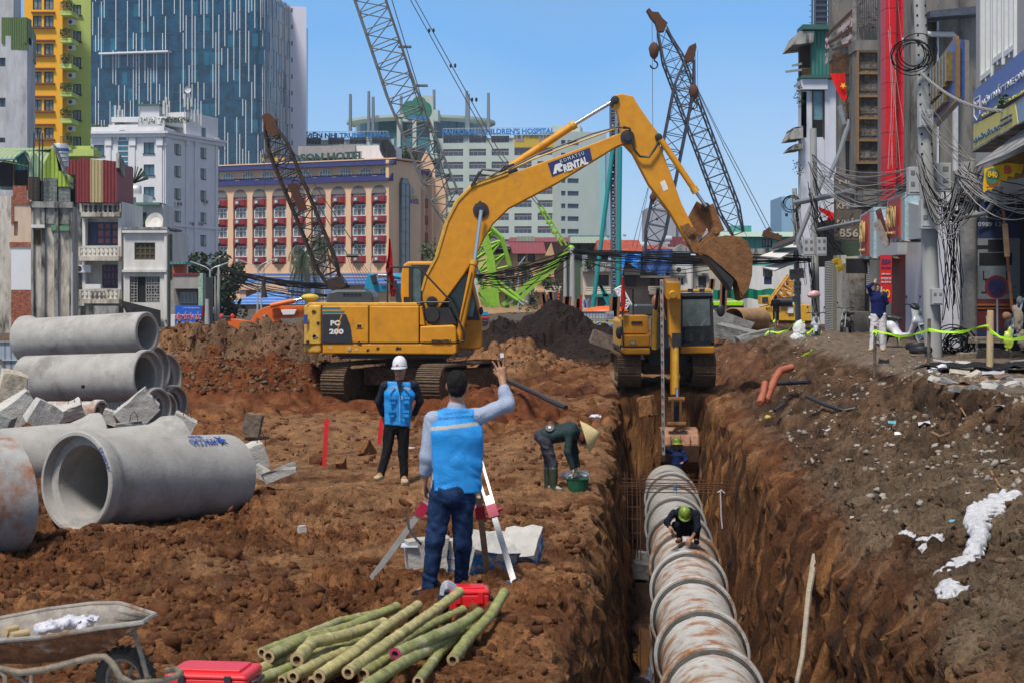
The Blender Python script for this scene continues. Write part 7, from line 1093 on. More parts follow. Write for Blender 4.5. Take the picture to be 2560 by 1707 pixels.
 q=MB();q.box(P(899,815,N-.006),(.16,.02,.1));q.bd('door_latch',a8,t);q=MB();q.box(P(898,815,N-.018),(.1,.02,.06));q.bd('latch_plate',ay,t);C0,C1=42.05,43.25;aj(t,'cab_shell',[(1002,872),(1002,690),(1008,662),(1020,654),(1150,653),(1172,660),(1196,760),(1204,800),(1204,868),(1196,873)],C0,C1,be,C0,.05);aj(t,'cab_dark_side',[(1022,765),(1022,668),(1030,662),(1150,662),(1168,670),(1190,760),(1200,800),(1110,802),(1070,802)],C0-.03,C0+.02,ay,C0,.01);aj(t,'side_window',[(1034,758),(1034,672),(1046,668),(1052,668),(1052,758)],C0-.05,C0,gF,C0);aj(t,'front_window',[(1120,790),(1126,720),(1150,668),(1164,672),(1188,762),(1182,792)],C0-.05,C0,aa('cab_glass_teal',(.06,.15,.14),ab=.1,ae=.3,ag=1),C0);aj(t,'floor_recess',[(1064,770),(1120,770),(1140,812),(1066,812)],N+.5,C0-.1,ay,N);aj(t,'cab_lamp',[(1163,806),(1172,800),(1180,806),(1172,814)],C0-.12,C0,aa('lamp_orange',(.55,.2,.02),ab=.3),C0);q=MB();p=P(1080,788,N+.45);q.lt([(.001,0),(.17,0),(.2,.06),(.2,.3)],p,p+V(0,1,0),16);q.bd('swivel_housing',ay,t);Y0,Y1=41.15,41.75;bo=aj(t,'boom',[(1056,727),(1065,694),(1094,640),(1120,552),(1146,503),(1181,469),(1271,437),(1373,400),(1500,353),(1538,338),(1560,330),(1577,336),(1580,350),(1560,360),(1540,368),(1393,458),(1271,522),(1232,560),(1210,596),(1189,640),(1160,686),(1116,746),(1092,778),(1066,776),(1057,750)],Y0,Y1,be,Y0,.02);aj(t,'boom_edge_top',[(1052,727),(1061,692),(1090,638),(1116,550),(1143,500),(1179,465),(1271,433),(1271,437),(1181,469.5),(1147,504),(1121,553),(1095,641),(1066,695),(1057,728)],Y0-.03,Y1+.03,a8,Y0)
 for(u,v,r)in((1202,526,.19),(1569,343,.17),(1080,756,.14)):
  q=MB();p=P(u,v,Y0-.08);q.lt([(.001,0),(r*.55,0),(r*.6,.03),(r,.04),(r,Y1-Y0+.12)],p,p+V(0,1,0),20);q.bd('pivot_boss',ay,t,aq=30)
 rg=random.Random(4);aj(t,'grease_stain',[(1204+rg.uniform(13,23)*math.cos(a),524+rg.uniform(13,24)*math.sin(a))for a in np.linspace(0,6,26)],Y0-.006,Y0,aa('grease_black',(.05,.028,.012),ab=.6),Y0);aj(t,'boom_sticker',[(1369,409),(1474,370),(1481,401),(1380,443)],Y0-.01,Y0,aa('sticker_navy',(.02,.03,.12),ab=.4),Y0);sx=(P(1474,370,Y0)-P(1369,409,Y0)).normalized();aH('KOMATSU',1,MW,P(1430,394,Y0-.012),sx,Z,t,aD=.6,aE=.085,dX=1.5);aH('RENTAL',1,MW,P(1438,412,Y0-.012),sx,Z,t,aD=.62,aE=.19,aO=.05,eL=.2);q=MB();c=P(1393,422,Y0-.012);up=V(-sx.z,0,sx.x);q.pm([(-.14,-.1),(-.02,.1),(.12,.1),(.16,.03),(.06,-.02),(.12,-.1),(.02,-.1),(-.02,-.02),(-.05,-.1)],0,.01,lambda x,y,o:c+sx*x+up*y+V(0,-o,0));q.bd('sticker_logo',MW,t);S0,S1=41.22,41.68;aj(t,'stick',[(1537,238),(1556,235),(1582,241),(1600,270),(1628,310),(1647,334),(1651,367),(1675,429),(1704,510),(1729,559),(1748,606),(1756,622),(1746,634),(1733,630),(1700,575),(1675,531),(1622,461),(1582,384),(1558,358),(1549,300),(1545,284),(1533,253)],S0,S1,be,S0,.02);aj(t,'stick_label',[(1650,457),(1662,450),(1671,474),(1659,479)],S0-.008,S0,MW,S0)
 for(u,v,r)in((1538,250,.1),(1647,343,.09),(1729,581,.12),(1790,580,.11),(1765,517,.1),(1757,623,.13)):
  q=MB();p=P(u,v,S0-.1);q.lt([(.001,0),(r*.5,0),(r*.55,.03),(r,.04),(r,.66)],p,p+V(0,1,0),16);q.bd('pin_boss',ay if r<.11 else bf,t,aq=30)
 aj(t,'muddy_stick_end',[(1698,565),(1722,558),(1748,606),(1756,624),(1746,636),(1732,632)],S0-.02,S1+.02,bf,S0,.02);q=MB();q.bar(P(1731,581,41.45),P(1765,517,41.45),.52,.12,V(0,1,0));q.bd('link_arm',bf,t);q=MB();q.bar(P(1765,517,41.45),P(1794,584,41.45),.36,.13,V(0,1,0));q.bd('bucket_link',bf,t)
 for y in(40.95,41.95):
  aF(t,'boom_cylinder',P(1147,850,y),P(1186,655,y),.085,be);aF(t,'piston_rod',P(1186,655,y),P(1203,526,y),.045,cG);aF(t,'cylinder_collar',P(1184.5,662,y),P(1187,650,y),.105,a8)
 aF(t,'hydraulic_line',P(1150,800,40.84),P(1178,680,40.84),.02,be);aF(t,'arm_cylinder',P(1276,418,41.45),P(1434,313,41.45),.095,be);aF(t,'piston_rod',P(1434,313,41.45),P(1540,249,41.45),.05,cG);aF(t,'cylinder_collar',P(1428,317,41.45),P(1438,310,41.45),.115,a8);aF(t,'bucket_cylinder',P(1652,350,41.1),P(1738,478,41.1),.075,be);aF(t,'piston_rod',P(1738,478,41.1),P(1765,517,41.1),.04,cG);aF(t,'cylinder_collar',P(1733,470,41.1),P(1741,482,41.1),.095,a8);aj(t,'cylinder_bracket',[(1232,447),(1268,414),(1284,408),(1296,428),(1290,434)],Y0+.1,Y1-.1,bf if 0 else ay,Y0)
 def hose(ah,r=.022,nm='hose',y=41.1,m=ay):
  q=MB();q.tu([P(u,v,y)for u,v in ah],r,7);q.bd(nm,m,t,aq=True)
 hose([(1184,462),(1195,440),(1206,424),(1225,426),(1250,428),(1262,415)],.03);hose([(1178,466),(1190,444),(1198,430),(1204,438),(1228,440),(1256,424)],.025);hose([(1090,640),(1114,560),(1140,505),(1180,463),(1240,440)],.03,'steel_line',41.2,a8);hose([(1240,441),(1330,400),(1440,358),(1540,322)],.022,'steel_line',41.2,a8);hose([(1270,425),(1340,388),(1480,335),(1545,318),(1565,322)],.02);hose([(1558,318),(1574,322),(1580,345),(1586,375),(1600,392),(1622,393),(1638,372),(1650,350)],.03);bk=[(1746,632),(1756,612),(1778,596),(1814,589),(1849,592),(1870,606),(1882,640),(1880,690),(1872,722),(1858,742),(1850,730),(1842,705),(1833,694),(1800,665),(1770,640)];aj(t,'bucket_side',bk,40.98,41.04,bf,41.,.01);aj(t,'bucket_side',bk,41.98,42.04,bf,41.,.01);q=MB();bN=[(1756,612),(1778,596),(1814,589),(1849,592),(1870,606),(1882,640),(1880,690),(1870,724)]
 for a,b in zip(bN,bN[1:]):
  pa=P(*a,41.);pb=P(*b,41.);q.add([pa,pb,pb+V(0,1.,0),pa+V(0,1.,0)],[(0,1,2,3)]);
 q.bd('bucket_shell',bf,t);aj(t,'bucket_ear',[(1742,618),(1760,596),(1790,572),(1800,585),(1790,600),(1760,640),(1748,640)],41.15,41.25,bf,41.1,.01);aj(t,'bucket_ear',[(1742,618),(1760,596),(1790,572),(1800,585),(1790,600),(1760,640),(1748,640)],41.65,41.75,bf,41.1,.01);aj(t,'cutting_plate',[(1758,636),(1768,636),(1836,700),(1828,727),(1820,712)],41.02,42.,ay,41.,.01)
 for k in range(5):
  q=MB();y=41.03+k*.235;q.pm([(1842,690),(1872,700),(1862,748),(1852,745)],y,y+.1,lambda u,v,yy:Vector((P(u,v,41.).x+0,yy,P(u,v+k*1.5,41.).z)));q.bd('bucket_tooth',bf,t)
 for ah,r in(([(969,764),(969,678),(974,669),(1042,668),(1048,670),(1125,752),(1160,830),(1160,852),(1143,857)],.024),([(1036,760),(1055,756),(1124,756)],.02),([(960,700),(975,706),(985,718)],.018)):hose(ah,r,'handrail',40.75)
 aj(t,'exhaust_stub',[(1009,764),(1009,743),(1030,743),(1030,764)],41.2,41.5,ay,41.2);aj(t,'mirror_arm',[(984,705),(990,700),(1002,740),(1006,765),(992,765)],40.8,40.86,ay,40.8);q=MB();q.ell(P(775,744,41.8),(.22,.14,.09),12,8);q.bd('beacon_cap',aa('old_yellow',(.5,.38,.05),ab=.6),t,aq=True);q=MB();q.ell(P(1203,778,41.9),(.05,.05,.1),10,7);q.bd('side_mirror',ay,t,aq=True);q=MB();q.tu([P(973,765,40.9),P(973,600,40.9)],.014,6);fl=q.top('flag_on_pole',aa('bamboo_stick',(.35,.28,.12),ab=.7),'furled dark red flag on a stick above the tail of the large excavator','flag');q=MB();q.sq([[P(u+rg.uniform(-1,1),v,40.85+.05*math.sin(i*2+v))for i,u in enumerate(us)]for v,us in((597,(972,973,974,975)),(640,(970,974,978,980)),(672,(964,970,976,981)),(688,(966,972,978,982)),(692,(974,977,980,985)),(720,(975,977,982,986)),(742,(977,979,981,985)))],.01);q.bd('cloth',aa('flag_dark_red',(.3,.008,.01),ab=.8),fl)
gG()
def gH():
 t=ao('excavator','smaller yellow excavator facing the camera at the far end of the trench','excavator',(3.98,46.2,-0),0,'yellow excavators');zg=0
 for u0,u1 in((1544,1604),(1731,1792)):x=(P(u0,0,44.2).x+P(u1,0,44.2).x)/2;track(t,V(x,46.,zg+.22),3.5,.84,.6,R(90),40)
 N=44.;aj(t,'undercarriage',[(1606,905),(1730,905),(1726,935),(1610,935)],45,47,cO,45);aj(t,'turntable',[(1615,880),(1725,880),(1715,912),(1625,912)],44.9,46.6,ay,45);aj(t,'deck',[(1552,872),(1552,862),(1627,868),(1700,868),(1786,864),(1786,880),(1780,883),(1560,885)],N+.35,47.5,ay,N)
 for ah,nm,y in(([(1553,869),(1626,869),(1626,886),(1562,886),(1555,880)],'left_bumper',N),([(1702,866),(1787,865),(1787,880),(1782,884),(1702,884)],'right_bumper',N),([(1553,839),(1560,837),(1624,837),(1626,842),(1626,866),(1555,867)],'lower_box',N),([(1553,792),(1558,789),(1620,789),(1622,792),(1622,835),(1553,835)],'upper_box',N+.12)):aj(t,nm,ah,y,y+1.2,be,N,.04)
 aj(t,'counterweight_edge',[(1551,866),(1550,805),(1556,795),(1556,870)],44.4,47.2,a8,N,.02);q=MB();q.box(P(1592,807,N+.1),(.28,.02,.07));q.bd('grab_handle',ay,t);q=MB();q.box(P(1582,857,N-.005),(.15,.02,.09));lb=q.bd('lamp_box',ay,t);q=MB();q.box(P(1582,857,N-.02),(.12,.02,.06));q.bd('lamp_glass',cy,lb);aj(t,'rear_hood',[(1582,790),(1584,766),(1590,762),(1636,762),(1640,790)],46.2,47.8,aa('hood_dark_grey'),46.2,.05);aj(t,'cab_frame',[(1702,862),(1702,738),(1706,733),(1776,733),(1782,738),(1786,800),(1786,860),(1780,866),(1706,866)],N+.95,45.6,ay,N,.03)
 for ah in([(1702,862),(1702,738),(1707,738),(1708,862)],[(1776,738),(1782,738),(1786,862),(1777,862)],[(1702,745),(1702,734),(1782,734),(1783,745)],[(1703,866),(1703,857),(1786,857),(1785,866)],[(1707,821),(1707,816),(1777,816),(1777,821)]):aj(t,'cab_frame',ah,N+.03,N+1.,ay,N)
 aj(t,'windscreen',[(1707,816),(1707,749),(1774,748),(1776,815)],N+.01,N+.02,aa('windscreen_glass',(.2,.25,.25),ab=.12,ae=.25,ag=2,a9=.8,di=.34),N,0);aj(t,'lower_windscreen',[(1710,850),(1712,822),(1776,821),(1777,850),(1770,857),(1718,858)],N+.01,N+.02,aa('lower_glass',(.04,.05,.055),ab=.15,di=.35),N);aj(t,'cab_header',[(1703,742),(1704,733),(1779,732),(1781,741)],N-.03,N+.4,aa('header_grey',(.05,.055,.07),ab=.4),N,.01);aj(t,'cab_roof',[(1697,731),(1700,724),(1780,722),(1783,731)],N+.2,45.6,a8,N,.02)
 for u in(1726,1755):q=MB();q.box(P(u,727,N),(.13,.1,.09));q.bd('work_lamp',ay,t)
 q=MB();q.tu([P(1740,723,N+.1),P(1742,717,N+.1),P(1758,717,N+.1),P(1761,723,N+.1)],.015,6);q.bd('roof_handle',ay,t);q=MB();q.ell(P(1549,832,44.1),(.1,.05,.17),12,8);q.bd('round_mirror',ay,t,aq=True);q=MB();q.ell(P(1802,777,44.1),(.11,.05,.16),12,8);q.tu([P(1786,775,44.1),P(1805,779,44.1)],.02,5);q.bd('side_mirror',ay,t,aq=True);q=MB();bs=[(46.6,1.35),(46.,2.25),(44.6,3.),(43.2,3.25),(42.1,2.78)];x0,x1=P(1638,0,44).x,P(1680,0,44).x
 for(ya,za),(yb,zb)in zip(bs,bs[1:]):pass
 kb=[P(1655,800,46.),P(1660,765,45.2),P(1668,738,44.2),P(1677,716,43.1),P(1684,728,42.3)];
 for a,b in zip(kb,kb[1:]):q.bar(a,b,.34,.42,V(1,0,0))if 0 else q.bar(a,b,.34,.4)
 q.bd('boom',be,t);b6(t.children[-1]if 0 else aW.objects[-1]if 0 else bpy.data.objects[q and t.children[-1].name],.02)if 0 else None;aj(t,'boom_front_plate',[(1641,790),(1644,742),(1655,712),(1676,708),(1690,722),(1698,742),(1700,800),(1672,800)],43.,43.3,a8,43.,.02)if 0 else None;q=MB();q.tu([P(1649,708,43.4),P(1677,738,42.3)],.08,12);aF(t,'arm_cylinder',P(1666,706,43.6),P(1683,738,42.2),.085,a8);aF(t,'hydraulic_line',P(1658,722,42.8),P(1654,750,42.6),.02,a8);aF(t,'hydraulic_line',P(1656,760,42.6),P(1664,800,42.8),.018,a8);aF(t,'hydraulic_line',P(1652,715,43),P(1646,780,43.6),.015,ay)
 for y,u in((43.9,1639),):aF(t,'boom_cylinder',P(1637,872,43.9),P(1640,775,43.7),.085,a8);aF(t,'piston_rod',P(1640,775,43.7),P(1645,722,43.4),.045,ay)
 aj(t,'boom_root',[(1645,870),(1645,800),(1655,790),(1672,790),(1672,870)],43.4,45.5,ay,43.4);q=MB();a=P(1688,735,42.6);b=P(1691,960,42.4);aj(t,'stick',[(1672,742),(1675,738),(1699,738),(1702,742),(1702,838),(1697,850),(1699,990),(1680,990),(1680,850),(1674,838)],42.7,43.2,be,42.7,.03);aF(t,'bucket_cylinder',P(1690,866,42.45),P(1690,968,42.4),.075,a8);aF(t,'piston_rod',P(1693,968,42.4),P(1693,1000,42.35),.04,cG);q=MB();q.box(P(1691,850,42.5),(.2,.25,.34));q.bd('cylinder_mount',ay,t)
 for u in(1681,1701):q=MB();q.bar(P(u,996,42.3),P(u,1066,42.4),.055,.12);q.bd('bucket_link',bf,t)
 for v,w_ in((998,.4),(1060,.46)):q=MB();q.tu([P(1691,v,42.35)-V(w_/2,0,0),P(1691,v,42.35)+V(w_/2,0,0)],.07,10);q.bd('link_pin',bf,t)
 q=MB();q.bar(P(1688,985,42.6),P(1690,1060,42.6),.16,.2);q.bd('stick_end',ay,t);dQ,bx1=P(1651,0,42.5).x,P(1746,0,42.5).x;bN=[(42.95,P(0,1070,42.5).z),(42.55,P(0,1074,42.5).z),(42.32,P(0,1090,42.5).z),(42.25,P(0,1108,42.5).z),(42.45,P(0,1150,42.5).z),(43.,P(0,1185,42.5).z)];q=MB();q.sq([[V(x,y,z)for(y,z)in bN]for x in np.linspace(dQ,bx1,5)],.03);q.bd('bucket_shell',aa('pinkish_mud_bucket',(.36,.2,.13),ab=.8,ak=(.2,.1,.05),al=.3,ag=4,ae=.2,aB=.02),t)
 for x in(dQ,bx1-.03):q=MB();q.pm([(y,z)for y,z in bN]+[(43.25,P(0,1120,42.5).z)],x,x+.03,lambda y,z,xx:Vector((xx,y,z)));q.bd('bucket_side',bf,t)
 for k in range(3):q=MB();x=dQ+(bx1-dQ)*(k+1)/4;q.box((x,42.23,P(0,1098,42.5).z),(.02,.02,.22));q.bd('bucket_rib',bf,t)
 q=MB();q.tu([P(1558,868,43.95),P(1556,800,43.95)],.02,6);q.tu([P(1556,792,44),P(1558,722,44.2),P(1582,722,44.4),P(1583,790,44.6)],.022,6);q.bd('handrail',ay,t);q=MB();q.tu([P(1560,790,44),P(1557,690,44)],.012,6);fl=q.top('flag_on_pole',aa('bamboo_stick'),'narrow red flag on a stick at the left corner of the smaller excavator','flag');q=MB();q.sq([[P(u,v,43.95+.03*math.sin(i*2+v))for i,u in enumerate(us)]for v,us in((694,(1556,1557,1558)),(720,(1554,1558,1562)),(745,(1553,1559,1565)),(768,(1553,1558,1563)),(776,(1554,1557,1560)))],.01);q.bd('cloth',aa('flag_dull_red',(.42,.02,.02),ab=.8),fl)
gH()
# lattice cranes
def lattice(t,ah,W,m,c3,r=.06,rb=.03,fD='boom_section',gI=V(0,1,0)):
 ah=[Vector(p)for p in ah];cs=[];d=(ah[-1]-ah[0]).normalized();sx=d.cross(gI).normalized();sy=d.cross(sx).normalized();cr=[[p+sx*a*w/2+sy*b*w/2 for a,b in((-1,-1),(1,-1),(1,1),(-1,1))]for p,w in zip(ah,W)]
 for k in range(4):q=MB();q.tu([c[k]for c in cr],r,6);q.bd('chord',m,t)
 L=[0]
 for a,b in zip(ah,ah[1:]):L.append(L[-1]+(b-a).length)
 def at(q,k):
  for i in range(len(L)-1):
   if q<=L[i+1]+1e-6:f=(q-L[i])/(L[i+1]-L[i]);return cr[i][k]*(1-f)+cr[i+1][k]*f
  return cr[-1][k]
 for i in range(c3):
  q0,q1=L[-1]*i/c3,L[-1]*(i+1)/c3;q=MB()
  for k in range(4):
   k2=(k+1)%4;a,b=(k,k2)if i%2 else(k2,k);q.tu([at(q0,a),at(q1,b)],rb,4,False);q.tu([at(q0,k),at(q0,k2)],rb,4,False)
  q.bd('bracing',m,t)
ey=aa('lattice_pale',(.15,.15,.145),ab=.5,b9=.2,ae=.3,ag=1.5,ak=(.14,.11,.09),al=.3)
ez=aa('lattice_dark',(.05,.033,.026),ab=.7,ae=.3,ak=(.14,.07,.03),al=.25,ag=1)
fL=aa('lattice_blue_black',(.035,.038,.06),ab=.6,ae=.2)
bq=aa('crane_lime',(.22,.42,.03),ab=.45,ae=.12,ak=(.17,.3,.06),al=.15,ag=1.5)
cQ=aa('steel_rope',(.06,.055,.05),ab=.5,ae=0)
def gJ():
 d=118.;t=ao('crawler_crane','lime green crawler crane with a very tall pale lattice boom','crane',P(1260,770,d));t.location.z=.3;lattice(t,[P(905,-60,d),P(1005,235,d),P(1110,490,d),P(1155,570,d)],[2.,2.05,2.,1.7],ey,15,.085,.04);lattice(t,[P(1150,560,d),P(1215,625,d-0),P(1240,690,d)],[2.6,2.7,2.3],bq,5,.17,.08);aj(t,'boom_foot_plate',[(1218,575),(1236,648),(1222,652),(1200,600),(1195,560)],d-1.4,d-1.2,bq,d);aj(t,'boom_foot_plate',[(1212,700),(1250,765),(1232,770),(1205,740),(1196,725)],d-1.4,d-1.2,bq,d);aj(t,'boom_foot_plate',[(1236,640),(1242,690),(1250,765),(1236,768),(1222,700),(1216,655)],d-1.5,d-1.3,bq,d);aj(t,'pivot_plate',[(1205,745),(1232,765),(1215,769),(1196,740)],d-1.5,d+1.2,bq,d);q=MB();q.bar(P(1256,764,d-.8),P(1425,622,d-.8),.3,.75,V(0,1,0));q.bd('mast_beam',bq,t);q=MB();q.bar(P(1278,766,d-1),P(1420,640,d-1),.25,.55,V(0,1,0));q.bd('mast_beam',bq,t);q=MB();
 for k in range(7):f=k/6;q.bar(P(1256+165*f,764-140*f,d-.8),P(1272+150*f,768-130*f,d-.95),.2)
 q.bd('mast_braces',bq,t);q=MB();q.ell(P(1428,624,d-.8),(.26,.3,.3),12,8);q.bd('mast_head',bq,t,aq=True);aF(t,'green_strut',P(1226,708,d-1.3),P(1294,752,d-1.5),.14,bq);aF(t,'green_strut',P(1240,700,d-1.),P(1310,755,d-1.2),.13,bq);aF(t,'strut_rod',P(1292,750,d-1.5),P(1308,763,d-1.5),.07,bO);aF(t,'strut_rod',P(1308,752,d-1.2),P(1318,757,d-1.2),.07,bO)
 for du in(0,12):
  for a,b,r,m_ in(((1023+du,-5),(1232+du,372),.035,cQ),((1232+du,372),(1350+du*.7,520),.04,ey),((1345+du*.8,515),(1405+du,615),.07,bq)):aF(t,'stay_rope',P(*a,d-1),P(*b,d-1),r,m_,6)
  for(u,v)in((1073,77),(1127,165),(1180,250),(1350,530),(1368,556),(1382,580),(1395,600)):q=MB();q.ell(P(u+du*(.9 if v<500 else .7),v,d-1),(.09,.09,.16),8,6);q.bd('rope_shackle',aI if v<500 else bq,t)
 for k in range(3):q=MB();q.box(P((1012,1053,1083)[k],(118,215,330)[k],d-.6),(.9,.5,.12));q.bd('rest_platform',ey,t)
 aF(t,'hoist_rope',P(965,-5,d-1.1),P(1120,500,d-1.2),.035,cQ,5);aF(t,'hoist_rope',P(978,-5,d-1.1),P(1130,500,d-1.2),.035,cQ,5);aH('ZOOMLION',1,aa('letter_dark',(.03,.03,.05)),P(1197,690,d-3),(.35,0,-.9),(.9,0,.35),t,aD=1.9,aE=.35,aO=.03);aj(t,'name_plate',[(1180,655),(1190,650),(1206,700),(1200,710)],d-2.95,d-2.9,aa('plate_white',(.5,.5,.5)),d-3)
gJ()
def eA(label,foot,head,d,w,m,c3,hook=None,fM=None,stays=(),ropes=(),eK=(.35,.25),extra=None,r=.075,rb=.035):
 t=ao('lattice_crane',label,'crane',P(foot[0],foot[1],d),0,'dark lattice cranes');f=P(*foot,d);h=P(*head,d);L=h-f;lattice(t,[f,f+L*.12,f+L*.86,h],[w*.55,w,w,w*.45],m,c3,r,rb)
 if fM:aj(t,'boom_head',fM,d-.5,d+.5,aa('rusty_head',(.1,.045,.025),ab=.8,ae=.3),d)
 for a,b,r in stays:aF(t,'stay_rope',P(*a,d-.3),P(*b,d-.3),r,cQ,5)
 for a,b,r in ropes:aF(t,'hoist_rope',P(*a,d-.6),P(*b,d-.6),r,cQ,5)
 if hook:
  u,v,s=hook;q=MB();q.lt([(.01,0),(.25*s,.15*s),(.42*s,.5*s),(.3*s,1.1*s),(.12*s,1.3*s)],P(u,v,d-.6),P(u,v+10,d-.6),10);o=q.bd('hook_block',aa('rusty_head'),t,aq=True);q=MB();c=P(u,v,d-.6)+V(0,0,-1.75*s);q.tu([c+V(0,0,.5*s)]+[c+V(math.sin(a)*.28*s,0,math.cos(a)*.28*s)for a in np.linspace(.2,4.6,9)],.07*s,6);q.bd('hook',aI,o)
 return t
tc=eA('rusty dark lattice boom leaning left in front of the peach hotel',(838,715),(672,312),112,1.35,ez,13,None,[(658,292),(663,287),(676,286),(690,302),(694,324),(700,345),(688,348),(672,336),(660,308)],[((680,300),(905,640),.03),((690,330),(870,640),.03),((820,640),(872,715),.05)],[((660,300),(660,700),.022)],r=.075,rb=.035)
aj(tc,'boom_cover_plate',[(718,462),(738,458),(768,525),(748,532)],111,111.4,aa('plate_brown',(.07,.03,.02),ab=.8),111);aj(tc,'foot_block',[(822,700),(850,692),(866,718),(838,728),(824,722)],111,113,ez,112);q=MB();q.tu([P(866,640,111.5),P(896,640,111.5)],.11,8);q.bd('spreader_bar',aI,tc);
for k in range(7):aF(tc,'reeving_rope',P(868+k*4,641,111.5),P(890+k*9,712,111.2),.015,cQ,4)
q=MB();q.tu([P(660,700,111),P(659,712,111)],.14,8);q.tu([P(659,712,111),P(661,745,111)],[.1,.22],8);q.bd('hanging_hook',ez,tc)
eA('tallest of the two dark cranes on the right with its rusty head at upper left',(1845,585),(1655,78),150,1.75,fL,14,(1635,105,1.15),[(1616,28),(1622,23),(1630,32),(1645,33),(1655,48),(1668,60),(1664,70),(1660,80),(1644,82),(1638,60),(1626,46)],[((1664,62),(1812,360),.03),((1668,66),(1808,362),.03),((1812,358),(1935,590),.035),((1806,360),(1925,592),.035),((1670,120),(1870,600),.02)],[((1630,45),(1632,320),.025),((1642,60),(1642,110),.02)],r=.085,rb=.038)
eA('second dark crane leaning right and crossing the tallest one',(1627,640),(1724,150),140,1.6,fL,13,(1734,210,1.),[(1712,140),(1722,118),(1738,110),(1740,120),(1734,152),(1716,158)],[((1716,160),(1622,470),.022),((1620,470),(1580,620),.025),((1660,440),(1608,620),.02),((1622,468),(1592,620),.02)],[((1734,125),(1734,210),.02),((1738,125),(1739,215),.02),((1744,125),(1744,280),.018)],r=.08,rb=.036)
m=MB();m.box(P(1930,590,149),(1.6,.8,.5),Matrix.Rotation(.3,3,'Y'));m.bar(P(1925,580,149),P(1918,572,149),.4);m.bar(P(1938,585,149),P(1942,600,149),.5);m.top('pulley_block',aa('rusty_head'),'dark pulley block at the lower end of the right crane stays','pulley')
q=MB();q.ell(P(1633,494,139),(.3,.2,.35),10,7);q.tu([P(1633,480,139),P(1633,512,139)],.08,5);q.top('hook_block',aa('rusty_head'),'small hook block hanging low left of the second dark crane','hook')
def piling_rig():
 d=125.;t=ao('piling_rig','tall pile driving mast with long teal tube stays behind the excavators','piling rig',(P(1542,735,d).x,d,.6));lattice(t,[P(1541,770,d),P(1537,268,d)],[.62,.62],aa('mast_grey_blue',(.1,.12,.16),ab=.5,ae=.2),60,.07,.05);M_t=aa('stay_teal',(.01,.22,.22),ab=.45,ae=.1);aj(t,'mast_rail',[(1540,770),(1536,262),(1542,262),(1550,770)],d-.5,d-.4,aa('rail_grey',(.2,.23,.28),ab=.5),d);aF(t,'teal_stay',P(1482,770,d-1),P(1534,360,d-.5),.16,M_t);aF(t,'teal_stay',P(1545,760,d-1),P(1550,368,d-.6),.17,M_t)
 for v in(270,300,330):q=MB();q.box(P(1531,v,d),(.4,.5,.6));q.bd('mast_bracket',aI,t)
 for a,b in(((1500,712),(1532,765)),((1500,712),(1520,762)),((1478,740),(1535,738)),((1512,765),(1545,767))):q=MB();q.bar(P(*a,d-2),P(*b,d-2),.2);q.bd('teal_frame',M_t,t)
piling_rig()
def eB(label,d,m,boomp,gK,aY):
 t=ao('excavator',label,'excavator',P(*aY,d),0,'excavators half hidden behind the heaps');aj(t,'boom',boomp,d-.3,d+.3,m,d,.02)
 for nm,ah,dy,mm in gK:aj(t,nm,ah,d-.5-dy,d+.1-dy,mm,d,.02)
 return t
c4=aa('excavator_orange',(.62,.115,.008),ab=.45,ae=.1,ak=(.3,.07,.02),al=.12);eC=aa('excavator_cyan',(.01,.25,.42),ab=.45,ae=.1)
to=eB('orange excavator whose boom and house show above the left heap',75,c4,[(622,812),(640,785),(655,772),(672,766),(765,764),(768,790),(730,796),(700,796),(672,820),(640,825)],[('white_flash',[(706,775),(746,774),(740,787),(712,788)],.1,aR),('house',[(556,806),(562,798),(590,797),(625,802),(630,815),(620,835),(560,825)],.1,c4),('black_hood',[(558,796),(562,790),(580,790),(582,798),(560,800)],.15,ay),('bucket_arc',[(765,748),(776,744),(788,752),(794,762),(785,760),(772,756)],0,aa('dull_red',(.35,.06,.02)))],(640,800))
aF(to,'arm_cylinder',P(676,765,74.4),P(736,752,74.4),.11,c4);aF(to,'piston_rod',P(736,752,74.4),P(764,746,74.4),.07,cG);aF(to,'boom_cylinder',P(648,815,74.3),P(664,788,74.3),.08,cG)
for u in(554,581):q=MB();q.ell(P(u,792,74.5),(.09,.09,.13),8,6);q.bd('beacon',aa('beacon_red',(.6,.03,.02)),to)
q=MB();q.ell(P(690,780,74.6),(.22,.02,.22),12,8);q.bd('orange_disc',aa('disc_orange',(.55,.09,.01)),to)
tb=eB('cyan blue excavator arm poking up behind the large excavator',85,eC,[(912,723),(918,692),(926,685),(936,685),(940,694),(950,716),(1004,708),(1004,728),(940,732),(925,724)],[('black_joint',[(928,690),(942,686),(944,706),(934,712)],.2,ay)],(960,790));aF(tb,'cylinder_rod',P(945,689,84.4),P(975,690,84.4),.09,cG);aF(tb,'arm_cylinder',P(975,690,84.4),P(1004,694,84.4),.13,eC)
tk=eB('striped tail of another excavator just right of the large cab',60,aa('tail_cream',(.55,.5,.35),ab=.5),[(1204,825),(1204,790),(1219,790),(1223,796),(1223,820),(1215,825)],[('cyan_band',[(1203,790),(1203,778),(1218,779),(1223,790)],.03,eC),('red_band',[(1203,797),(1203,791),(1223,791),(1223,798)],.04,aa('dull_red2',(.4,.02,.03))),('black_shield',[(1204,800),(1221,800),(1220,810),(1212,816),(1204,812)],.05,ay)],(1212,828))
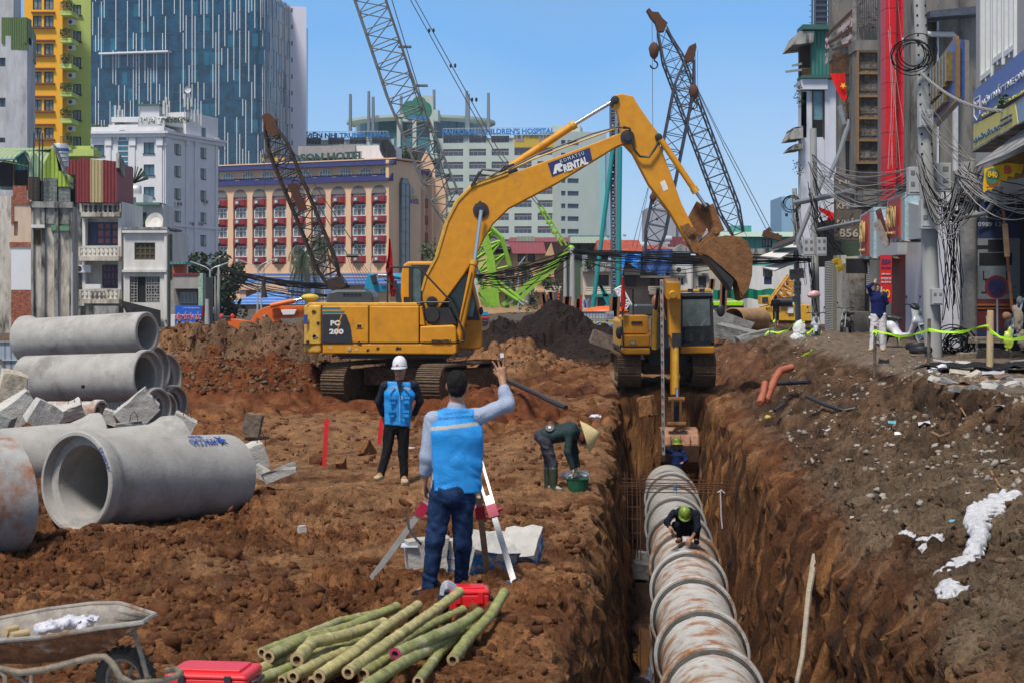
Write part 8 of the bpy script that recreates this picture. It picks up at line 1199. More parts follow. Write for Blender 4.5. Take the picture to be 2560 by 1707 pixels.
def gL():
 d=95.;t=ao('crawler_machine','yellow crawler crane body with a lattice jib and a white notice far down the street','crane',P(1950,805,d));fN=aa('far_yellow',(.62,.33,.02),ab=.5,ae=.12,ak=(.3,.2,.08),al=.2);aj(t,'body',[(1886,800),(1886,778),(1900,768),(1925,762),(1980,762),(2018,762),(2018,802)],d-1.2,d+1,fN,d,.03);aj(t,'white_notice',[(1960,767),(1974,767),(1974,783),(1960,783)],d-1.3,d-1.2,aR,d);aj(t,'tracks',[(1880,815),(1880,801),(2020,801),(2020,813)],d-1.1,d+1,cO,d);lattice(t,[P(1940,765,d),P(1985,700,d)],[.9,.8],aa('jib_orange',(.55,.26,.03),ab=.6),6,.06,.04);aj(t,'cab',[(1895,760),(1895,740),(1918,738),(1922,762)],d-1,d,fN,d,.02);aj(t,'window',[(1898,756),(1898,744),(1912,743),(1914,756)],d-1.1,d-1,bW,d);aF(t,'winch',P(1935,755,d-1.2),P(1980,755,d-1.2),.25,ay);aH('KH',1,aI,P(1922,771,d-1.25),X,Z,t,aD=.3,aE=.16);aH('CHÚ Ý',1,aa('notice_blue',(.03,.12,.4)),P(1967,773,d-1.32),X,Z,t,aD=.22,aE=.08);d=88.;t=ao('city_bus','dark city bus with a bright lime green roof stripe behind the small excavator','bus',P(1820,800,d));aj(t,'body',[(1783,806),(1783,757),(1800,753),(1858,755),(1860,806)],d-.2,d+4,ay,d,.05);aj(t,'roof',[(1783,765),(1783,754),(1858,753),(1856,765)],d-.26,d+4,aa('bus_lime',(.36,.72,.02),ab=.4),d,.03);aj(t,'route_display',[(1842,776),(1853,776),(1853,771),(1842,771)],d-.3,d-.2,aa('display_red',(.6,.02,.02),dj=((.8,.02,.02),.6)),d);aj(t,'rear_window',[(1786,783),(1786,768),(1838,768),(1838,783)],d-.25,d-.2,bW,d);q=MB();q.ell(P(1793,783,d-.3),(.08,.03,.08),8,6);q.bd('tail_lamp',aa('tail_red',(.5,.02,.02)),t);q=MB();a=P(1832,800,70);b=P(1900,800,73);q.lt([(.46,0),(.5,0),(.5,(b-a).length),(.46,(b-a).length)],a,b,26,True);q.top('steel_casing',aa('rusty_casing',(.36,.23,.13),ab=.8,ak=(.16,.08,.04),al=.3,ae=.2,ag=1.5),'large rusty steel casing pipe lying beyond the rubble','steel pipe',aq=30)
 for(u,v0,v1,w_,dd,aL)in((1807,695,800,8,80,'tall rusty sheet pile standing right of the small excavator cab'),(1778,698,725,7,90,'short rusty pile stub behind the excavator cab'),(1415,742,810,10,86,'rusty pile left of the tall concrete pole'),(1443,748,812,9,86,'rusty pile right of the tall concrete pole'),(1535,742,802,12,84,'rusty pile beside the teal mast left of the flag'),(1380,730,765,7,92,'leaning rusty pile over the dark mound, right one'),(1362,735,765,7,93,'leaning rusty pile over the dark mound, left one')):
  q=MB();h=w_/F*dd/2;a=P(u,v1,dd);b=P(u+(4 if v0>700 and v0<743 and u<1400 else-3)*(-1),v0,dd)
  for s_ in(-1,1):q.bar(a+V(s_*h,0,0),b+V(s_*h,0,0),.03,h*2.4,V(1,0,0))
  q.bar(a,b,h*2,.03);q.top('sheet_pile',gt,aL,'sheet pile','rusty sheet piles')
 def fence(aL,f,u0,u1,v0,v1,n,txt=None):
  t=ao('hoarding_fence',aL,'fence',f.pt(f.s((u0+u1)/2),f.z(u0,v1)),0,'grey site hoardings')
  for k in range(n):a=u0+(u1-u0)*k/n;b=u0+(u1-u0)*(k+1)/n;ai(t,f,aa('hoarding_grey',(.27,.31,.36),ab=.6,aP=('X',7,.03),ae=.08,ak=(.2,.17,.14),al=.2),'panel',(a+.2,b-.2,v0,v1,-.04,0))
  ai(t,f,bO,'rail',(u0,u1,v0-1,v0+.6,-.05,.05),(u0,u1,(v0+v1)/2,(v0+v1)/2+1.4,0,.05));return t
 f=au(1445,84,1560,84);t=fence('low grey hoarding with a lettered board between the pole and the flag',f,1448,1534,779,812,4);ai(t,f,aa('board_pale',(.34,.36,.42)),'name_board',(1514,1534,779,800,0,.05));aH('NG SÀ',1,aa('letter_dark'),P(1524,784,83.9),X,Z,t,aD=.32,aE=.1);aH('MÁY NGẦM',1,aa('letter_dark'),P(1524,791,83.9),X,Z,t,aD=.32,aE=.07);f=au(-30,41,56,41);fence('tall grey corrugated hoarding at the left edge behind the stacked pipes',f,-20,53,854,945,3);q=MB();q.bar(P(0,898,40.8),P(24,942,40.8),.05);q.top('fence_prop',ej,'thin wooden prop leaning against the left hoarding','prop');t=ao('barrow_frame','tangled blue pipe frames lying on the ground before the hoarding','frames',P(1485,828,78));rg=random.Random(5)
 for k in range(26):q=MB();a=P(rg.uniform(1448,1500),rg.uniform(815,829),78+rg.uniform(-.4,.4));b=a+V(rg.uniform(.3,.9),0,rg.uniform(-.12,.2));q.tu([a,b],.028,5);q.bd('bar',aa('frame_blue',(.01,.16,.3),ab=.5),t)
 q=MB();c=P(1534,823,77);q.lt([(.001,0),(.17,0),(.19,.03),(.19,.5),(.17,.53),(.001,.53)],c-V(0,.1,0),c+V(.15,1,0),18);q.top('blue_drum',aa('drum_blue',(.03,.07,.3),ab=.4),'blue plastic drum lying on its side near the hoarding','drum',aq=30);
 for i,(u0,u1,v0,v1,aL)in enumerate(((1474,1512,799,818,'left yellow wire mesh cage before the hoarding'),(1522,1545,801,818,'right yellow wire mesh cage beside the drum'))):
  f=au(u0,78.6,u1,78.6);q=MB()
  for u in np.linspace(u0,u1,7):f.box(q,f.s(u)-.015,f.s(u)+.015,f.z(0,v1),f.z(0,v0),0,.03)
  for v in np.linspace(v0,v1,4):f.box(q,0,f.L,f.z(0,v)-.015,f.z(0,v)+.015,0,.031)
  q.top('mesh_cage',aa('cage_yellow',(.5,.38,.06),ab=.6),aL,'mesh cage')
 q=MB();q.sq([[P(u,v+3*math.sin(u*.4),85+.2*math.cos(u))for u in range(1452,1480,4)]for v in(750,757,764,768)],.02);q.top('striped_tarp',aa('tarp_striped',(.35,.4,.55),ab=.7,ae=.4),'blue and white tarpaulin roof near the tall pole','tarpaulin');q=MB();q.sq([[P(u,v,84.5)for u in(1449,1452,1455)]for v in(738,755,775)],.01);q.top('red_flag',aa('flag_dull_red'),'small red flag by the tarpaulin near the tall pole','flag');q=MB();q.ell(P(1516,778,86),(1.1,.8,.25),14,8);q.ell(P(1490,780,86),(.7,.6,.15),12,7);q.top('orange_cover',c4,'orange machine cover showing over the grey hoarding','cover',aq=True);t=ao('chevron_boards','dark blue boards with orange chevrons behind the dark mound','barrier',P(1380,760,95));
 for u0,u1 in((1352,1366),(1370,1402)):
  aj(t,'board',[(u0,732),(u1,732),(u1,770),(u0,770)],95,95.1,aa('board_navy',(.06,.07,.1)),95)
 for u in(1353,1396):
  for k in range(5):aj(t,'chevron',[(u-3,731+k*7.5),(u+4,731+k*7.5),(u+.5,737+k*7.5)],94.9,94.98,c4,95)
 q=MB();q.sq([[P(u,v+2.5*math.sin(u*.12),100+.3*math.sin(u*.3))for u in range(1784,1960,11)]for v in(724,735,748)],.03);q.top('green_netting',aa('netting_green',(.01,.2,.11),ab=.8,ae=.2),'long green scaffold netting screen above the bus','netting');lattice(ao('white_crane_jib','small white lattice jib between the teal mast and the flag','crane jib',P(1555,760,120)),[P(1545,720,120),P(1572,770,120)],[.5,.5],aR,6,.08,.05)
 for i,(u,v)in enumerate(((1640,755),(1598,772))):pass
 q=MB();q.ell(P(1640,756,90),(.24,.2,.4),10,8);q.top('clay_pot',aa('pot_brown',(.25,.09,.04),ab=.5),'brown round pot standing on the dark hood behind the excavator','pot',aq=True)
gL()
# people
def A3(v):return np.array(list(v),float)
def nv(v):v=A3(v);return v/(np.linalg.norm(v)+1e-9)
gM=aa('skin',(.34,.165,.095),ab=.55,ae=.08,ag=12);gN=aa('skin_light',(.46,.26,.17),ab=.55,ae=.06,ag=12)
fO=aa('black_hair',(.007,.006,.006),ab=.8,a9=.2,ae=.3,ag=40,aB=.004,aS=220)
def bg(a,b,r0,r1,aU=(1,0,0),k=None,f=1.):
 p=['l',A3(a),A3(b),(r0*f,r0),(r1*f,r1),A3(aU)]
 return tuple(p+([k]if k else[]))
def hand(pr,wr,hd,aU,s=1.,ci=.3,cE=.22,thumb=1,fingers=(1,1,1,1),cu=None):
 wr=A3(wr);hd=nv(hd);aU=A3(aU);aU=nv(aU-hd*aU.dot(hd));pn=np.cross(hd,aU);pr.append(('l',wr-hd*.01,wr+hd*.075*s,(.026*s,.018*s),(.038*s,.014*s),aU,.012));aY=wr+hd*.078*s
 for i,L in enumerate((.07,.08,.074,.058)):
  o=(1.5-i)*.0195*s;c=(cu[i]if cu else ci);b=aY+aU*o;d1=nv(hd+aU*(1.5-i)*cE*.5+pn*c*.8);d2=nv(d1+pn*c*1.6);L*=s;m=b+d1*L*.52;e=m+d2*L*.48;pr.append(('l',b-hd*.01,m,(.0098*s,)*2,(.0088*s,)*2,aU,.006));pr.append(('l',m,e,(.0088*s,)*2,(.0072*s,)*2,aU,.004))
 b=wr+hd*.022*s+aU*.024*s;d1=nv(hd*.7+aU*.75+pn*.25);m=b+d1*.036*s;e=m+nv(hd+aU*.15+pn*.3)*.032*s;pr.append(('l',b,m,(.013*s,)*2,(.011*s,)*2,aU,.008));pr.append(('l',m,e,(.0108*s,)*2,(.009*s,)*2,aU,.005))
def person(label,aY,J,face,up,c,h=.012,s=1.,group=None):
 t=ao('person',label,'person',aY,0,group);J={k:A3(v)for k,v in J.items()};bC=nv(J['shR']-J['shL']);hd_=nv(J['hiR']-J['hiL']);fc=nv(face);hu=nv(up);hs=np.cross(fc,hu);eD=lambda g,lo=0:[('l',J['pel']+(J['chest']-J['pel'])*lo,J['pel']*.45+J['chest']*.55,(.155*s+g,.1*s+g),(.14*s+g,.095*s+g),hd_),('l',J['pel']*.5+J['chest']*.5,J['chest'],(.14*s+g,.095*s+g),(.165*s+g,.11*s+g),bC),('l',J['chest'],J['neck'],(.165*s+g,.105*s+g),(.06*s+g,.055*s+g),bC),bg(J['shL']*.93+J['shR']*.07,J['shR']*.93+J['shL']*.07,.052*s+g,.052*s+g)];hc=J['head'];pr=eD(0)+[bg(J['neck'],hc-hu*.04*s,.054*s,.05*s)];Rm=np.stack([hs,fc,hu],1);pr+=[('e',hc+hu*.02*s-fc*.008*s,(.074*s,.092*s,.095*s),Rm),('e',hc-hu*.045*s+fc*.018*s,(.055*s,.066*s,.068*s),Rm)]
 if c.get('face',1):
  pr+=[('-e',hc+hu*.012*s+fc*.094*s+hs*k*.032*s,(.019*s,.014*s,.013*s),Rm,.012)for k in(-1,1)]+[('l',hc+hu*.012*s+fc*.078*s,hc-hu*.022*s+fc*.098*s,(.008*s,)*2,(.014*s,.012*s),hs,.012),('e',hc-hu*.052*s+fc*.078*s,(.024*s,.01*s,.008*s),Rm,.008)]
 pr+=[('e',hc+hs*k*.076*s-fc*.005*s,(.01*s,.018*s,.03*s),Rm,.008)for k in(-1,1)]
 for S in 'LR':
  pr+=[bg(J['sh'+S],J['el'+S],.046*s,.037*s),bg(J['el'+S],J['wr'+S],.038*s,.025*s),bg(J['hi'+S],J['kn'+S],.078*s,.052*s),bg(J['kn'+S],J['an'+S],.052*s,.036*s)]
  if c.get('hand'+S,1)and h<.02:hd,sv,kw=c.get('h'+S,(J['wr'+S]-J['el'+S],bC*(1 if S=='L' else-1),{}));hand(pr,J['wr'+S],hd,sv,s,**kw)
  elif c.get('hand'+S,1):pr.append(bg(J['wr'+S],J['wr'+S]+nv(J['wr'+S]-J['el'+S])*.1*s,.03*s,.03*s))
  pr.append(bg(J['an'+S],J['to'+S],.04*s,.03*s))
 body=a6('body',pr,h,c.get('skin',gM),t,k=.028*s);fold=c.get('fold',.01)
 if c.get('shirt'):
  g=.013*s+c.get('loose',0);pr=eD(g);q=c.get('sleeve',.97)
  for S in 'LR':
   w=J['el'+S]+(J['wr'+S]-J['el'+S])*max(0,q*2-1);pr+=[bg(J['sh'+S],J['el'+S],.062*s,.052*s)]
   if q>.5:pr.append(bg(J['el'+S],w,.052*s,.042*s));
   if c.get('cuff'):pr.append(bg(w-nv(w-J['el'+S])*.05,w,.049*s,.047*s,k=.006))
  a6('shirt',pr,h,c['shirt'],t,k=.03*s,fold=fold*.8,cJ=8,aC=3)
 if c.get('vest'):
  g=.03*s;lo=c.get('vlo',-.12);w_=c.get('vw',.03);pr=[p[:3]+((p[3][0]+w_,p[3][1]),(p[4][0]+w_*(i<2),p[4][1]))+p[5:]for i,p in enumerate(eD(g,lo)[:3])]+[bg(J['shL']*.8+J['shR']*.2,J['shR']*.8+J['shL']*.2,.058*s+.016,.058*s+.016)];a3=nv(J['pel']-J['chest']);aZ=[(J['pel']+(J['chest']-J['pel'])*lo,a3)];aZ+=[(J['neck']-nv(J['neck']-J['chest'])*.005,nv(J['neck']-J['chest']))];aZ+=[(J['shL']-bC*.012*s,-bC),(J['shR']+bC*.012*s,bC)];vo=a6('vest',pr,h,c['vest'],t,k=.03*s,fold=fold*.8,cJ=6,aC=5,aZ=aZ);vo.data.materials.append(eE);b0=a4(t)
  if c.get('band'):
   for p in vo.data.polygons:
    q=p.center+b0
    if c['band'](q):p.material_index=1
 if c.get('trousers'):
  g=.02*s;q=c.get('tl',1.);pr=[('l',J['pel'],J['pel']+(J['chest']-J['pel'])*.28,(.155*s+g*.3,.105*s+g*.3),(.14*s+g*.3,.1*s+g*.3),hd_),('e',J['pel']-nv(c.get('butt',face))*.03*s,(.15*s,.12*s,.12*s),None)];tw=c.get('tw',1.)
  for S in 'LR':e=J['kn'+S]+(J['an'+S]-J['kn'+S])*q;pr+=[bg(J['hi'+S],J['kn'+S],.098*s*(1+(tw-1)*.5),.07*s*tw,k=.02),bg(J['kn'+S],e,.07*s*tw,.058*s*tw,k=.02)]
  a6('trousers',pr,h,c['trousers'],t,k=.03*s,fold=fold*1.2,cJ=9,aC=9)
 for S in 'LR':
  if c.get('shoe'):f=J['to'+S]-J['an'+S];dn=A3((0,0,-1));
  if c.get('shoe'):a6('shoe',[('l',J['an'+S]+dn*.03*s-f*.12,J['to'+S]+dn*0,(.045*s,.042*s),(.048*s,.034*s),np.cross(nv(f),dn))]+([bg(J['an'+S]+dn*.03,J['an'+S]-dn*c['boot'],.052*s,.062*s)]if c.get('boot')else[]),max(h*.8,.008),c['shoe'],t,k=.02)
  if c.get('sole'):a6('sole',[('l',J['an'+S]+dn*.066*s-f*.15,J['to'+S]+dn*.03*s,(.047*s,.014),(.05*s,.014),np.cross(nv(f),dn))],.009,c['sole'],t,k=.01)
 if c.get('hair'):
  lowc=c.get('hlow',0);aZ=[(hc+hu*lowc*s,-nv(hu*1.+fc*c.get('hfr',-.9)))];a6('hair',[('e',hc+hu*.028*s-fc*.014*s,(.08*s,.098*s,.098*s),Rm),('e',hc-hu*.01*s-fc*.035*s,(.07*s,.07*s,.075*s),Rm)],min(h,.009),fO,t,k=.02,fold=.01,cJ=70,aZ=aZ)
 if c.get('helmet'):
  m_=c['helmet'];q=MB();X_,Y_,Z_=Vector(hs),Vector(fc),Vector(hu);o_=Vector(hc)+Z_*c.get('hup',.045)*s;n=20;v=[];f=[];bs=[(1.42,-.018),(1.4,-.002),(1.12,.012),(1.1,.03),(1.06,.065),(.93,.1),(.68,.132),(.35,.15),(.04,.156)]if c.get('brim',1)==1 else[(1.75,-.05),(1.72,-.04),(1.15,0),(1.12,.03),(1.08,.065),(.94,.1),(.68,.128),(.35,.145),(.04,.15)]
  for i,(r,z)in enumerate(bs):
   for k in range(n):a=2*math.pi*k/n;br=r if i>1 else(1.14+(r-1.14)*(max(0,math.sin(a))**.7 if c.get('brim',1)==1 else 1));v.append(o_+X_*math.cos(a)*.089*br*s+Y_*math.sin(a)*.108*br*s+Z_*z*s)
  for i in range(len(bs)-1):
   for k in range(n):k2=(k+1)%n;f.append((i*n+k,i*n+k2,(i+1)*n+k2,(i+1)*n+k))
  f.append(tuple(range((len(bs)-1)*n,len(bs)*n)));f.append(tuple(reversed(range(n))));q.add(v,f);hm=q.bd('helmet',m_,t,aq=45);q=MB();q.ell(o_+Y_*.11*s+Z_*.035*s,(.02,.02,.012),8,5);q.bd('helmet_badge',aa('badge_red',(.5,.03,.03))if c.get('badge')else m_,hm)
  if c.get('badge'):
   q=MB();q.tu([o_+X_*math.cos(a)*.098*s+Y_*math.sin(a)*.118*s+Z_*.012 for a in np.linspace(.3,2.84,12)],.008,6);q.bd('goggle_strap',aI,hm)
 if c.get('face',1)and h<.02:
  for k in(-1,1):q=MB();q.ell(Vector(hc+hu*.01*s+fc*.083*s+hs*k*.031*s),(.011*s,.008*s,.006*s),8,5);q.bd('eye',aa('eye_dark',(.02,.012,.01),ab=.2),t)
  for k in(-1,1):q=MB();a=Vector(hc+hu*.03*s+fc*.092*s+hs*k*.016*s);q.tu([a,a+Vector(hs)*k*.03*s+Vector(hu)*.002-Vector(fc)*.008],.004,5);q.bd('eyebrow',fO,t)
  q=MB();a=Vector(hc-hu*.052*s+fc*.088*s);q.tu([a-Vector(hs)*.02*s-Vector(fc)*.003,a,a+Vector(hs)*.02*s-Vector(fc)*.003],.0035,5);q.bd('mouth_line',aa('lip_dark',(.2,.07,.05)),t)
 return t
dR=aa('vest_blue',(.008,.24,.62),ab=.55,ae=.1,ag=5,aB=.006,aS=60)
gO=aa('pale_blue_check',(.29,.33,.43),ab=.85,ae=.16,ag=34);gP=aa('jeans_blue',(.012,.03,.085),ab=.85,ae=.45,ag=5,ak=(.07,.12,.22),al=.2);M_cuff=aa('pale_cuff',(.42,.48,.56),ab=.8)
gQ=aa('black_trousers',(.01,.01,.012),ab=.8,ae=.4,ag=6);fP=aa('dark_plaid',(.022,.026,.04),ab=.8,ae=.7,ag=22);fQ=aa('beige_suede',(.45,.34,.2),ab=.85,ae=.15)
eE=aa('reflective_grey',(.34,.33,.31),ab=.45,ae=.06);M_navyc=aa('navy_workwear',(.012,.018,.05),ab=.85,ae=.3,ag=8);fR=aa('helmet_green',(.17,.26,.03),ab=.4,ae=.15,ag=8,ak=(.08,.1,.03),al=.2)
d=13.6;z=0
J=dict(head=P(1143,965,d),neck=P(1141,1018,d),chest=P(1138,1085,d),pel=P(1128,1232,d),shL=P(1080,1048,d),elL=P(1066,1142,d-.03),wrL=P(1060,1208,d+.02),shR=P(1200,1040,d),elR=P(1268,1010,d-.02),wrR=P(1255,947,d+.05),hiL=P(1104,1242,d),hiR=P(1156,1242,d),knL=P(1088,1350,d-.03),knR=P(1157,1352,d+.05),anL=P(1072,1466,d),anR=P(1152,1462,d+.22),toL=P(1040,1486,d+.06),toR=P(1158,1478,d+.4))
f1=person('man seen from behind in a bright blue vest and jeans raising three fingers',V(P(1115,0,d).x,d,P(0,1496,d).z),J,(.05,1,.02),(0,0,1),dict(face=0,hair=1,hlow=-.062,hfr=-.35,shirt=gO,sleeve=.78,cuff=1,vest=dR,vlo=.04,trousers=gP,shoe=aa('black_canvas',(.015,.014,.014),ab=.8),sole=aa('rubber_grey',(.26,.25,.23)),fold=.011,vw=.045,band=lambda q:abs(q.z-P(1142,1062,13.6).z-(q.x+.44)*.12)<.015,hL=((0,.1,-1),(.2,1,0),dict(ci=.5)),hR=((-.05,.05,1),(-1,.1,0),dict(cu=[.12,.12,.2,1.5],cE=.8)),butt=(0,1,0)),h=.0095,s=1.06)
aH('CÔNG TY CỔ PHẦN',1,aa('print_navy',(.004,.03,.12)),P(1142,1030,d-.19),(1,0,.08),(0,-.15,1),f1,aD=.2,aE=.026,b8=0);aH('XÂY DỰNG DỊCH VỤ & THƯƠNG MẠI HÀ',1,aa('print_navy'),P(1145,1043,d-.188),(1,0,.08),(0,-.1,1),f1,aD=.31,aE=.028,b8=0,aO=.02)
m=MB();m.box(P(1255,888,d+.04),(.028,.004,.035));m.top('paper_slip',aR,'tiny white slip pinched between the raised fingers','paper')
d=23.5
J=dict(head=P(1000,928,d),neck=P(999,952,d),chest=P(998,985,d),pel=P(990,1062,d),shL=P(962,963,d),elL=P(947,1003,d+.08),wrL=P(958,1036,d+.16),shR=P(1036,961,d),elR=P(1050,1002,d+.08),wrR=P(1036,1034,d+.16),hiL=P(975,1070,d),hiR=P(1007,1070,d),knL=P(967,1128,d-.05),knR=P(1008,1134,d+.02),anL=P(952,1184,d-.12),anR=P(1010,1192,d+.02),toL=P(942,1194,d-.26),toR=P(1013,1204,d-.14))
f2=person('man in a white helmet and blue pocketed vest with hands behind his back',V(P(985,0,d).x,d,0),J,(-.25,-1,-.06),(-.04,-.06,1),dict(helmet=aa('helmet_white',(.62,.63,.65),ab=.35,ae=.04),badge=1,hup=.062,vw=.02,hair=1,hlow=.02,hfr=-.5,shirt=fP,sleeve=.97,vest=dR,vlo=0,trousers=gQ,shoe=fQ,sole=aa('rubber_cream',(.4,.33,.22)),handL=1,handR=1),h=.0125)
for u in(979,1018):m=MB();m.box(P(u,970,d-.158),(.1,.02,.022),Matrix.Rotation(.14 if u>1000 else-.14,3,'Y')@Matrix.Rotation(.5 if u<1000 else-.5,3,'Z'));m.bd('reflective_band',eE,f2)
m=MB();m.pm([(991,951),(1008,951),(999,986)],d-.16,d-.12,lambda u,v,y:P(u,v,y));m.bd('shirt_front',fP,f2)
for u,v in((982,1003),(1017,1002),(979,1036),(1016,1036)):m=MB();m.box(P(u,v,d-.15),(.085,.03,.075),Matrix.Rotation(.35*(1 if u<1000 else-1),3,'Z'));o=b6(m.bd('pocket',dR,f2),.008);m=MB();m.box(P(u,v-8,d-.165),(.095,.025,.028),Matrix.Rotation(.35*(1 if u<1000 else-1),3,'Z'));m.bd('flap',dR,o)
m=MB();m.box(P(999,1022,d-.162),(.006,.006,.36));m.bd('zip',eE,f2);m=MB();m.box(P(1005,993,d-.17),(.008,.01,.05));m.bd('pen',aR,f2)
d=22.6
J=dict(head=P(1462,1096,d),neck=P(1446,1084,d),chest=P(1425,1078,d),pel=P(1366,1090,d),shL=P(1424,1082,d-.14),elL=P(1419,1130,d-.18),wrL=P(1432,1170,d-.16),shR=P(1430,1080,d+.15),elR=P(1436,1128,d+.12),wrR=P(1444,1166,d+.05),hiL=P(1362,1098,d-.09),hiR=P(1362,1096,d+.09),knL=P(1382,1158,d-.1),knR=P(1372,1152,d+.12),anL=P(1384,1216,d-.12),anR=P(1370,1214,d+.12),toL=P(1408,1228,d-.18),toR=P(1386,1226,d+.02))
f3=person('woman bending over a green basket in a conical straw hat and rubber boots',V(P(1385,0,d).x,d,P(0,1236,d).z),J,(.35,-.15,-.9),(.92,0,.35),dict(face=0,shirt=aa('dark_teal_shirt',(.022,.04,.042),ab=.75,ae=.3,ag=7),sleeve=.97,trousers=aa('slate_trousers',(.045,.045,.06),ab=.8,ae=.3,ag=7),butt=(1,0,0),loose=.01,tl=.55,shoe=aa('camo_boot',(.03,.04,.02),ab=.5,ae=.5,ag=14,ak=(.12,.13,.03),al=.3),boot=.22,sole=aa('sole_orange',(.55,.22,.03)),skin=aa('cotton_glove',(.36,.3,.24),ab=.9,ae=.2),hL=((.1,0,-1),(.2,-1,0),dict(ci=.5)),hR=((.15,0,-1),(.2,-1,0),dict(ci=.5)),fold=.012),h=.0125,s=.95)
m=MB();bc=P(1465,1090,d);tip=P(1498,1080,d);dr=(tip-bc).normalized();m.lt([(.218,.012),(.222,0),(.14,.085),(.06,.155),(.004,.205)],bc-dr*.02,tip,30);o=m.bd('conical_hat',aa('straw',(.56,.44,.22),ab=.7,ae=.12,ag=14),f3,aq=60);bpy.data.objects[o.name].modifiers.new('thick','SOLIDIFY').thickness=.006
m=MB();m.ell(P(1457,1092,d),(.07,.11,.1),12,8);m.bd('head_scarf',aa('scarf_maroon',(.1,.028,.022),ab=.9,ae=.3),f3,aq=True)
m=MB();c=P(1374,1068,d-.135);m.lt([(.001,0),(.058,0),(.058,.004)],c,c+V(0,-1,.7),18);pt_=m.bd('round_patch',aI,f3);m=MB();m.lt([(.001,0),(.02,0)],c+V(0,-.008,.005),c+V(0,-1,.7),12);m.bd('patch_dot',aR,pt_)
t=ao('basket','dark green round plastic basket in the hands of the bending woman','basket',P(1444,1232,d-.12));b=P(1444,1232,d-.12);m=MB();m.lt([(.001,.005),(.115,0),(.15,.185),(.158,.19),(.146,.19),(.108,.012),(.001,.014)],b,b+V(0,0,1),24);m.bd('bowl',aa('basket_green',(.012,.095,.045),ab=.5,ae=.3,ak=(.16,.15,.1),al=.2,ag=5),t,aq=40);m=MB();m.tu([b+V(math.cos(a)*.155,0,.19+math.sin(a)*.09)for a in np.linspace(.5,2.6,9)],.008,6);m.bd('handle',aa('basket_green'),t)
dS=aa('plastic_bag',(.58,.57,.64),ab=.25,a9=.7,ae=.12,ag=10,aB=.012,aS=45);c5=aa('white_plastic',(.58,.58,.61),ab=.25,a9=.6,ae=.12,ag=8,aB=.02,aS=26,di=.88)
def bh(label,cb,m_,h=.014,fold=.022,fs=14,aJ='plastic bag',name='plastic_bag',aV=None):
 lo=np.min([A3(p[1])for p in cb],0);hi=np.max([A3(p[1])for p in cb],0);b=(lo+hi)/2;t=a6(name,cb,h,m_,None,k=.03,fold=fold,cJ=fs,aC=int(abs(b[0]*100))%50);me=t.data;co=np.empty(len(me.vertices)*3);me.vertices.foreach_get('co',co);co=co.reshape(-1,3);bb_=np.array([(co[:,0].min()+co[:,0].max())/2,(co[:,1].min()+co[:,1].max())/2,co[:,2].min()]);me.vertices.foreach_set('co',(co-bb_).ravel());t.location=bb_;return bD(t,label,aJ,aV)
BE=lambda u,v,d,a,b,c:('e',P(u,v,d),(a,b,c))
bh('filled lilac plastic bag standing behind the green basket',[BE(1425,1186,22.8,.12,.1,.055),BE(1455,1186,22.8,.12,.1,.06),BE(1410,1192,22.8,.05,.05,.04)],dS);bh('small lilac bag lying alone behind the bending woman',[BE(1490,1041,31.5,.105,.08,.045)],dS)
d=42.3;fS=aa('navy_jacket',(.01,.022,.085),ab=.85,ae=.25,ag=8)
J=dict(head=P(1692,1110,d),neck=P(1691,1123,d),chest=P(1692,1138,d),pel=P(1692,1180,d),shL=P(1676,1127,d),elL=P(1662,1122,d-.05),wrL=P(1659,1113,d-.12),shR=P(1709,1130,d),elR=P(1716,1150,d-.05),wrR=P(1707,1155,d-.28),hiL=P(1686,1184,d),hiR=P(1699,1184,d),knL=P(1686,1225,d),knR=P(1700,1225,d),anL=P(1686,1266,d),anR=P(1700,1266,d),toL=P(1686,1268,d-.15),toR=P(1700,1268,d-.15))
person('worker in navy with a green sun helmet standing behind the far pipe end',V(P(1692,0,d).x,d,-2.62),J,(-.35,-1,.1),(0,.1,1),dict(helmet=fR,brim=2,shirt=fS,sleeve=.97,trousers=fS,shoe=aI),h=.016,s=.93)
m=MB();a,b=P(1659,1136,42.),P(1654,700,41.1);L=(b-a).length;m.bar(a,b,.075,.03)
st=m.top('levelling_staff',aa('staff_grey',(.36,.34,.31),ab=.6,ae=.2),'very tall thin white levelling staff held upright in the trench','measuring staff')
for k in range(40):
 if k%2:m=MB();p=a+(b-a)*(k+.5)/40;m.box(p+V(-.012,-.022,0),(.035,.006,.06));m.bd('scale_mark',ay if k%4==1 else aa('mark_red',(.4,.05,.04)),st)
d=28.;fT=aa('black_blue_workwear',(.007,.009,.02),ab=.9,ae=.35,ag=9)
J=dict(head=P(1711,1288,d-.3),neck=P(1711,1282,d-.12),chest=P(1712,1283,d+.02),pel=P(1714,1322,d+.36),shL=P(1683,1282,d-.04),elL=P(1667,1304,d-.2),wrL=P(1680,1326,d-.34),shR=P(1740,1285,d-.04),elR=P(1745,1318,d-.16),wrR=P(1728,1345,d-.3),hiL=P(1700,1326,d+.3),hiR=P(1729,1326,d+.3),knL=P(1690,1312,d-.02),knR=P(1742,1316,d-.02),anL=P(1700,1345,d+.12),anR=P(1741,1348,d+.12),toL=P(1695,1352,d-.1),toR=P(1742,1355,d-.1))
person('crouching worker with a round green helmet smoothing a joint on the pipes',V(P(1712,0,d).x,d,-1.5),J,(0,-.72,-.7),(0,-.7,.72),dict(face=0,helmet=fR,shirt=fT,sleeve=.72,trousers=fT,tl=.8,shoe=aa('mud_boot',(.07,.03,.018),ab=.9),butt=(0,-1,0),hL=((.25,-.3,-.9),(1,0,0),dict(ci=.6)),hR=((-.5,-.2,-.8),(-1,0,0),dict(ci=.4))),h=.013,s=.97)
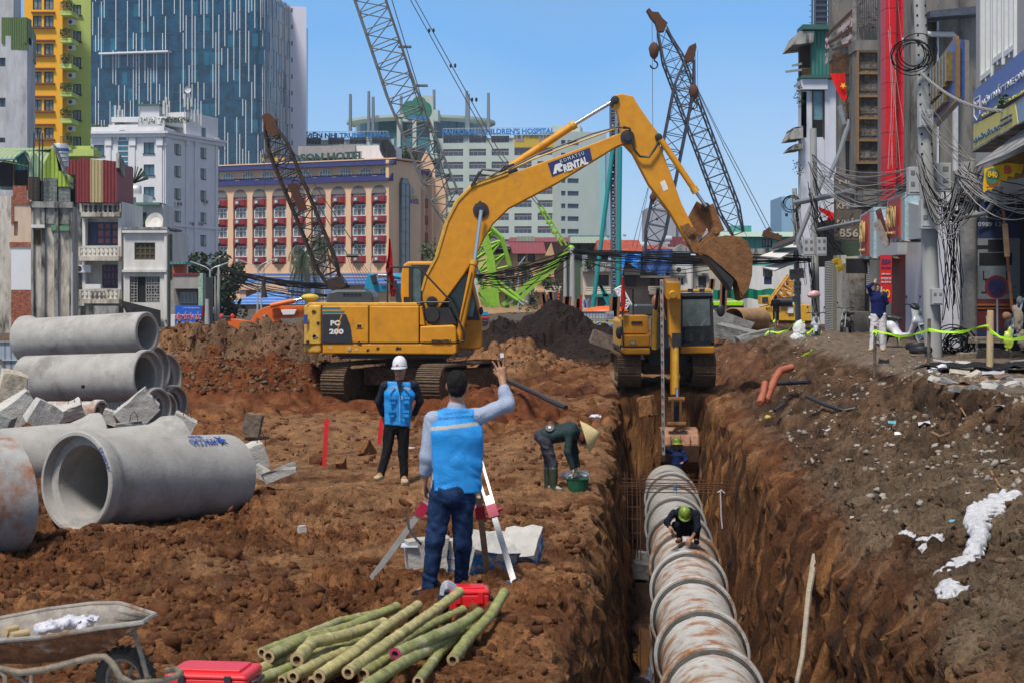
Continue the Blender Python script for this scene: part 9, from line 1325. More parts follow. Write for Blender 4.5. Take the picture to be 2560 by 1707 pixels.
m=MB();p=P(1684,1334,d-.42);m.box(p,(.1,.06,.012),Matrix.Rotation(.5,3,'Y'));m.tu([p,p+V(-.03,.05,.07)],.012,6);m.top('trowel',ay,'small trowel in the hand of the crouching worker','trowel')
d=39.4;M_nvy=aa('navy_knit',(.01,.016,.085),ab=.85,ae=.2,ag=9)
J=dict(head=P(2193,722,d),neck=P(2193,733,d),chest=P(2196,747,d),pel=P(2196,786,d),shL=P(2180,737,d),elL=P(2171,718,d-.1),wrL=P(2184,709,d-.12),shR=P(2211,738,d),elR=P(2217,757,d-.05),wrR=P(2205,740,d-.12),hiL=P(2188,789,d),hiR=P(2205,789,d),knL=P(2185,832,d),knR=P(2206,832,d),anL=P(2181,870,d),anR=P(2208,870,d),toL=P(2175,874,d-.12),toR=P(2208,874,d-.14))
person('woman in a navy top and wide white trousers shading her eyes with a phone',V(P(2194,0,d).x,d,P(0,878,d).z),J,(-.1,-1,0),(0,0,1),dict(skin=gN,hair=1,hlow=-.01,hfr=-.9,loose=.022,shirt=M_nvy,sleeve=.97,trousers=aa('white_linen',(.6,.56,.56),ab=.9,ae=.06),tw=1.45,shoe=fQ,hL=((.45,0,.9),(0,-.6,-.6),dict(ci=.1,cE=.6)),hR=((-.3,0,1),(0,-1,0),dict(ci=.6))),h=.013,s=.93)
m=MB();m.box(P(2203,724,d-.17),(.02,.07,.13),Matrix.Rotation(.1,3,'Y'));m.top('phone',aa('phone_silver',(.5,.5,.52),ab=.3),'pale phone held at the ear of the woman','phone')
d=88.
J=dict(head=P(1939,744,d),neck=P(1939,751,d),chest=P(1939,759,d),pel=P(1940,778,d),shL=P(1931,753,d),elL=P(1928,765,d),wrL=P(1927,776,d),shR=P(1947,753,d),elR=P(1950,765,d),wrR=P(1951,776,d),hiL=P(1936,780,d),hiR=P(1943,780,d),knL=P(1936,798,d),knR=P(1944,798,d),anL=P(1936,813,d),anR=P(1944,813,d),toL=P(1936,815,d-.1),toR=P(1944,815,d-.1))
person('man in black shirt and shorts with a cap standing far down the street',V(P(1940,0,d).x,d,P(0,817,d).z),J,(0,1,0),(0,0,1),dict(face=0,hair=1,hlow=-.05,shirt=aa('black_tee',(.008,.008,.01),ab=.9),sleeve=.45,trousers=aa('black_tee'),tl=.1,shoe=aI,fold=.006),h=.024,s=1.)
d=44.42
J=dict(head=P(1741,768,d),neck=P(1741,779,d),chest=P(1741,790,d),pel=P(1741,822,d+.05),shL=P(1726,784,d),elL=P(1719,800,d-.05),wrL=P(1726,812,d-.2),shR=P(1757,784,d),elR=P(1763,800,d-.05),wrR=P(1756,812,d-.2),hiL=P(1734,824,d),hiR=P(1748,824,d),knL=P(1727,826,d-.22),knR=P(1756,826,d-.22),anL=P(1729,852,d-.25),anR=P(1755,852,d-.25),toL=P(1729,854,d-.3),toR=P(1755,854,d-.3))
person('driver in grey sitting behind the windscreen of the smaller excavator',V(P(1741,0,d).x,d,1.35),J,(0,-1,0),(0,0,1),dict(hair=1,hlow=.03,hfr=-.6,shirt=aa('driver_grey',(.12,.14,.15),ab=.9,ae=.2),sleeve=.97,trousers=aa('driver_trousers',(.2,.16,.12),ab=.9),shoe=aI,fold=.006),h=.018,s=.92)
# foreground things
bJ=aa('green_bamboo',(.22,.225,.075),ab=.5,ae=.3,ag=6,ak=(.33,.31,.19),al=.4,bi=(.55,.53,.44),bt=.08);c6=aa('yellow_bamboo',(.36,.31,.13),ab=.5,ae=.3,ag=6,ak=(.14,.15,.06),al=.4,bi=(.5,.47,.38),bt=.12);dT=aa('bamboo_cut',(.46,.34,.19),ab=.8,ae=.15);gR=aa('bamboo_inside',(.1,.055,.03),ab=.9)
def gS(label,ah,r0,m_,aZ=None):
 r0*=1.22;ps=[]
 for(u,v,h_)in ah:d=(CZ-h_)*F/(v-V0);ps.append(P(u,v,d))
 t=ao('bamboo_pole',label,'bamboo pole',ps[0],0,'cut bamboo poles in the pile');cj=[0]
 for a,b in zip(ps,ps[1:]):cj.append(cj[-1]+(b-a).length)
 def at(q):
  for i in range(len(cj)-1):
   if q<=cj[i+1]:f=(q-cj[i])/(cj[i+1]-cj[i]);return ps[i]*(1-f)+ps[i+1]*f
  return ps[-1]
 L=cj[-1];n=max(6,int(L/.16));pl=[];rl=[]
 for i in range(n):
  q=L*i/n;r=r0*(1-.18*i/n)
  for f,k in((0,1.),(.06,.97),(.5,.955),(.9,.97),(.955,1.05),(.985,1.05)):pl.append(at(q+L/n*f));rl.append(r*k)
 pl.append(at(L*.999));rl.append(r0*.84);q=MB();q.tu(pl,rl,12,False);q.bd('stem',m_,t,aq=50);d=(pl[1]-pl[0]).normalized();q=MB();q.lt([(r0*.98,0),(r0*.55,-.002)],ps[0]-d*.002,ps[0]+d,12);q.bd('cut_end',aZ or dT,t);q=MB();q.lt([(r0*.56,0),(r0*.3,.015),(.001,.03)],ps[0],ps[0]+d,12);q.bd('hollow',gR,t);d2=(pl[-1]-pl[-2]).normalized();q=MB();q.lt([(.001,.002),(r0*.83,0)],pl[-1],pl[-1]+d2,12);q.bd('far_end',dT,t)
g=.14
for aL,ah,r,m_ in(('longest yellowish bamboo pole with its tip raised highest',[(870,1680,g+.1),(980,1600,g+.16),(1080,1530,g+.22),(1150,1478,g+.3)],.036,c6),('green bamboo pole bent upward beside the red case',[(1132,1648,g+.05),(1175,1590,g+.12),(1225,1540,g+.2),(1262,1478,g+.33)],.036,bJ),('bamboo pole whose near end is painted magenta',[(988,1635,g+.14),(1080,1592,g+.17),(1150,1562,g+.19),(1198,1530,g+.21)],.037,bJ),('pale speckled bamboo pole running under the magenta ended one',[(900,1725,g+.06),(1000,1660,g+.1),(1090,1612,g+.1),(1160,1580,g+.1)],.036,bJ),('thin bamboo pole reaching the lower right of the pile',[(1045,1702,g+.03),(1100,1630,g+.06),(1160,1575,g+.1),(1200,1545,g+.1)],.03,bJ),('bamboo pole with white scarred joints in the middle of the pile',[(798,1690,g+.08),(880,1635,g+.14),(960,1570,g+.18),(1045,1512,g+.22)],.037,c6),('thick crooked bamboo pole with a hollow dark end at the left',[(742,1648,g+.14),(780,1605,g+.18),(860,1588,g+.18),(960,1556,g+.17)],.038,c6),('smooth green bamboo pole at the top left of the pile',[(672,1640,g+.12),(760,1598,g+.14),(870,1568,g+.16),(992,1516,g+.2)],.036,bJ),('bamboo pole behind the smooth green one at the back edge',[(655,1630,g+.04),(760,1590,g+.06),(850,1552,g+.07),(945,1532,g+.08)],.032,bJ),('bamboo pole just below the red box corner, upper one',[(636,1680,g+.04),(700,1652,g+.06),(800,1625,g+.07),(900,1598,g+.06)],.034,c6),('bamboo pole just below the red box corner, lower one',[(636,1702,g+.05),(720,1672,g+.07),(830,1628,g+.08),(930,1590,g+.07)],.034,bJ),('short bamboo piece with wide hollow end at the bottom left',[(705,1700,g+.03),(760,1670,g+.05),(850,1640,g+.05)],.03,bJ),('bamboo pole with a dark hollow end beside the short piece',[(733,1690,g+.08),(800,1655,g+.09),(880,1620,g+.08)],.034,c6),('grey green bamboo pole under the raised yellowish one',[(918,1660,g+.04),(1010,1600,g+.08),(1090,1555,g+.1),(1158,1523,g+.13)],.033,bJ),('stubby bamboo pole left of the pale speckled one',[(908,1683,g+.07),(960,1650,g+.08),(1010,1630,g+.07)],.034,bJ),('bamboo pole mostly hidden beneath the middle of the pile',[(780,1705,g+.02),(850,1670,g+.03),(940,1620,g+.03),(1030,1570,g+.03)],.034,bJ)):
 gS(aL,ah,r,m_,aa('magenta_paint',(.38,.02,.1),ab=.6)if 'magenta' in aL else None)
dU=aa('red_plastic',(.62,.012,.018),ab=.35,ae=.04,dk=.2)
def case(label,u,v,h,w,dp,rz,dK=0,eF=0):
 d=(CZ-h)*F/(v-V0);b=P(u,v,d);t=ao('tool_case',label,'tool case',b,0,'red plastic cases');Rz=Matrix.Rotation(rz,3,'Z')@Matrix.Rotation(dK,3,'X');H=.2 if eF==0 else .17
 def bx(nm,c,s_,m_,bv_=.02,tp=1.):q=MB();q.box(Vector(b)+Rz@Vector(c),s_,Rz,tp);return b6(q.bd(nm,m_,t),bv_,3)
 bx('body',(0,0,H*.45),(w,dp,H*.9),dU);bx('lid',(0,0,H*.98),(w*1.03,dp*1.04,H*.22),dU,.02,.94);bx('lid_panel',(0,0,H*1.11),(w*.78,dp*.72,.02),dU,.006)
 for k in(-.28,.28):bx('latch',(w*k,-dp*.54,H*.78),(.04,.015,.09),ay if eF else dU,.004)
 if eF:bx('white_band',(0,0,H*.6),(w*1.01,dp*1.01,.03),aR,.004)
 q=MB();c=Vector(b);q.tu([c+Rz@Vector(p)for p in((w*.5,-.08,H*.7),(w*.56,-.07,H*.75),(w*.56,.07,H*.75),(w*.5,.08,H*.7))],.012,6);q.bd('handle',ay,t)
case('small red instrument case lying behind the bamboo near the shoes',1172,1538,.16,.3,.22,R(4));case('red cool box with a white band cut off at the bottom edge',535,1745,.2,.5,.34,R(-8),0,1)
t=ao('peaked_cap','white and dark peaked cap standing up between the shoes and bamboo','cap',P(1125,1500,13.));m=MB();m.ell(P(1118,1492,13.05),(.075,.09,.07),14,9);m.bd('crown',aa('cap_navy',(.03,.04,.07),ab=.8),t,aq=True);m=MB();m.sq([[P(1118+(26+7*math.cos(a))*math.cos(a)*k-0,1488-38*math.sin(a)*k,12.93+.04*abs(math.cos(a)))for k in(.45,.75,1.)]for a in np.linspace(.05,3.1,11)],.006);m.bd('peak',aa('cap_white',(.55,.56,.62),ab=.7),t)
t=ao('bottle','flat pinkish bottle with an orange cap lying at the right end of the bamboo','bottle',P(1245,1572,12.6));m=MB();m.bar(P(1217,1582,12.4),P(1262,1553,12.9),.11,.07);b6(m.bd('body',aa('bottle_pink',(.52,.19,.1),ab=.5),t),.015);m=MB();m.tu([P(1262,1553,12.9),P(1284,1541,13.05)],.028,12);m.bd('cap',aa('cap_orange',(.75,.12,.01),ab=.4),t)
t=ao('bottle','small clear water bottle with blue label by the right tripod foot','bottle',P(1280,1460,14.3));m=MB();m.tu([P(1268,1459,14.3),P(1292,1455,14.4)],.03,10);m.bd('body',aa('bottle_clear',(.45,.5,.52),ab=.2),t,aq=30);m=MB();m.tu([P(1284,1457,14.37),P(1297,1454,14.42)],.032,10);m.bd('label',aa('label_blue',(.02,.25,.4)),t)
eG=aa('aluminium',(.5,.49,.47),ab=.4,b9=.3,ae=.1);fU=aa('tripod_wood',(.34,.27,.19),ab=.7,ae=.2);fV=aa('clamp_red',(.42,.02,.06),ab=.5)
hd=P(1180,1105,14.6);t=ao('tripod','surveying tripod with silver legs and red clamps standing before the man in jeans','tripod',(hd.x,14.6,.1));m=MB();m.lt([(.001,0),(.09,0),(.09,.05),(.001,.05)],hd,hd+V(0,0,1),16);m.bd('head_plate',eG,t);m=MB();m.box(hd+V(0,0,.15),(.16,.14,.2));m.tu([hd+V(0,-.02,.2),hd+V(.02,.16,.2)],.04,10);b6(m.bd('level_instrument',aa('instrument_green',(.03,.25,.17),ab=.5),t),.02)
for(u,v,dd,kind)in((913,1466,14.9,0),(1296,1490,13.9,0),(1222,1462,16.,1)):
 foot=P(u,v,dd);mid=hd+(foot-hd)*(.46 if kind==0 else .4);a3=(foot-hd).normalized();sx=a3.cross(V(0,1,0)).normalized()
 for k in(-1,1):m=MB();m.bar(hd+sx*k*.035,mid+sx*k*.028,.02,.03,V(0,1,0));m.bd('upper_leg',eG if kind==0 else fU,t)
 m=MB();m.bar(hd+(foot-hd)*.36,hd+(foot-hd)*.97,.048 if kind==0 else .055,.03,V(0,1,0));m.bd('leg',eG if kind==0 else fU,t);m=MB();m.bar(hd+(foot-hd)*.42,hd+(foot-hd)*.5,.085,.05,V(0,1,0));m.tu([mid+sx*.04,mid+sx*.085],.016,8);m.bd('clamp',fV,t);m=MB();m.bar(hd+(foot-hd)*.955,foot+a3*.03,.055,.035,V(0,1,0));m.bd('foot',fV,t)
m=MB();m.tu([P(1018,1290,14.6),P(1022,1318,14.5),P(1040,1346,14.4),P(1052,1358,14.3)],.012,6);m.top('strap',aI,'thin black strap hanging from the tripod behind the jeans','strap');m=MB();m.box(P(1025,1362,16.1),(.16,.22,.012));m.top('notebook',aa('notebook_white',(.5,.53,.62)),'white notebook lying on the grey block','notebook')
def gT():
 k=8.75;t=ao('wheelbarrow','rusty wheelbarrow with a grey tray and muddy black wheel at the bottom left','wheelbarrow',P(200,1790,k));Mr=aa('rusty_tray',(.16,.06,.025),ab=.85,ak=(.3,.25,.2),al=.35,ag=9,ae=.35,aB=.006);Mi=aa('cement_tray',(.28,.25,.22),ab=.85,ak=(.16,.09,.05),al=.4,ag=6,ae=.25,aB=.006);Mp=aa('muddy_tube',(.24,.19,.14),ab=.85,ae=.3,ag=9);cT=[(-120,1600),(0,1600),(110,1592),(250,1568),(355,1555),(388,1534)];cm=[(-120,1560),(0,1545),(120,1522),(230,1508),(300,1507),(388,1534)];bot=[(-120,1660),(0,1658),(80,1659),(180,1650),(270,1618),(350,1562)];botf=[(-120,1640),(0,1638),(80,1632),(180,1618),(260,1590),(350,1553)];nb=[P(u,v,k-.26)for u,v in cT];fb=[P(u,v,k+.3)for u,v in cm];b1=[P(u,v,k-.16)for u,v in bot];b2=[P(u,v,k+.2)for u,v in botf];nb[-1]=fb[-1]=P(388,1534,k)
 def bS(a,b,n=4):return[[p*(1-j/n)+q*(j/n)for j in range(n+1)]for p,q in zip(a,b)]
 q=MB();q.sq(bS(nb,b1));q.sq(bS(b1,b2));o=q.bd('tray_outside',Mr,t,aq=50);o.modifiers.new('thick','SOLIDIFY').thickness=.006;q=MB();q.sq(bS([p+V(0,.02,.004)for p in b1],[p+V(0,-.01,.004)for p in b2]));q.sq(bS(b2,fb));q.sq([[p+V(0,.008,0)for p in r_]for r_ in bS(nb,[p+V(0,.02,0)for p in b1])]);o=q.bd('tray_inside',Mi,t,aq=50);o.modifiers.new('thick','SOLIDIFY').thickness=.006;q=MB();q.tu(nb,.012,8,True);q.tu(fb,.012,8,True);q.bd('rim',Mi,t,aq=True);c=P(315,1700,k);a3=V(.42,.9,0).normalized();q=MB();R_=.172;q.lt([(R_-.055,-.028),(R_-.03,-.042),(R_-.008,-.034),(R_,0),(R_-.008,.034),(R_-.03,.042),(R_-.055,.028),(R_-.055,-.028)],c,c+a3,40);q.bd('tyre',aa('muddy_tyre',(.055,.048,.042),ab=.85,ak=(.24,.19,.14),al=.3,ag=9,ae=.3),t,aq=40);x_,y_,_=frame(a3)
 for i in range(26):a=6.283*i/26;p=c+(x_*math.cos(a)+y_*math.sin(a))*(R_-.002);q=MB();q.bar(p-a3*.034,p+a3*.034+(x_*-math.sin(a)+y_*math.cos(a))*.02,.012,.012);q.bd('tread',aa('muddy_tyre'),t)
 q=MB();q.lt([(R_-.055,-.02),(R_-.062,0),(R_-.055,.02),(R_-.07,.02),(R_-.07,-.02),(R_-.055,-.02)],c,c+a3,32);q.lt([(.001,-.04),(.025,-.04),(.025,.04),(.001,.04)],c,c+a3,14);q.bd('rim_hub',Mp,t,aq=40)
 for i in range(6):a=6.283*i/6;q=MB();q.tu([c,c+(x_*math.cos(a)+y_*math.sin(a))*(R_-.06)],.009,6);q.bd('spoke',Mp,t)
 def tb(nm,ah,r=.016):q=MB();q.tu([P(*p)for p in ah],r,10);q.bd(nm,Mp,t,aq=True)
 tb('frame_tube',[(-120,1668,k-.2),(0,1668,k-.2),(50,1680,k-.2),(110,1672,k-.2),(235,1640,k-.2),(262,1640,k-.2),(280,1656,k-.2),(300,1690,k-.2),(330,1708,k-.18),(400,1702,k-.1),(440,1690,k+0),(452,1680,k+.06),(440,1672,k+.1),(415,1676,k+.12)],.017);tb('frame_tube',[(-120,1640,k+.2),(60,1640,k+.2),(200,1610,k+.2)],.015);tb('front_strut',[(333,1572,k-.12),(348,1618,k-.14),(368,1692,k-.12)],.013);tb('leg',[(-10,1668,k-.2),(12,1690,k-.2),(16,1790,k-.2)],.012);tb('leg',[(78,1670,k-.2),(78,1760,k-.2)],.011);tb('cross_strut',[(28,1678,k-.2),(75,1712,k-.15)],.01);tb('axle_bar',[(318,1690,k+.05),(345,1700,k),(372,1692,k-.12)],.014)
 return k
k=gT();bh('crumpled white plastic bag lying inside the wheelbarrow',[BE(130,1565,k,.075,.07,.04),BE(175,1553,k,.06,.06,.04),BE(215,1557,k,.045,.05,.035),BE(100,1578,k-.05,.03,.03,.03),BE(240,1545,k,.03,.04,.02),BE(205,1575,k-.1,.025,.03,.035)],dS,h=.008,fold=.016,fs=24)
for i,(a,b,r)in enumerate((((25,1590),(68,1582),.022),((12,1578),(40,1570),.02))):m=MB();m.tu([P(a[0],a[1],k-.12),P(b[0],b[1],k-.02)],r,12);m.top('wood_stub',dT,['round wooden stub lying in the wheelbarrow tray, nearer one','smaller wooden stub behind the nearer one in the tray'][i],'wood')
for(u0,v0,v1,d,aL)in((812,1045,1165,23.4,'bright red survey stake standing alone left of the helmeted man'),(950,1040,1110,25,'red stake just behind the helmeted man')):
 m=MB();m.pm([(u0-7,v1),(u0+3,v1),(u0+11,v0+4),(u0+7,v0),(u0-1,v0+5)],d,d+.04,lambda u,v,y:P(u,v,y));m.top('red_stake',aa('stake_red',(.55,.01,.015),ab=.6,ae=.1),aL,'stake','red survey stakes')
def c7(aL,ah,r,m_,name='black_pipe',aJ='pipe',n=10):m=MB();m.tu([P(*p)for p in ah],r,n);return m.top(name,m_,aL,aJ,aq=True)
dV=aa('black_hdpe',(.018,.02,.026),ab=.4,ae=.2,ak=(.12,.08,.05),al=.2)
c7('long black plastic pipe lying across the clay right of the large excavator',[(1262,948,38),(1300,965,36.5),(1345,985,35),(1380,1003,33.5),(1415,1018,33)],.05,dV)
c7('short straight black pipe by the orange ribbed duct',[(1942,958,36),(2024,954,35)],.048,dV);c7('black pipe drooping across the rubble slope',[(2016,989,31),(2060,1010,30.4),(2110,1026,30),(2160,1016,30),(2180,1006,30)],.034,dV);c7('bit of black pipe sticking out above the yellow foam',[(1937,1026,31),(1958,1010,31.3)],.03,dV)
M_dct=aa('orange_duct',(.33,.085,.04),ab=.6,ae=.15,ag=6,ak=(.25,.11,.06),al=.2)
for ah,aL in(([(1915,1000,33.5),(1925,975,34),(1938,945,34.6),(1950,926,35),(1968,921,35.4),(1985,916,35.6)],'orange ribbed duct with its upper end bent to the right'),([(1900,1006,33.2),(1908,985,33.6),(1914,952,34)],'shorter orange ribbed duct standing left of the bent one')):
 m=MB();pl=[];ps=[P(*p)for p in ah];rl=[]
 for a,b in zip(ps,ps[1:]):
  n=max(2,int((b-a).length/.048))
  for i in range(n):pl.append(a+(b-a)*i/n);rl.append(.08 if i%2 else .052)
 m.tu(pl,rl,12);m.top('ribbed_duct',M_dct,aL,'duct','orange ribbed ducts',aq=20)
t=ao('rebar_cage','rusty rebar cage set around the pipe line across the trench','rebar cage',(P(1710,0,31.5).x,31.5,-2.5));M_rb=aa('rusty_rebar',(.1,.045,.028),ab=.85,ae=.3)
def rb(a,b,nm='rebar',r=.01):m=MB();m.tu([a,b],r,5);m.bd(nm,M_rb,t)
for y,v0 in((31.3,0),(30.9,14)):
 for v in(1196,1205,1214):rb(P(1555,v+v0,y),P(1838,v+v0+5,y))
for u in(1562,1568,1580,1592,1600,1800,1812,1822,1830,1838):
 for y in(31.4,30.8):rb(P(u,1178+(u%7),y),P(u+2,1400-(u%5)*3,y))
for v in(1235,1265,1295,1330):rb(P(1558,v,31),P(1602,v+2,31));rb(P(1795,v,31),P(1842,v+2,31))
m=MB();m.tu([P(1801,1225,30.7),P(1803,1290,30.7),P(1806,1320,30.7)],.014,5);m.tu([P(1794,1230,30.7),P(1803,1224,30.7),P(1812,1232,30.7)],.012,5);m.top('cord',c5,'white cord hanging in the right side of the rebar cage','cord')
t=ao('water_bottle','clear water bottle with a blue cap standing on the trench pipe','bottle',P(1688,1234,33.2));m=MB();b=P(1688,1234,33.2);m.lt([(.001,0),(.032,0),(.034,.14),(.014,.19),(.014,.2)],b,b+V(0,0,1),12);m.bd('body',aa('bottle_clear'),t,aq=40);m=MB();m.lt([(.035,.07),(.036,.17),(.016,.2),(.016,.225),(.001,.23)],b,b+V(0,0,1),12);m.bd('blue_label',aa('label_bright_blue',(.02,.25,.6)),t)
for i,(u,v,d,w)in enumerate(((1612,1398,33,.3),(1600,1425,31.5,.3),(1818,1398,33,.3))):aM(['small concrete support at the left foot of the rebar cage','grey slab wedged against the left trench wall','small concrete support at the right foot of the rebar cage'][i],u,v,d,w,.3,.3,0,B(10),B(10),80+i,m=cF,aV='supports in the trench')
m=MB();m.sq([[V(cx(y)-.84+.07*math.sin(y*3),y,-2.57),V(cx(y)-.6,y,-2.57)]for y in np.linspace(14,27,27)]);m.top('puddle',aa('muddy_water',(.05,.03,.02),ab=.03,a9=.9,ae=0),'shiny muddy puddle along the left foot of the trench','puddle',kind='structure')
c7('long pale weathered plank edge sticking up along the right trench wall',[(1992,1705,13.6),(2006,1640,14.8),(2014,1560,16.3),(2022,1480,17.8),(2036,1400,19.2),(2056,1312,20.6)],[.018,.022,.026,.03,.04,.045],aa('pale_wood',(.36,.3,.23),ab=.9,ae=.25,ag=6),'wooden_stick','stick',7)
def c8(u,v,z0=None):
 ds=np.linspace(11,60,1400);zz=ground(((u-U0)/F)*ds,ds,False);ray=CZ-(v-V0)/F*ds;i=np.argmax(ray<zz+.02);return float(ds[i])
def c9(u,v,a,b,c):return('e',P(u,v,c8(u,v)-.03),(a,b,c))
def fW(ah,th=.05):ps=[P(u,v,c8(u,v)-.13)for u,v,r in ah];return[("l",A3(a),A3(b),(p[2]*1.25,th*1.3),(q[2]*1.25,th*1.3),(1,0,0))for a,b,p,q in zip(ps,ps[1:],ah,ah[1:])]
bh('long crumpled white plastic sheet draped down the sandy bank',fW([(2540,1238,.1),(2505,1255,.13),(2470,1275,.12),(2438,1300,.1),(2450,1340,.06),(2440,1375,.06),(2418,1405,.1),(2398,1440,.13),(2380,1475,.1),(2370,1500,.05)]),c5,h=.011,fold=.032,fs=9,aJ='plastic sheet',name='plastic_sheet')
bh('torn white plastic bag on the sand left of the long sheet',fW([(2262,1335,.04),(2285,1360,.09),(2312,1358,.1),(2345,1350,.05),(2310,1378,.05)],.04),c5,h=.012,fold=.026,fs=17);bh('pink crumpled plastic bag touching the torn white one',[c9(2262,1378,.055,.05,.045),c9(2256,1365,.02,.02,.04)],aa('pink_plastic',(.62,.17,.2),ab=.4,ae=.15,aB=.01),h=.011,fold=.018,fs=20)
bh('small yellow and white wrapper below the pink bag',[c9(2240,1413,.045,.03,.025)],aa('wrapper_yellow',(.6,.46,.1),ab=.5,ae=.3,ag=20),h=.01,fold=.01,fs=20,aJ='wrapper',name='wrapper');bh('cream torn paper lying left of the pink bag',[c9(2212,1384,.07,.04,.018)],aa('cream_paper',(.5,.42,.32),ab=.8),h=.011,fold=.012,fs=20,aJ='paper',name='torn_paper');bh('lump of yellow foam at the top of the trench bank',[c9(1920,1043,.07,.05,.05)],aa('foam_yellow',(.5,.38,.09),ab=.9),h=.014,fold=.012,fs=22,aJ='foam',name='foam_lump')
rg=random.Random(31);lm=[c5,ct,aa('scrap_blue',(.1,.3,.38),ab=.6),aa('scrap_red',(.45,.05,.03),ab=.6),aa('scrap_grey',(.3,.29,.27),ab=.8)]
gU=['scrap of white plastic','bit of white board','bit of blue plastic','small red orange scrap','grey broken shard'];spots=[(2310,1065,0,.16,'beside the drooping black pipe end'),(2230,1062,2,.1,'above the rubble patch'),(2065,1080,0,.12,'on the slope below the black pipe'),(1820,905,0,.1,'right of the small excavator track'),(1862,865,3,.07,'on the dirt ridge behind the bank'),(2245,1090,1,.09,'in the middle of the rubble patch'),(2090,1010,4,.14,'left of the drooping pipe'),(2105,955,4,.15,'on the upper slope below the stakes'),(2500,1022,4,.12,'in the cut under the pavement'),(2420,1300-60,0,.05,'above the long plastic sheet'),(1290,1038,0,.12,'on the clay left of the bending woman'),(1028,1126,0,.09,'behind the helmeted man'),(2380,1310,2,.05,'left of the long plastic sheet'),(2130,1300,0,.04,'halfway up the sandy bank')]
for u,v,k_,s_,where in spots:
 d=c8(u,v)if u>1500 else F*2.58/(v-V0);m=MB();c=P(u,v,d)+V(0,0,.03);m.sq([[c+V((i-1)*s_*.5+rg.uniform(-.01,.01),(j-1)*s_*.4,rg.uniform(-.02,.03)*(s_/.1))for j in range(3)]for i in range(3)],.008);m.top('scrap',lm[k_],gU[k_]+' '+where,'litter','litter on the ground')
for u,v,d,w,h,aL,mt in((2300,940,30.5,.95,.05,'long white board lying on the edge of the pavement',aR),(2370,905,33,.5,.04,'pale plank on the rubble right of the white board',bB)):
 m=MB();m.box(P(u,v,d),(w,.3,h),Matrix.Rotation(R(-24 if u<2350 else 10),3,'Y'));m.top('white_board',mt,aL,'board')
m=MB();rg=random.Random(3);m.sq([[V(P(2320,0,31).x+i*.19,30.2+j*.5+.05*math.sin(i),gz(P(2320,0,31).x+i*.19,30.2+j*.5)+.09+rg.uniform(-.03,.05))for i in range(14)]for j in range(5)],.01);m.top('black_tarp',fk,'black torn ground sheet lying along the pavement edge','sheet')
m=MB();m.sq([[P(2455+14*i,935-4*j+rg.uniform(-3,3),29.5+.3*j)for i in range(5)]for j in range(4)],.01);m.top('lilac_cloth',dS,'crumpled lilac white cloth at the foot of the thick bamboo post','cloth')
m=MB();m.pm([(2195,908),(2198,895),(2204,898),(2216,900),(2222,896),(2224,908)],33,33.3,lambda u,v,y:P(u,v,y));m.top('cut_tyre',aI,'black curved tyre piece lying near the front stake','tyre piece')
for i,(u,v,d)in enumerate(((2292,872,38.5),(2302,882,38))):m=MB();m.lt([(.16,0),(.24,0),(.26,.05),(.24,.12),(.16,.12),(.15,.06),(.16,0)],P(u,v,d),P(u,v,d)+V(0,.15,1),20);m.top('old_tyre',aI,['flat black tyre lying left of the stout pole','second dark tyre nearest the stout pole foot'][i],'tyre',aq=40)
gV=aa('barrier_tape',(.42,.8,.01),ab=.4,ae=.08,a9=.6);posts={}
for key,(u,v0,v1,d,w,aL)in dict(a=(2186,815,917,33.5,8,'thin wooden stake in front of the woman'),b=(2321,797,939,31.5,9,'wooden stake left of the stout pole foot'),c=(2474,776,945,30.5,17,'thick bamboo post at the right with tape tied on'),e=(2483,790,935,31,10,'leaning second stick behind the thick bamboo post'),f=(1937,780,836,62,5,'small stake before the man in black'),g=(1981,808,848,58,6,'leaning stake by the parked scooter'),h=(1923,806,846,60,3,'thin stake at the left end of the tape')).items():
 m=MB();r=w/F*d/2;b=P(u,v1,d);tp=P(u+(6 if key=='g' else-14 if key=='e' else 2),v0,d);m.tu([b-V(0,0,.2),b+(tp-b)*.5,tp],[r,r,r*.95],9);m.top('wooden_stake',dT if key in 'ce' else ej,aL,'stake','wooden stakes of the barrier',aq=30);posts[key]=(b,tp)
def b4(aL,ah,w=.055,tw=0):m=MB();ps=[P(*p)for p in ah];m.sq([[p+V(0,.02*math.sin(i*1.3),w/2*(1-.5*abs(math.sin(i*1.1+tw)))),p-V(0,.02*math.sin(i*1.3),w/2*(1-.5*abs(math.sin(i*1.1+tw))))]for i,p in enumerate(ps)],.004);m.top('barrier_tape',gV,aL,'barrier tape','yellow green barrier tape')
b4('tape from the stake before the woman to the second stake',[(2184,827,33.4),(2200,830,33.2),(2220,834,33),(2250,841,32.7),(2280,838,32.3),(2300,832,32),(2322,825,31.4)],.06);b4('tape knot fluttering at the stake before the woman',[(2178,838,33.3),(2184,828,33.3),(2192,832,33.3),(2188,842,33.3)],.05,1)
b4('tape from the second stake to the thick bamboo post',[(2322,825,31.4),(2350,829,31.3),(2384,831,31.1),(2410,829,30.9),(2440,820,30.7),(2472,813,30.4)],.065);b4('tape from the thick bamboo post to the right edge',[(2474,826,30.3),(2500,843,30),(2530,849,29.6),(2560,845,29),(2600,838,28.5)],.075);b4('hanging tail of tape below the first span',[(2249,840,32.6),(2247,850,32.6),(2250,860,32.6)],.05,2)
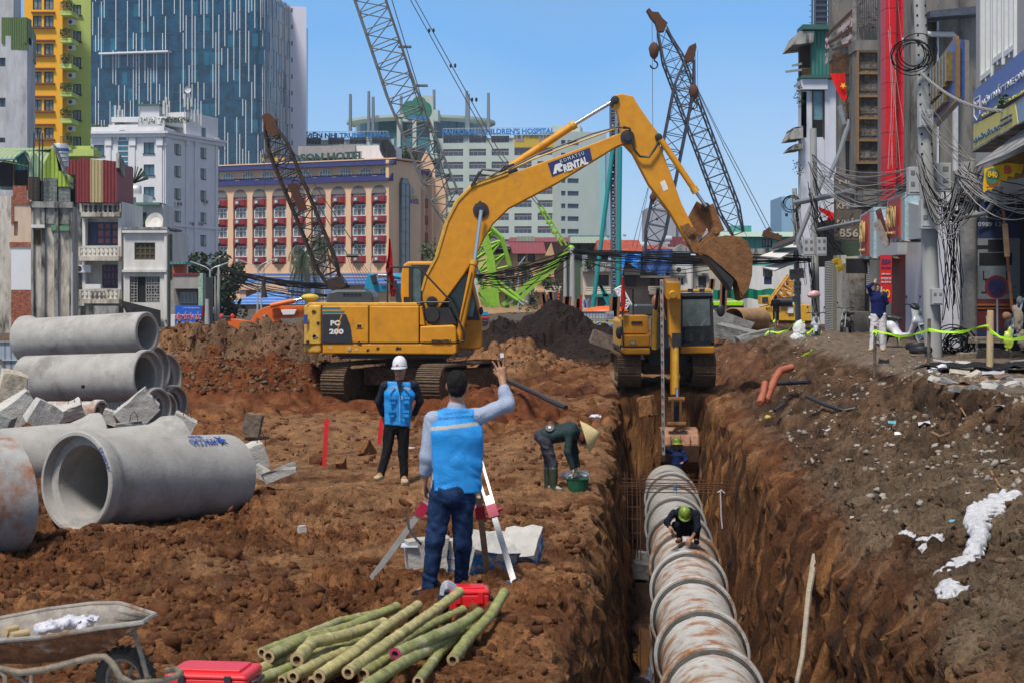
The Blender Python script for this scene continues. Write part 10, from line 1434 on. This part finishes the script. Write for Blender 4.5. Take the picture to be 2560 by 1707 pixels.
b4('far tape from the thin stake to the street pole',[(1912,838,60),(1923,828,60),(1945,832,60),(1970,826,60),(1990,803,60),(2012,805,60)],.09);b4('tape draped over the parked silver scooter',[(2012,835,55.5),(2022,832,55.4),(2032,822,55.3),(2040,840,55.2),(2050,842,55.2),(2054,828,55.2),(2056,868,55.2)],.09);b4('loose tape lying on the dirt edge',[(1985,905,45),(1998,896,45.5),(2014,884,46),(2035,878,46.4),(2058,875,46.6)],.09);b4('tape hanging on the small far stake',[(1930,780,61.8),(1932,805,61.8),(1938,800,61.8),(1940,832,61.8)],.08,1)
t=ao('no_stopping_sign','round red and blue no stopping sign on a thin grey post','road sign',P(2494,840,37.5));c=P(2492,718,37.5);m=MB();m.tu([P(2494,845,37.55),P(2493,700,37.55)],.022,8);m.bd('post',bO,t);m=MB();m.lt([(.001,0),(.255,0),(.255,.02),(.001,.02)],c+V(0,.01,0),c+V(0,1,0),36);m.bd('red_disc',aa('sign_red',(.24,.008,.012),ab=.5),t);m=MB();m.lt([(.001,0),(.185,0)],c+V(0,-.004,0),c+V(0,-1,0),36);m.bd('blue_disc',aa('sign_deep_blue',(.008,.018,.1),ab=.5),t)
for a in(.78,2.36):m=MB();v_=V(math.cos(a),0,math.sin(a))*.19;m.bar(c-v_+V(0,-.01-a*.001,0),c+v_+V(0,-.01-a*.001,0),.035,.004);m.bd('red_bar',aa('sign_red'),t)
def fX(t,c,r,a3,m_rim,n=5):
 c=Vector(c);a3=Vector(a3).normalized();w=.05;m=MB();m.lt([(r*.8,-w),(r*.93,-w),(r,0),(r*.93,w),(r*.8,w),(r*.8,-w)],c,c+a3,28);wh=m.bd('tyre',aI,t,aq=40);x_,y_,_=frame(a3);m=MB();m.lt([(r*.8,-w*.8),(r*.74,-w*.8),(r*.74,w*.8),(r*.8,w*.8)],c,c+a3,28)
 for i in range(n):a=6.283*i/n;m.bar(c,c+(x_*math.cos(a)+y_*math.sin(a))*r*.76,.035,.03)
 m.lt([(.001,-w),(.05,-w),(.05,w),(.001,w)],c,c+a3,12);m.bd('rim',m_rim,wh)
def scooter(label,aY,rz,body,s=1.,bT=0,aV='parked motorbikes'):
 t=ao('scooter' if not bT else 'motorbike',label,'scooter' if not bT else 'motorbike',aY,0,aV);Rz=Matrix.Rotation(rz,3,'Z');b=Vector(aY);W=lambda x,y,z:b+Rz@Vector((x*s,y*s,z*s));A_=Rz@Vector((0,1,0));fX(t,W(.66,0,.27),.27*s,A_,bO);fX(t,W(-.6,0,.26),.26*s,A_,bO);L=lambda p0,p1,r0,r1,f=1.:('l',A3(W(*p0)),A3(W(*p1)),(r0[0]*s,r0[1]*s),(r1[0]*s,r1[1]*s),A3(A_))
 if not bT:
  a6('body_panel',[L((-.75,0,.62),(-.25,0,.5),(.11,.1),(.16,.14)),L((-.25,0,.46),(-.1,0,.32),(.15,.12),(.14,.09)),L((-.1,0,.27),(.3,0,.27),(.15,.06),(.15,.07)),L((.32,0,.3),(.48,0,.62),(.15,.07),(.17,.08)),L((.48,0,.62),(.4,0,.92),(.15,.08),(.11,.09)),L((-.9,0,.68),(-.6,0,.62),(.05,.05),(.1,.08))],.022,body,t,k=.06);a6('front_fender',[L((.52,0,.52),(.74,0,.56),(.07,.04),(.07,.03)),L((.74,0,.56),(.95,0,.4),(.07,.03),(.05,.02))],.018,body,t,k=.05);a6('headset',[L((.38,0,.98),(.44,0,.93),(.14,.07),(.12,.08))],.018,ay if s>.9 else body,t,k=.04);a6('seat',[L((-.72,0,.74),(-.3,0,.7),(.11,.06),(.13,.07)),L((-.3,0,.7),(-.02,0,.66),(.13,.07),(.09,.05))],.02,ay,t,k=.05);a6('engine',[L((-.62,.08,.3),(-.25,.08,.3),(.07,.09),(.08,.1))],.025,ay,t,k=.05);m=MB();m.ell(W(.56,0,.83),(.05,.09,.1),10,8);m.bd('headlight',cw,t,aq=True)
 else:
  a6('fuel_tank',[L((-.1,0,.74),(.28,0,.8),(.11,.09),(.13,.1))],.022,ay,t,k=.05);a6('seat',[L((-.75,0,.78),(-.12,0,.74),(.11,.05),(.12,.05))],.022,ay,t,k=.05);a6('engine',[L((-.1,0,.38),(.18,0,.42),(.12,.13),(.12,.14))],.025,aa('engine_grey',(.1,.1,.1),ab=.5,ae=.4),t,k=.05);a6('front_fender',[L((.55,0,.56),(.85,0,.52),(.06,.025),(.05,.02))],.02,ay,t,k=.04);m=MB();m.ell(W(.46,0,.86),(.07,.1,.1),10,8);m.bd('headlight',cw,t,aq=True);m=MB();m.tu([W(.1,0,.75),W(-.6,0,.62),W(-.6,0,.26)],.02,6);m.tu([W(.4,0,.8),W(-.05,0,.3),W(-.6,0,.27)],.022,6);m.bd('frame',ay,t)
 for k_ in(-1,1):
  m=MB();m.tu([W(.66,.07*k_,.27),W(.52,.07*k_,.62),W(.42,.06*k_,.92)],.022,8);m.bd('fork',bO,t,aq=True);m=MB();m.tu([W(.4,.05*k_,.98),W(.34,.22*k_,1.02),W(.26,.33*k_,1.)],.016,7);hb=m.bd('handlebar',ay,t,aq=True);m=MB();m.tu([W(.34,.24*k_,1.02),W(.36,.27*k_,1.17)],.006,5);m.ell(W(.36,.28*k_,1.2),(.03,.05,.035),8,6);m.bd('mirror',ay,hb,aq=True)
 m=MB();m.tu([W(-.2,.1,.3),W(-.28,.28,.02)],.012,6);m.bd('kickstand',aI,t);return t
zg=lambda u,v,d:P(u,v,d)
scooter('large white scooter parked facing right beside the woman',P(2252,866,45),R(-48),aa('scooter_white',(.58,.59,.61),ab=.3,ae=.04,dk=.3),1.08)
scooter('small silver scooter facing the camera draped with green tape',P(2040,856,56),R(-100),aa('scooter_silver',(.34,.35,.37),ab=.35,ae=.06),.95);scooter('dark motorbike parked in front of the shutters behind the woman',P(2118,836,62),R(-115),ay,.95,1);scooter('dark motorbike cut off at the right edge behind the sacks',P(2585,845,36),R(-150),ay,.9,1)
bh('white and green woven sack leaning on the silver scooter',[BE(1998,826,55.4,.22,.16,.32),BE(1994,845,55.4,.26,.18,.16)],aa('woven_sack',(.6,.62,.6),ab=.7,ae=.1,ak=(.15,.45,.1),al=.12,ag=2,aB=.01),h=.025,fold=.03,fs=8,aJ='sack',name='woven_sack');bh('small knotted white bag on the pavement right of the scooter',[BE(2066,858,52,.14,.1,.1),BE(2072,850,52,.04,.04,.1)],c5,h=.02,fold=.02,fs=12);bh('red and white bag hanging on the slim pole',[BE(2034,737,65,.26,.15,.16)],aa('bag_red_white',(.55,.35,.35),ab=.5,ae=.2,ak=(.5,.03,.03),al=.35,ag=3),h=.025,fold=.03,fs=8)
bh('yellow green plastic bag hanging behind the thick bamboo post',[BE(2520,850,33,.1,.08,.19),BE(2526,830,33,.05,.05,.1)],aa('bag_lime',(.42,.48,.05),ab=.4,ae=.15),h=.018,fold=.02,fs=12);bh('tall grey brown sack tied to the post at the right edge',[BE(2545,800,32.6,.1,.08,.26),BE(2555,850,32.6,.09,.08,.22),BE(2538,775,32.6,.06,.06,.1)],aa('sack_grey_brown',(.24,.19,.14),ab=.9,ae=.2),h=.018,fold=.025,fs=10,aJ='sack',name='grey_sack');bh('brown paper bundle left of the grey sack',[BE(2517,790,33,.09,.07,.08)],aa('paper_brown',(.22,.12,.06),ab=.8),h=.016,fold=.02,fs=12,aJ='bundle',name='paper_bundle')
m=MB();m.bar(P(2503,470,35.8),P(2530,775,35.8),.055,.04);m.top('timber_prop',aa('prop_brown',(.17,.065,.03),ab=.8,ae=.2),'long thin brown timber prop rising in front of the poster','prop');m=MB();m.bar(P(2512,560,35.6),P(2518,642,35.6),.11,.03);m.top('timber_prop',aa('prop_orange',(.34,.19,.09),ab=.8,ae=.2),'short wider orange board fixed on the timber prop','board')
for i,(u,v,d,w,h)in enumerate(((2425,900,37.5,.5,.32),(2482,885,37,.6,.22),(2470,850,36.8,.7,.12))):aM(['broken brick stub of a wall by the capital column','low brick ledge under the shop poster','stone slab on the ledge under the poster'][i],u,v,d,w,h,.4,0,0,B(10),90+i,m=aa('old_ledge',(.22,.17,.13),ab=.9,ae=.3,aB=.03),aV='broken ledges under the poster')
rg=random.Random(77)
ORD=['leftmost','second','third','fourth','fifth','sixth','seventh']
for i in range(26):
 u=2330+230*(i+rg.random())/26;v=rg.uniform(905,975);d=c8(u,v);aM(ORD[i//4]+' from the left of the '+['flat grey paving shards','pale concrete chunks','brown broken tiles','light stones'][i%4]+' along the pavement edge',u,v,d,rg.uniform(.12,.34),rg.uniform(.05,.1),rg.uniform(.1,.25),B(rg.uniform(-20,20)),B(rg.uniform(-25,25)),rg.uniform(0,3),200+i,m=[cF,fI,aa('tile_brown',(.24,.15,.1),ab=.9,ae=.2),aa('stone_light',(.38,.33,.26),ab=.9,ae=.2)][i%4],aJ='rubble',aV='rubble %s along the pavement edge'%['shards','chunks','tiles','stones'][i%4],name='rubble_piece')
for i,ah in enumerate(([(2470,1165),(2485,1190),(2500,1215),(2520,1222)],[(2380,1000),(2400,1015),(2415,1040)],[(2330,1080),(2350,1090),(2375,1080)])):
 m=MB();m.tu([P(u,v,c8(u,v)-.08)for u,v in ah],[.018,.014,.01,.006][:len(ah)],6);m.top('root',aa('root_brown',(.26,.15,.08),ab=.9),['thick curled root above the long plastic sheet','thin root hanging from the pavement cut','bent root on the rubble slope'][i],'root',aq=True)
m=MB();rg=random.Random(2)
for _ in range(14):c=P(1362+rg.uniform(-30,30),1545+rg.uniform(-8,8),13.6);m.tu([c,c+V(rg.uniform(-.06,.06),.02,.03),c+V(rg.uniform(-.1,.1),.04,0)],.004,4)
m.top('green_twine',aa('twine_green',(.01,.22,.08),ab=.7),'tangle of green twine on the soil right of the bamboo','twine',kind='stuff')
# thin city haze
m=MB();m.bb(-330,330,-30,900,-4,150);hz=bpy.data.materials.new('haze');hz.use_nodes=True;nt=hz.node_tree;nt.nodes.remove(nt.nodes['Principled BSDF']);pv_=nt.nodes.new('ShaderNodeVolumePrincipled');pv_.inputs['Color'].default_value=(.8,.88,1,1);pv_.inputs['Density'].default_value=.00012;nt.links.new(pv_.outputs[0],nt.nodes['Material Output'].inputs['Volume'])
o=m.bd('haze',hz);bD(o,'thin pale city haze over the whole site',None,None,'stuff')
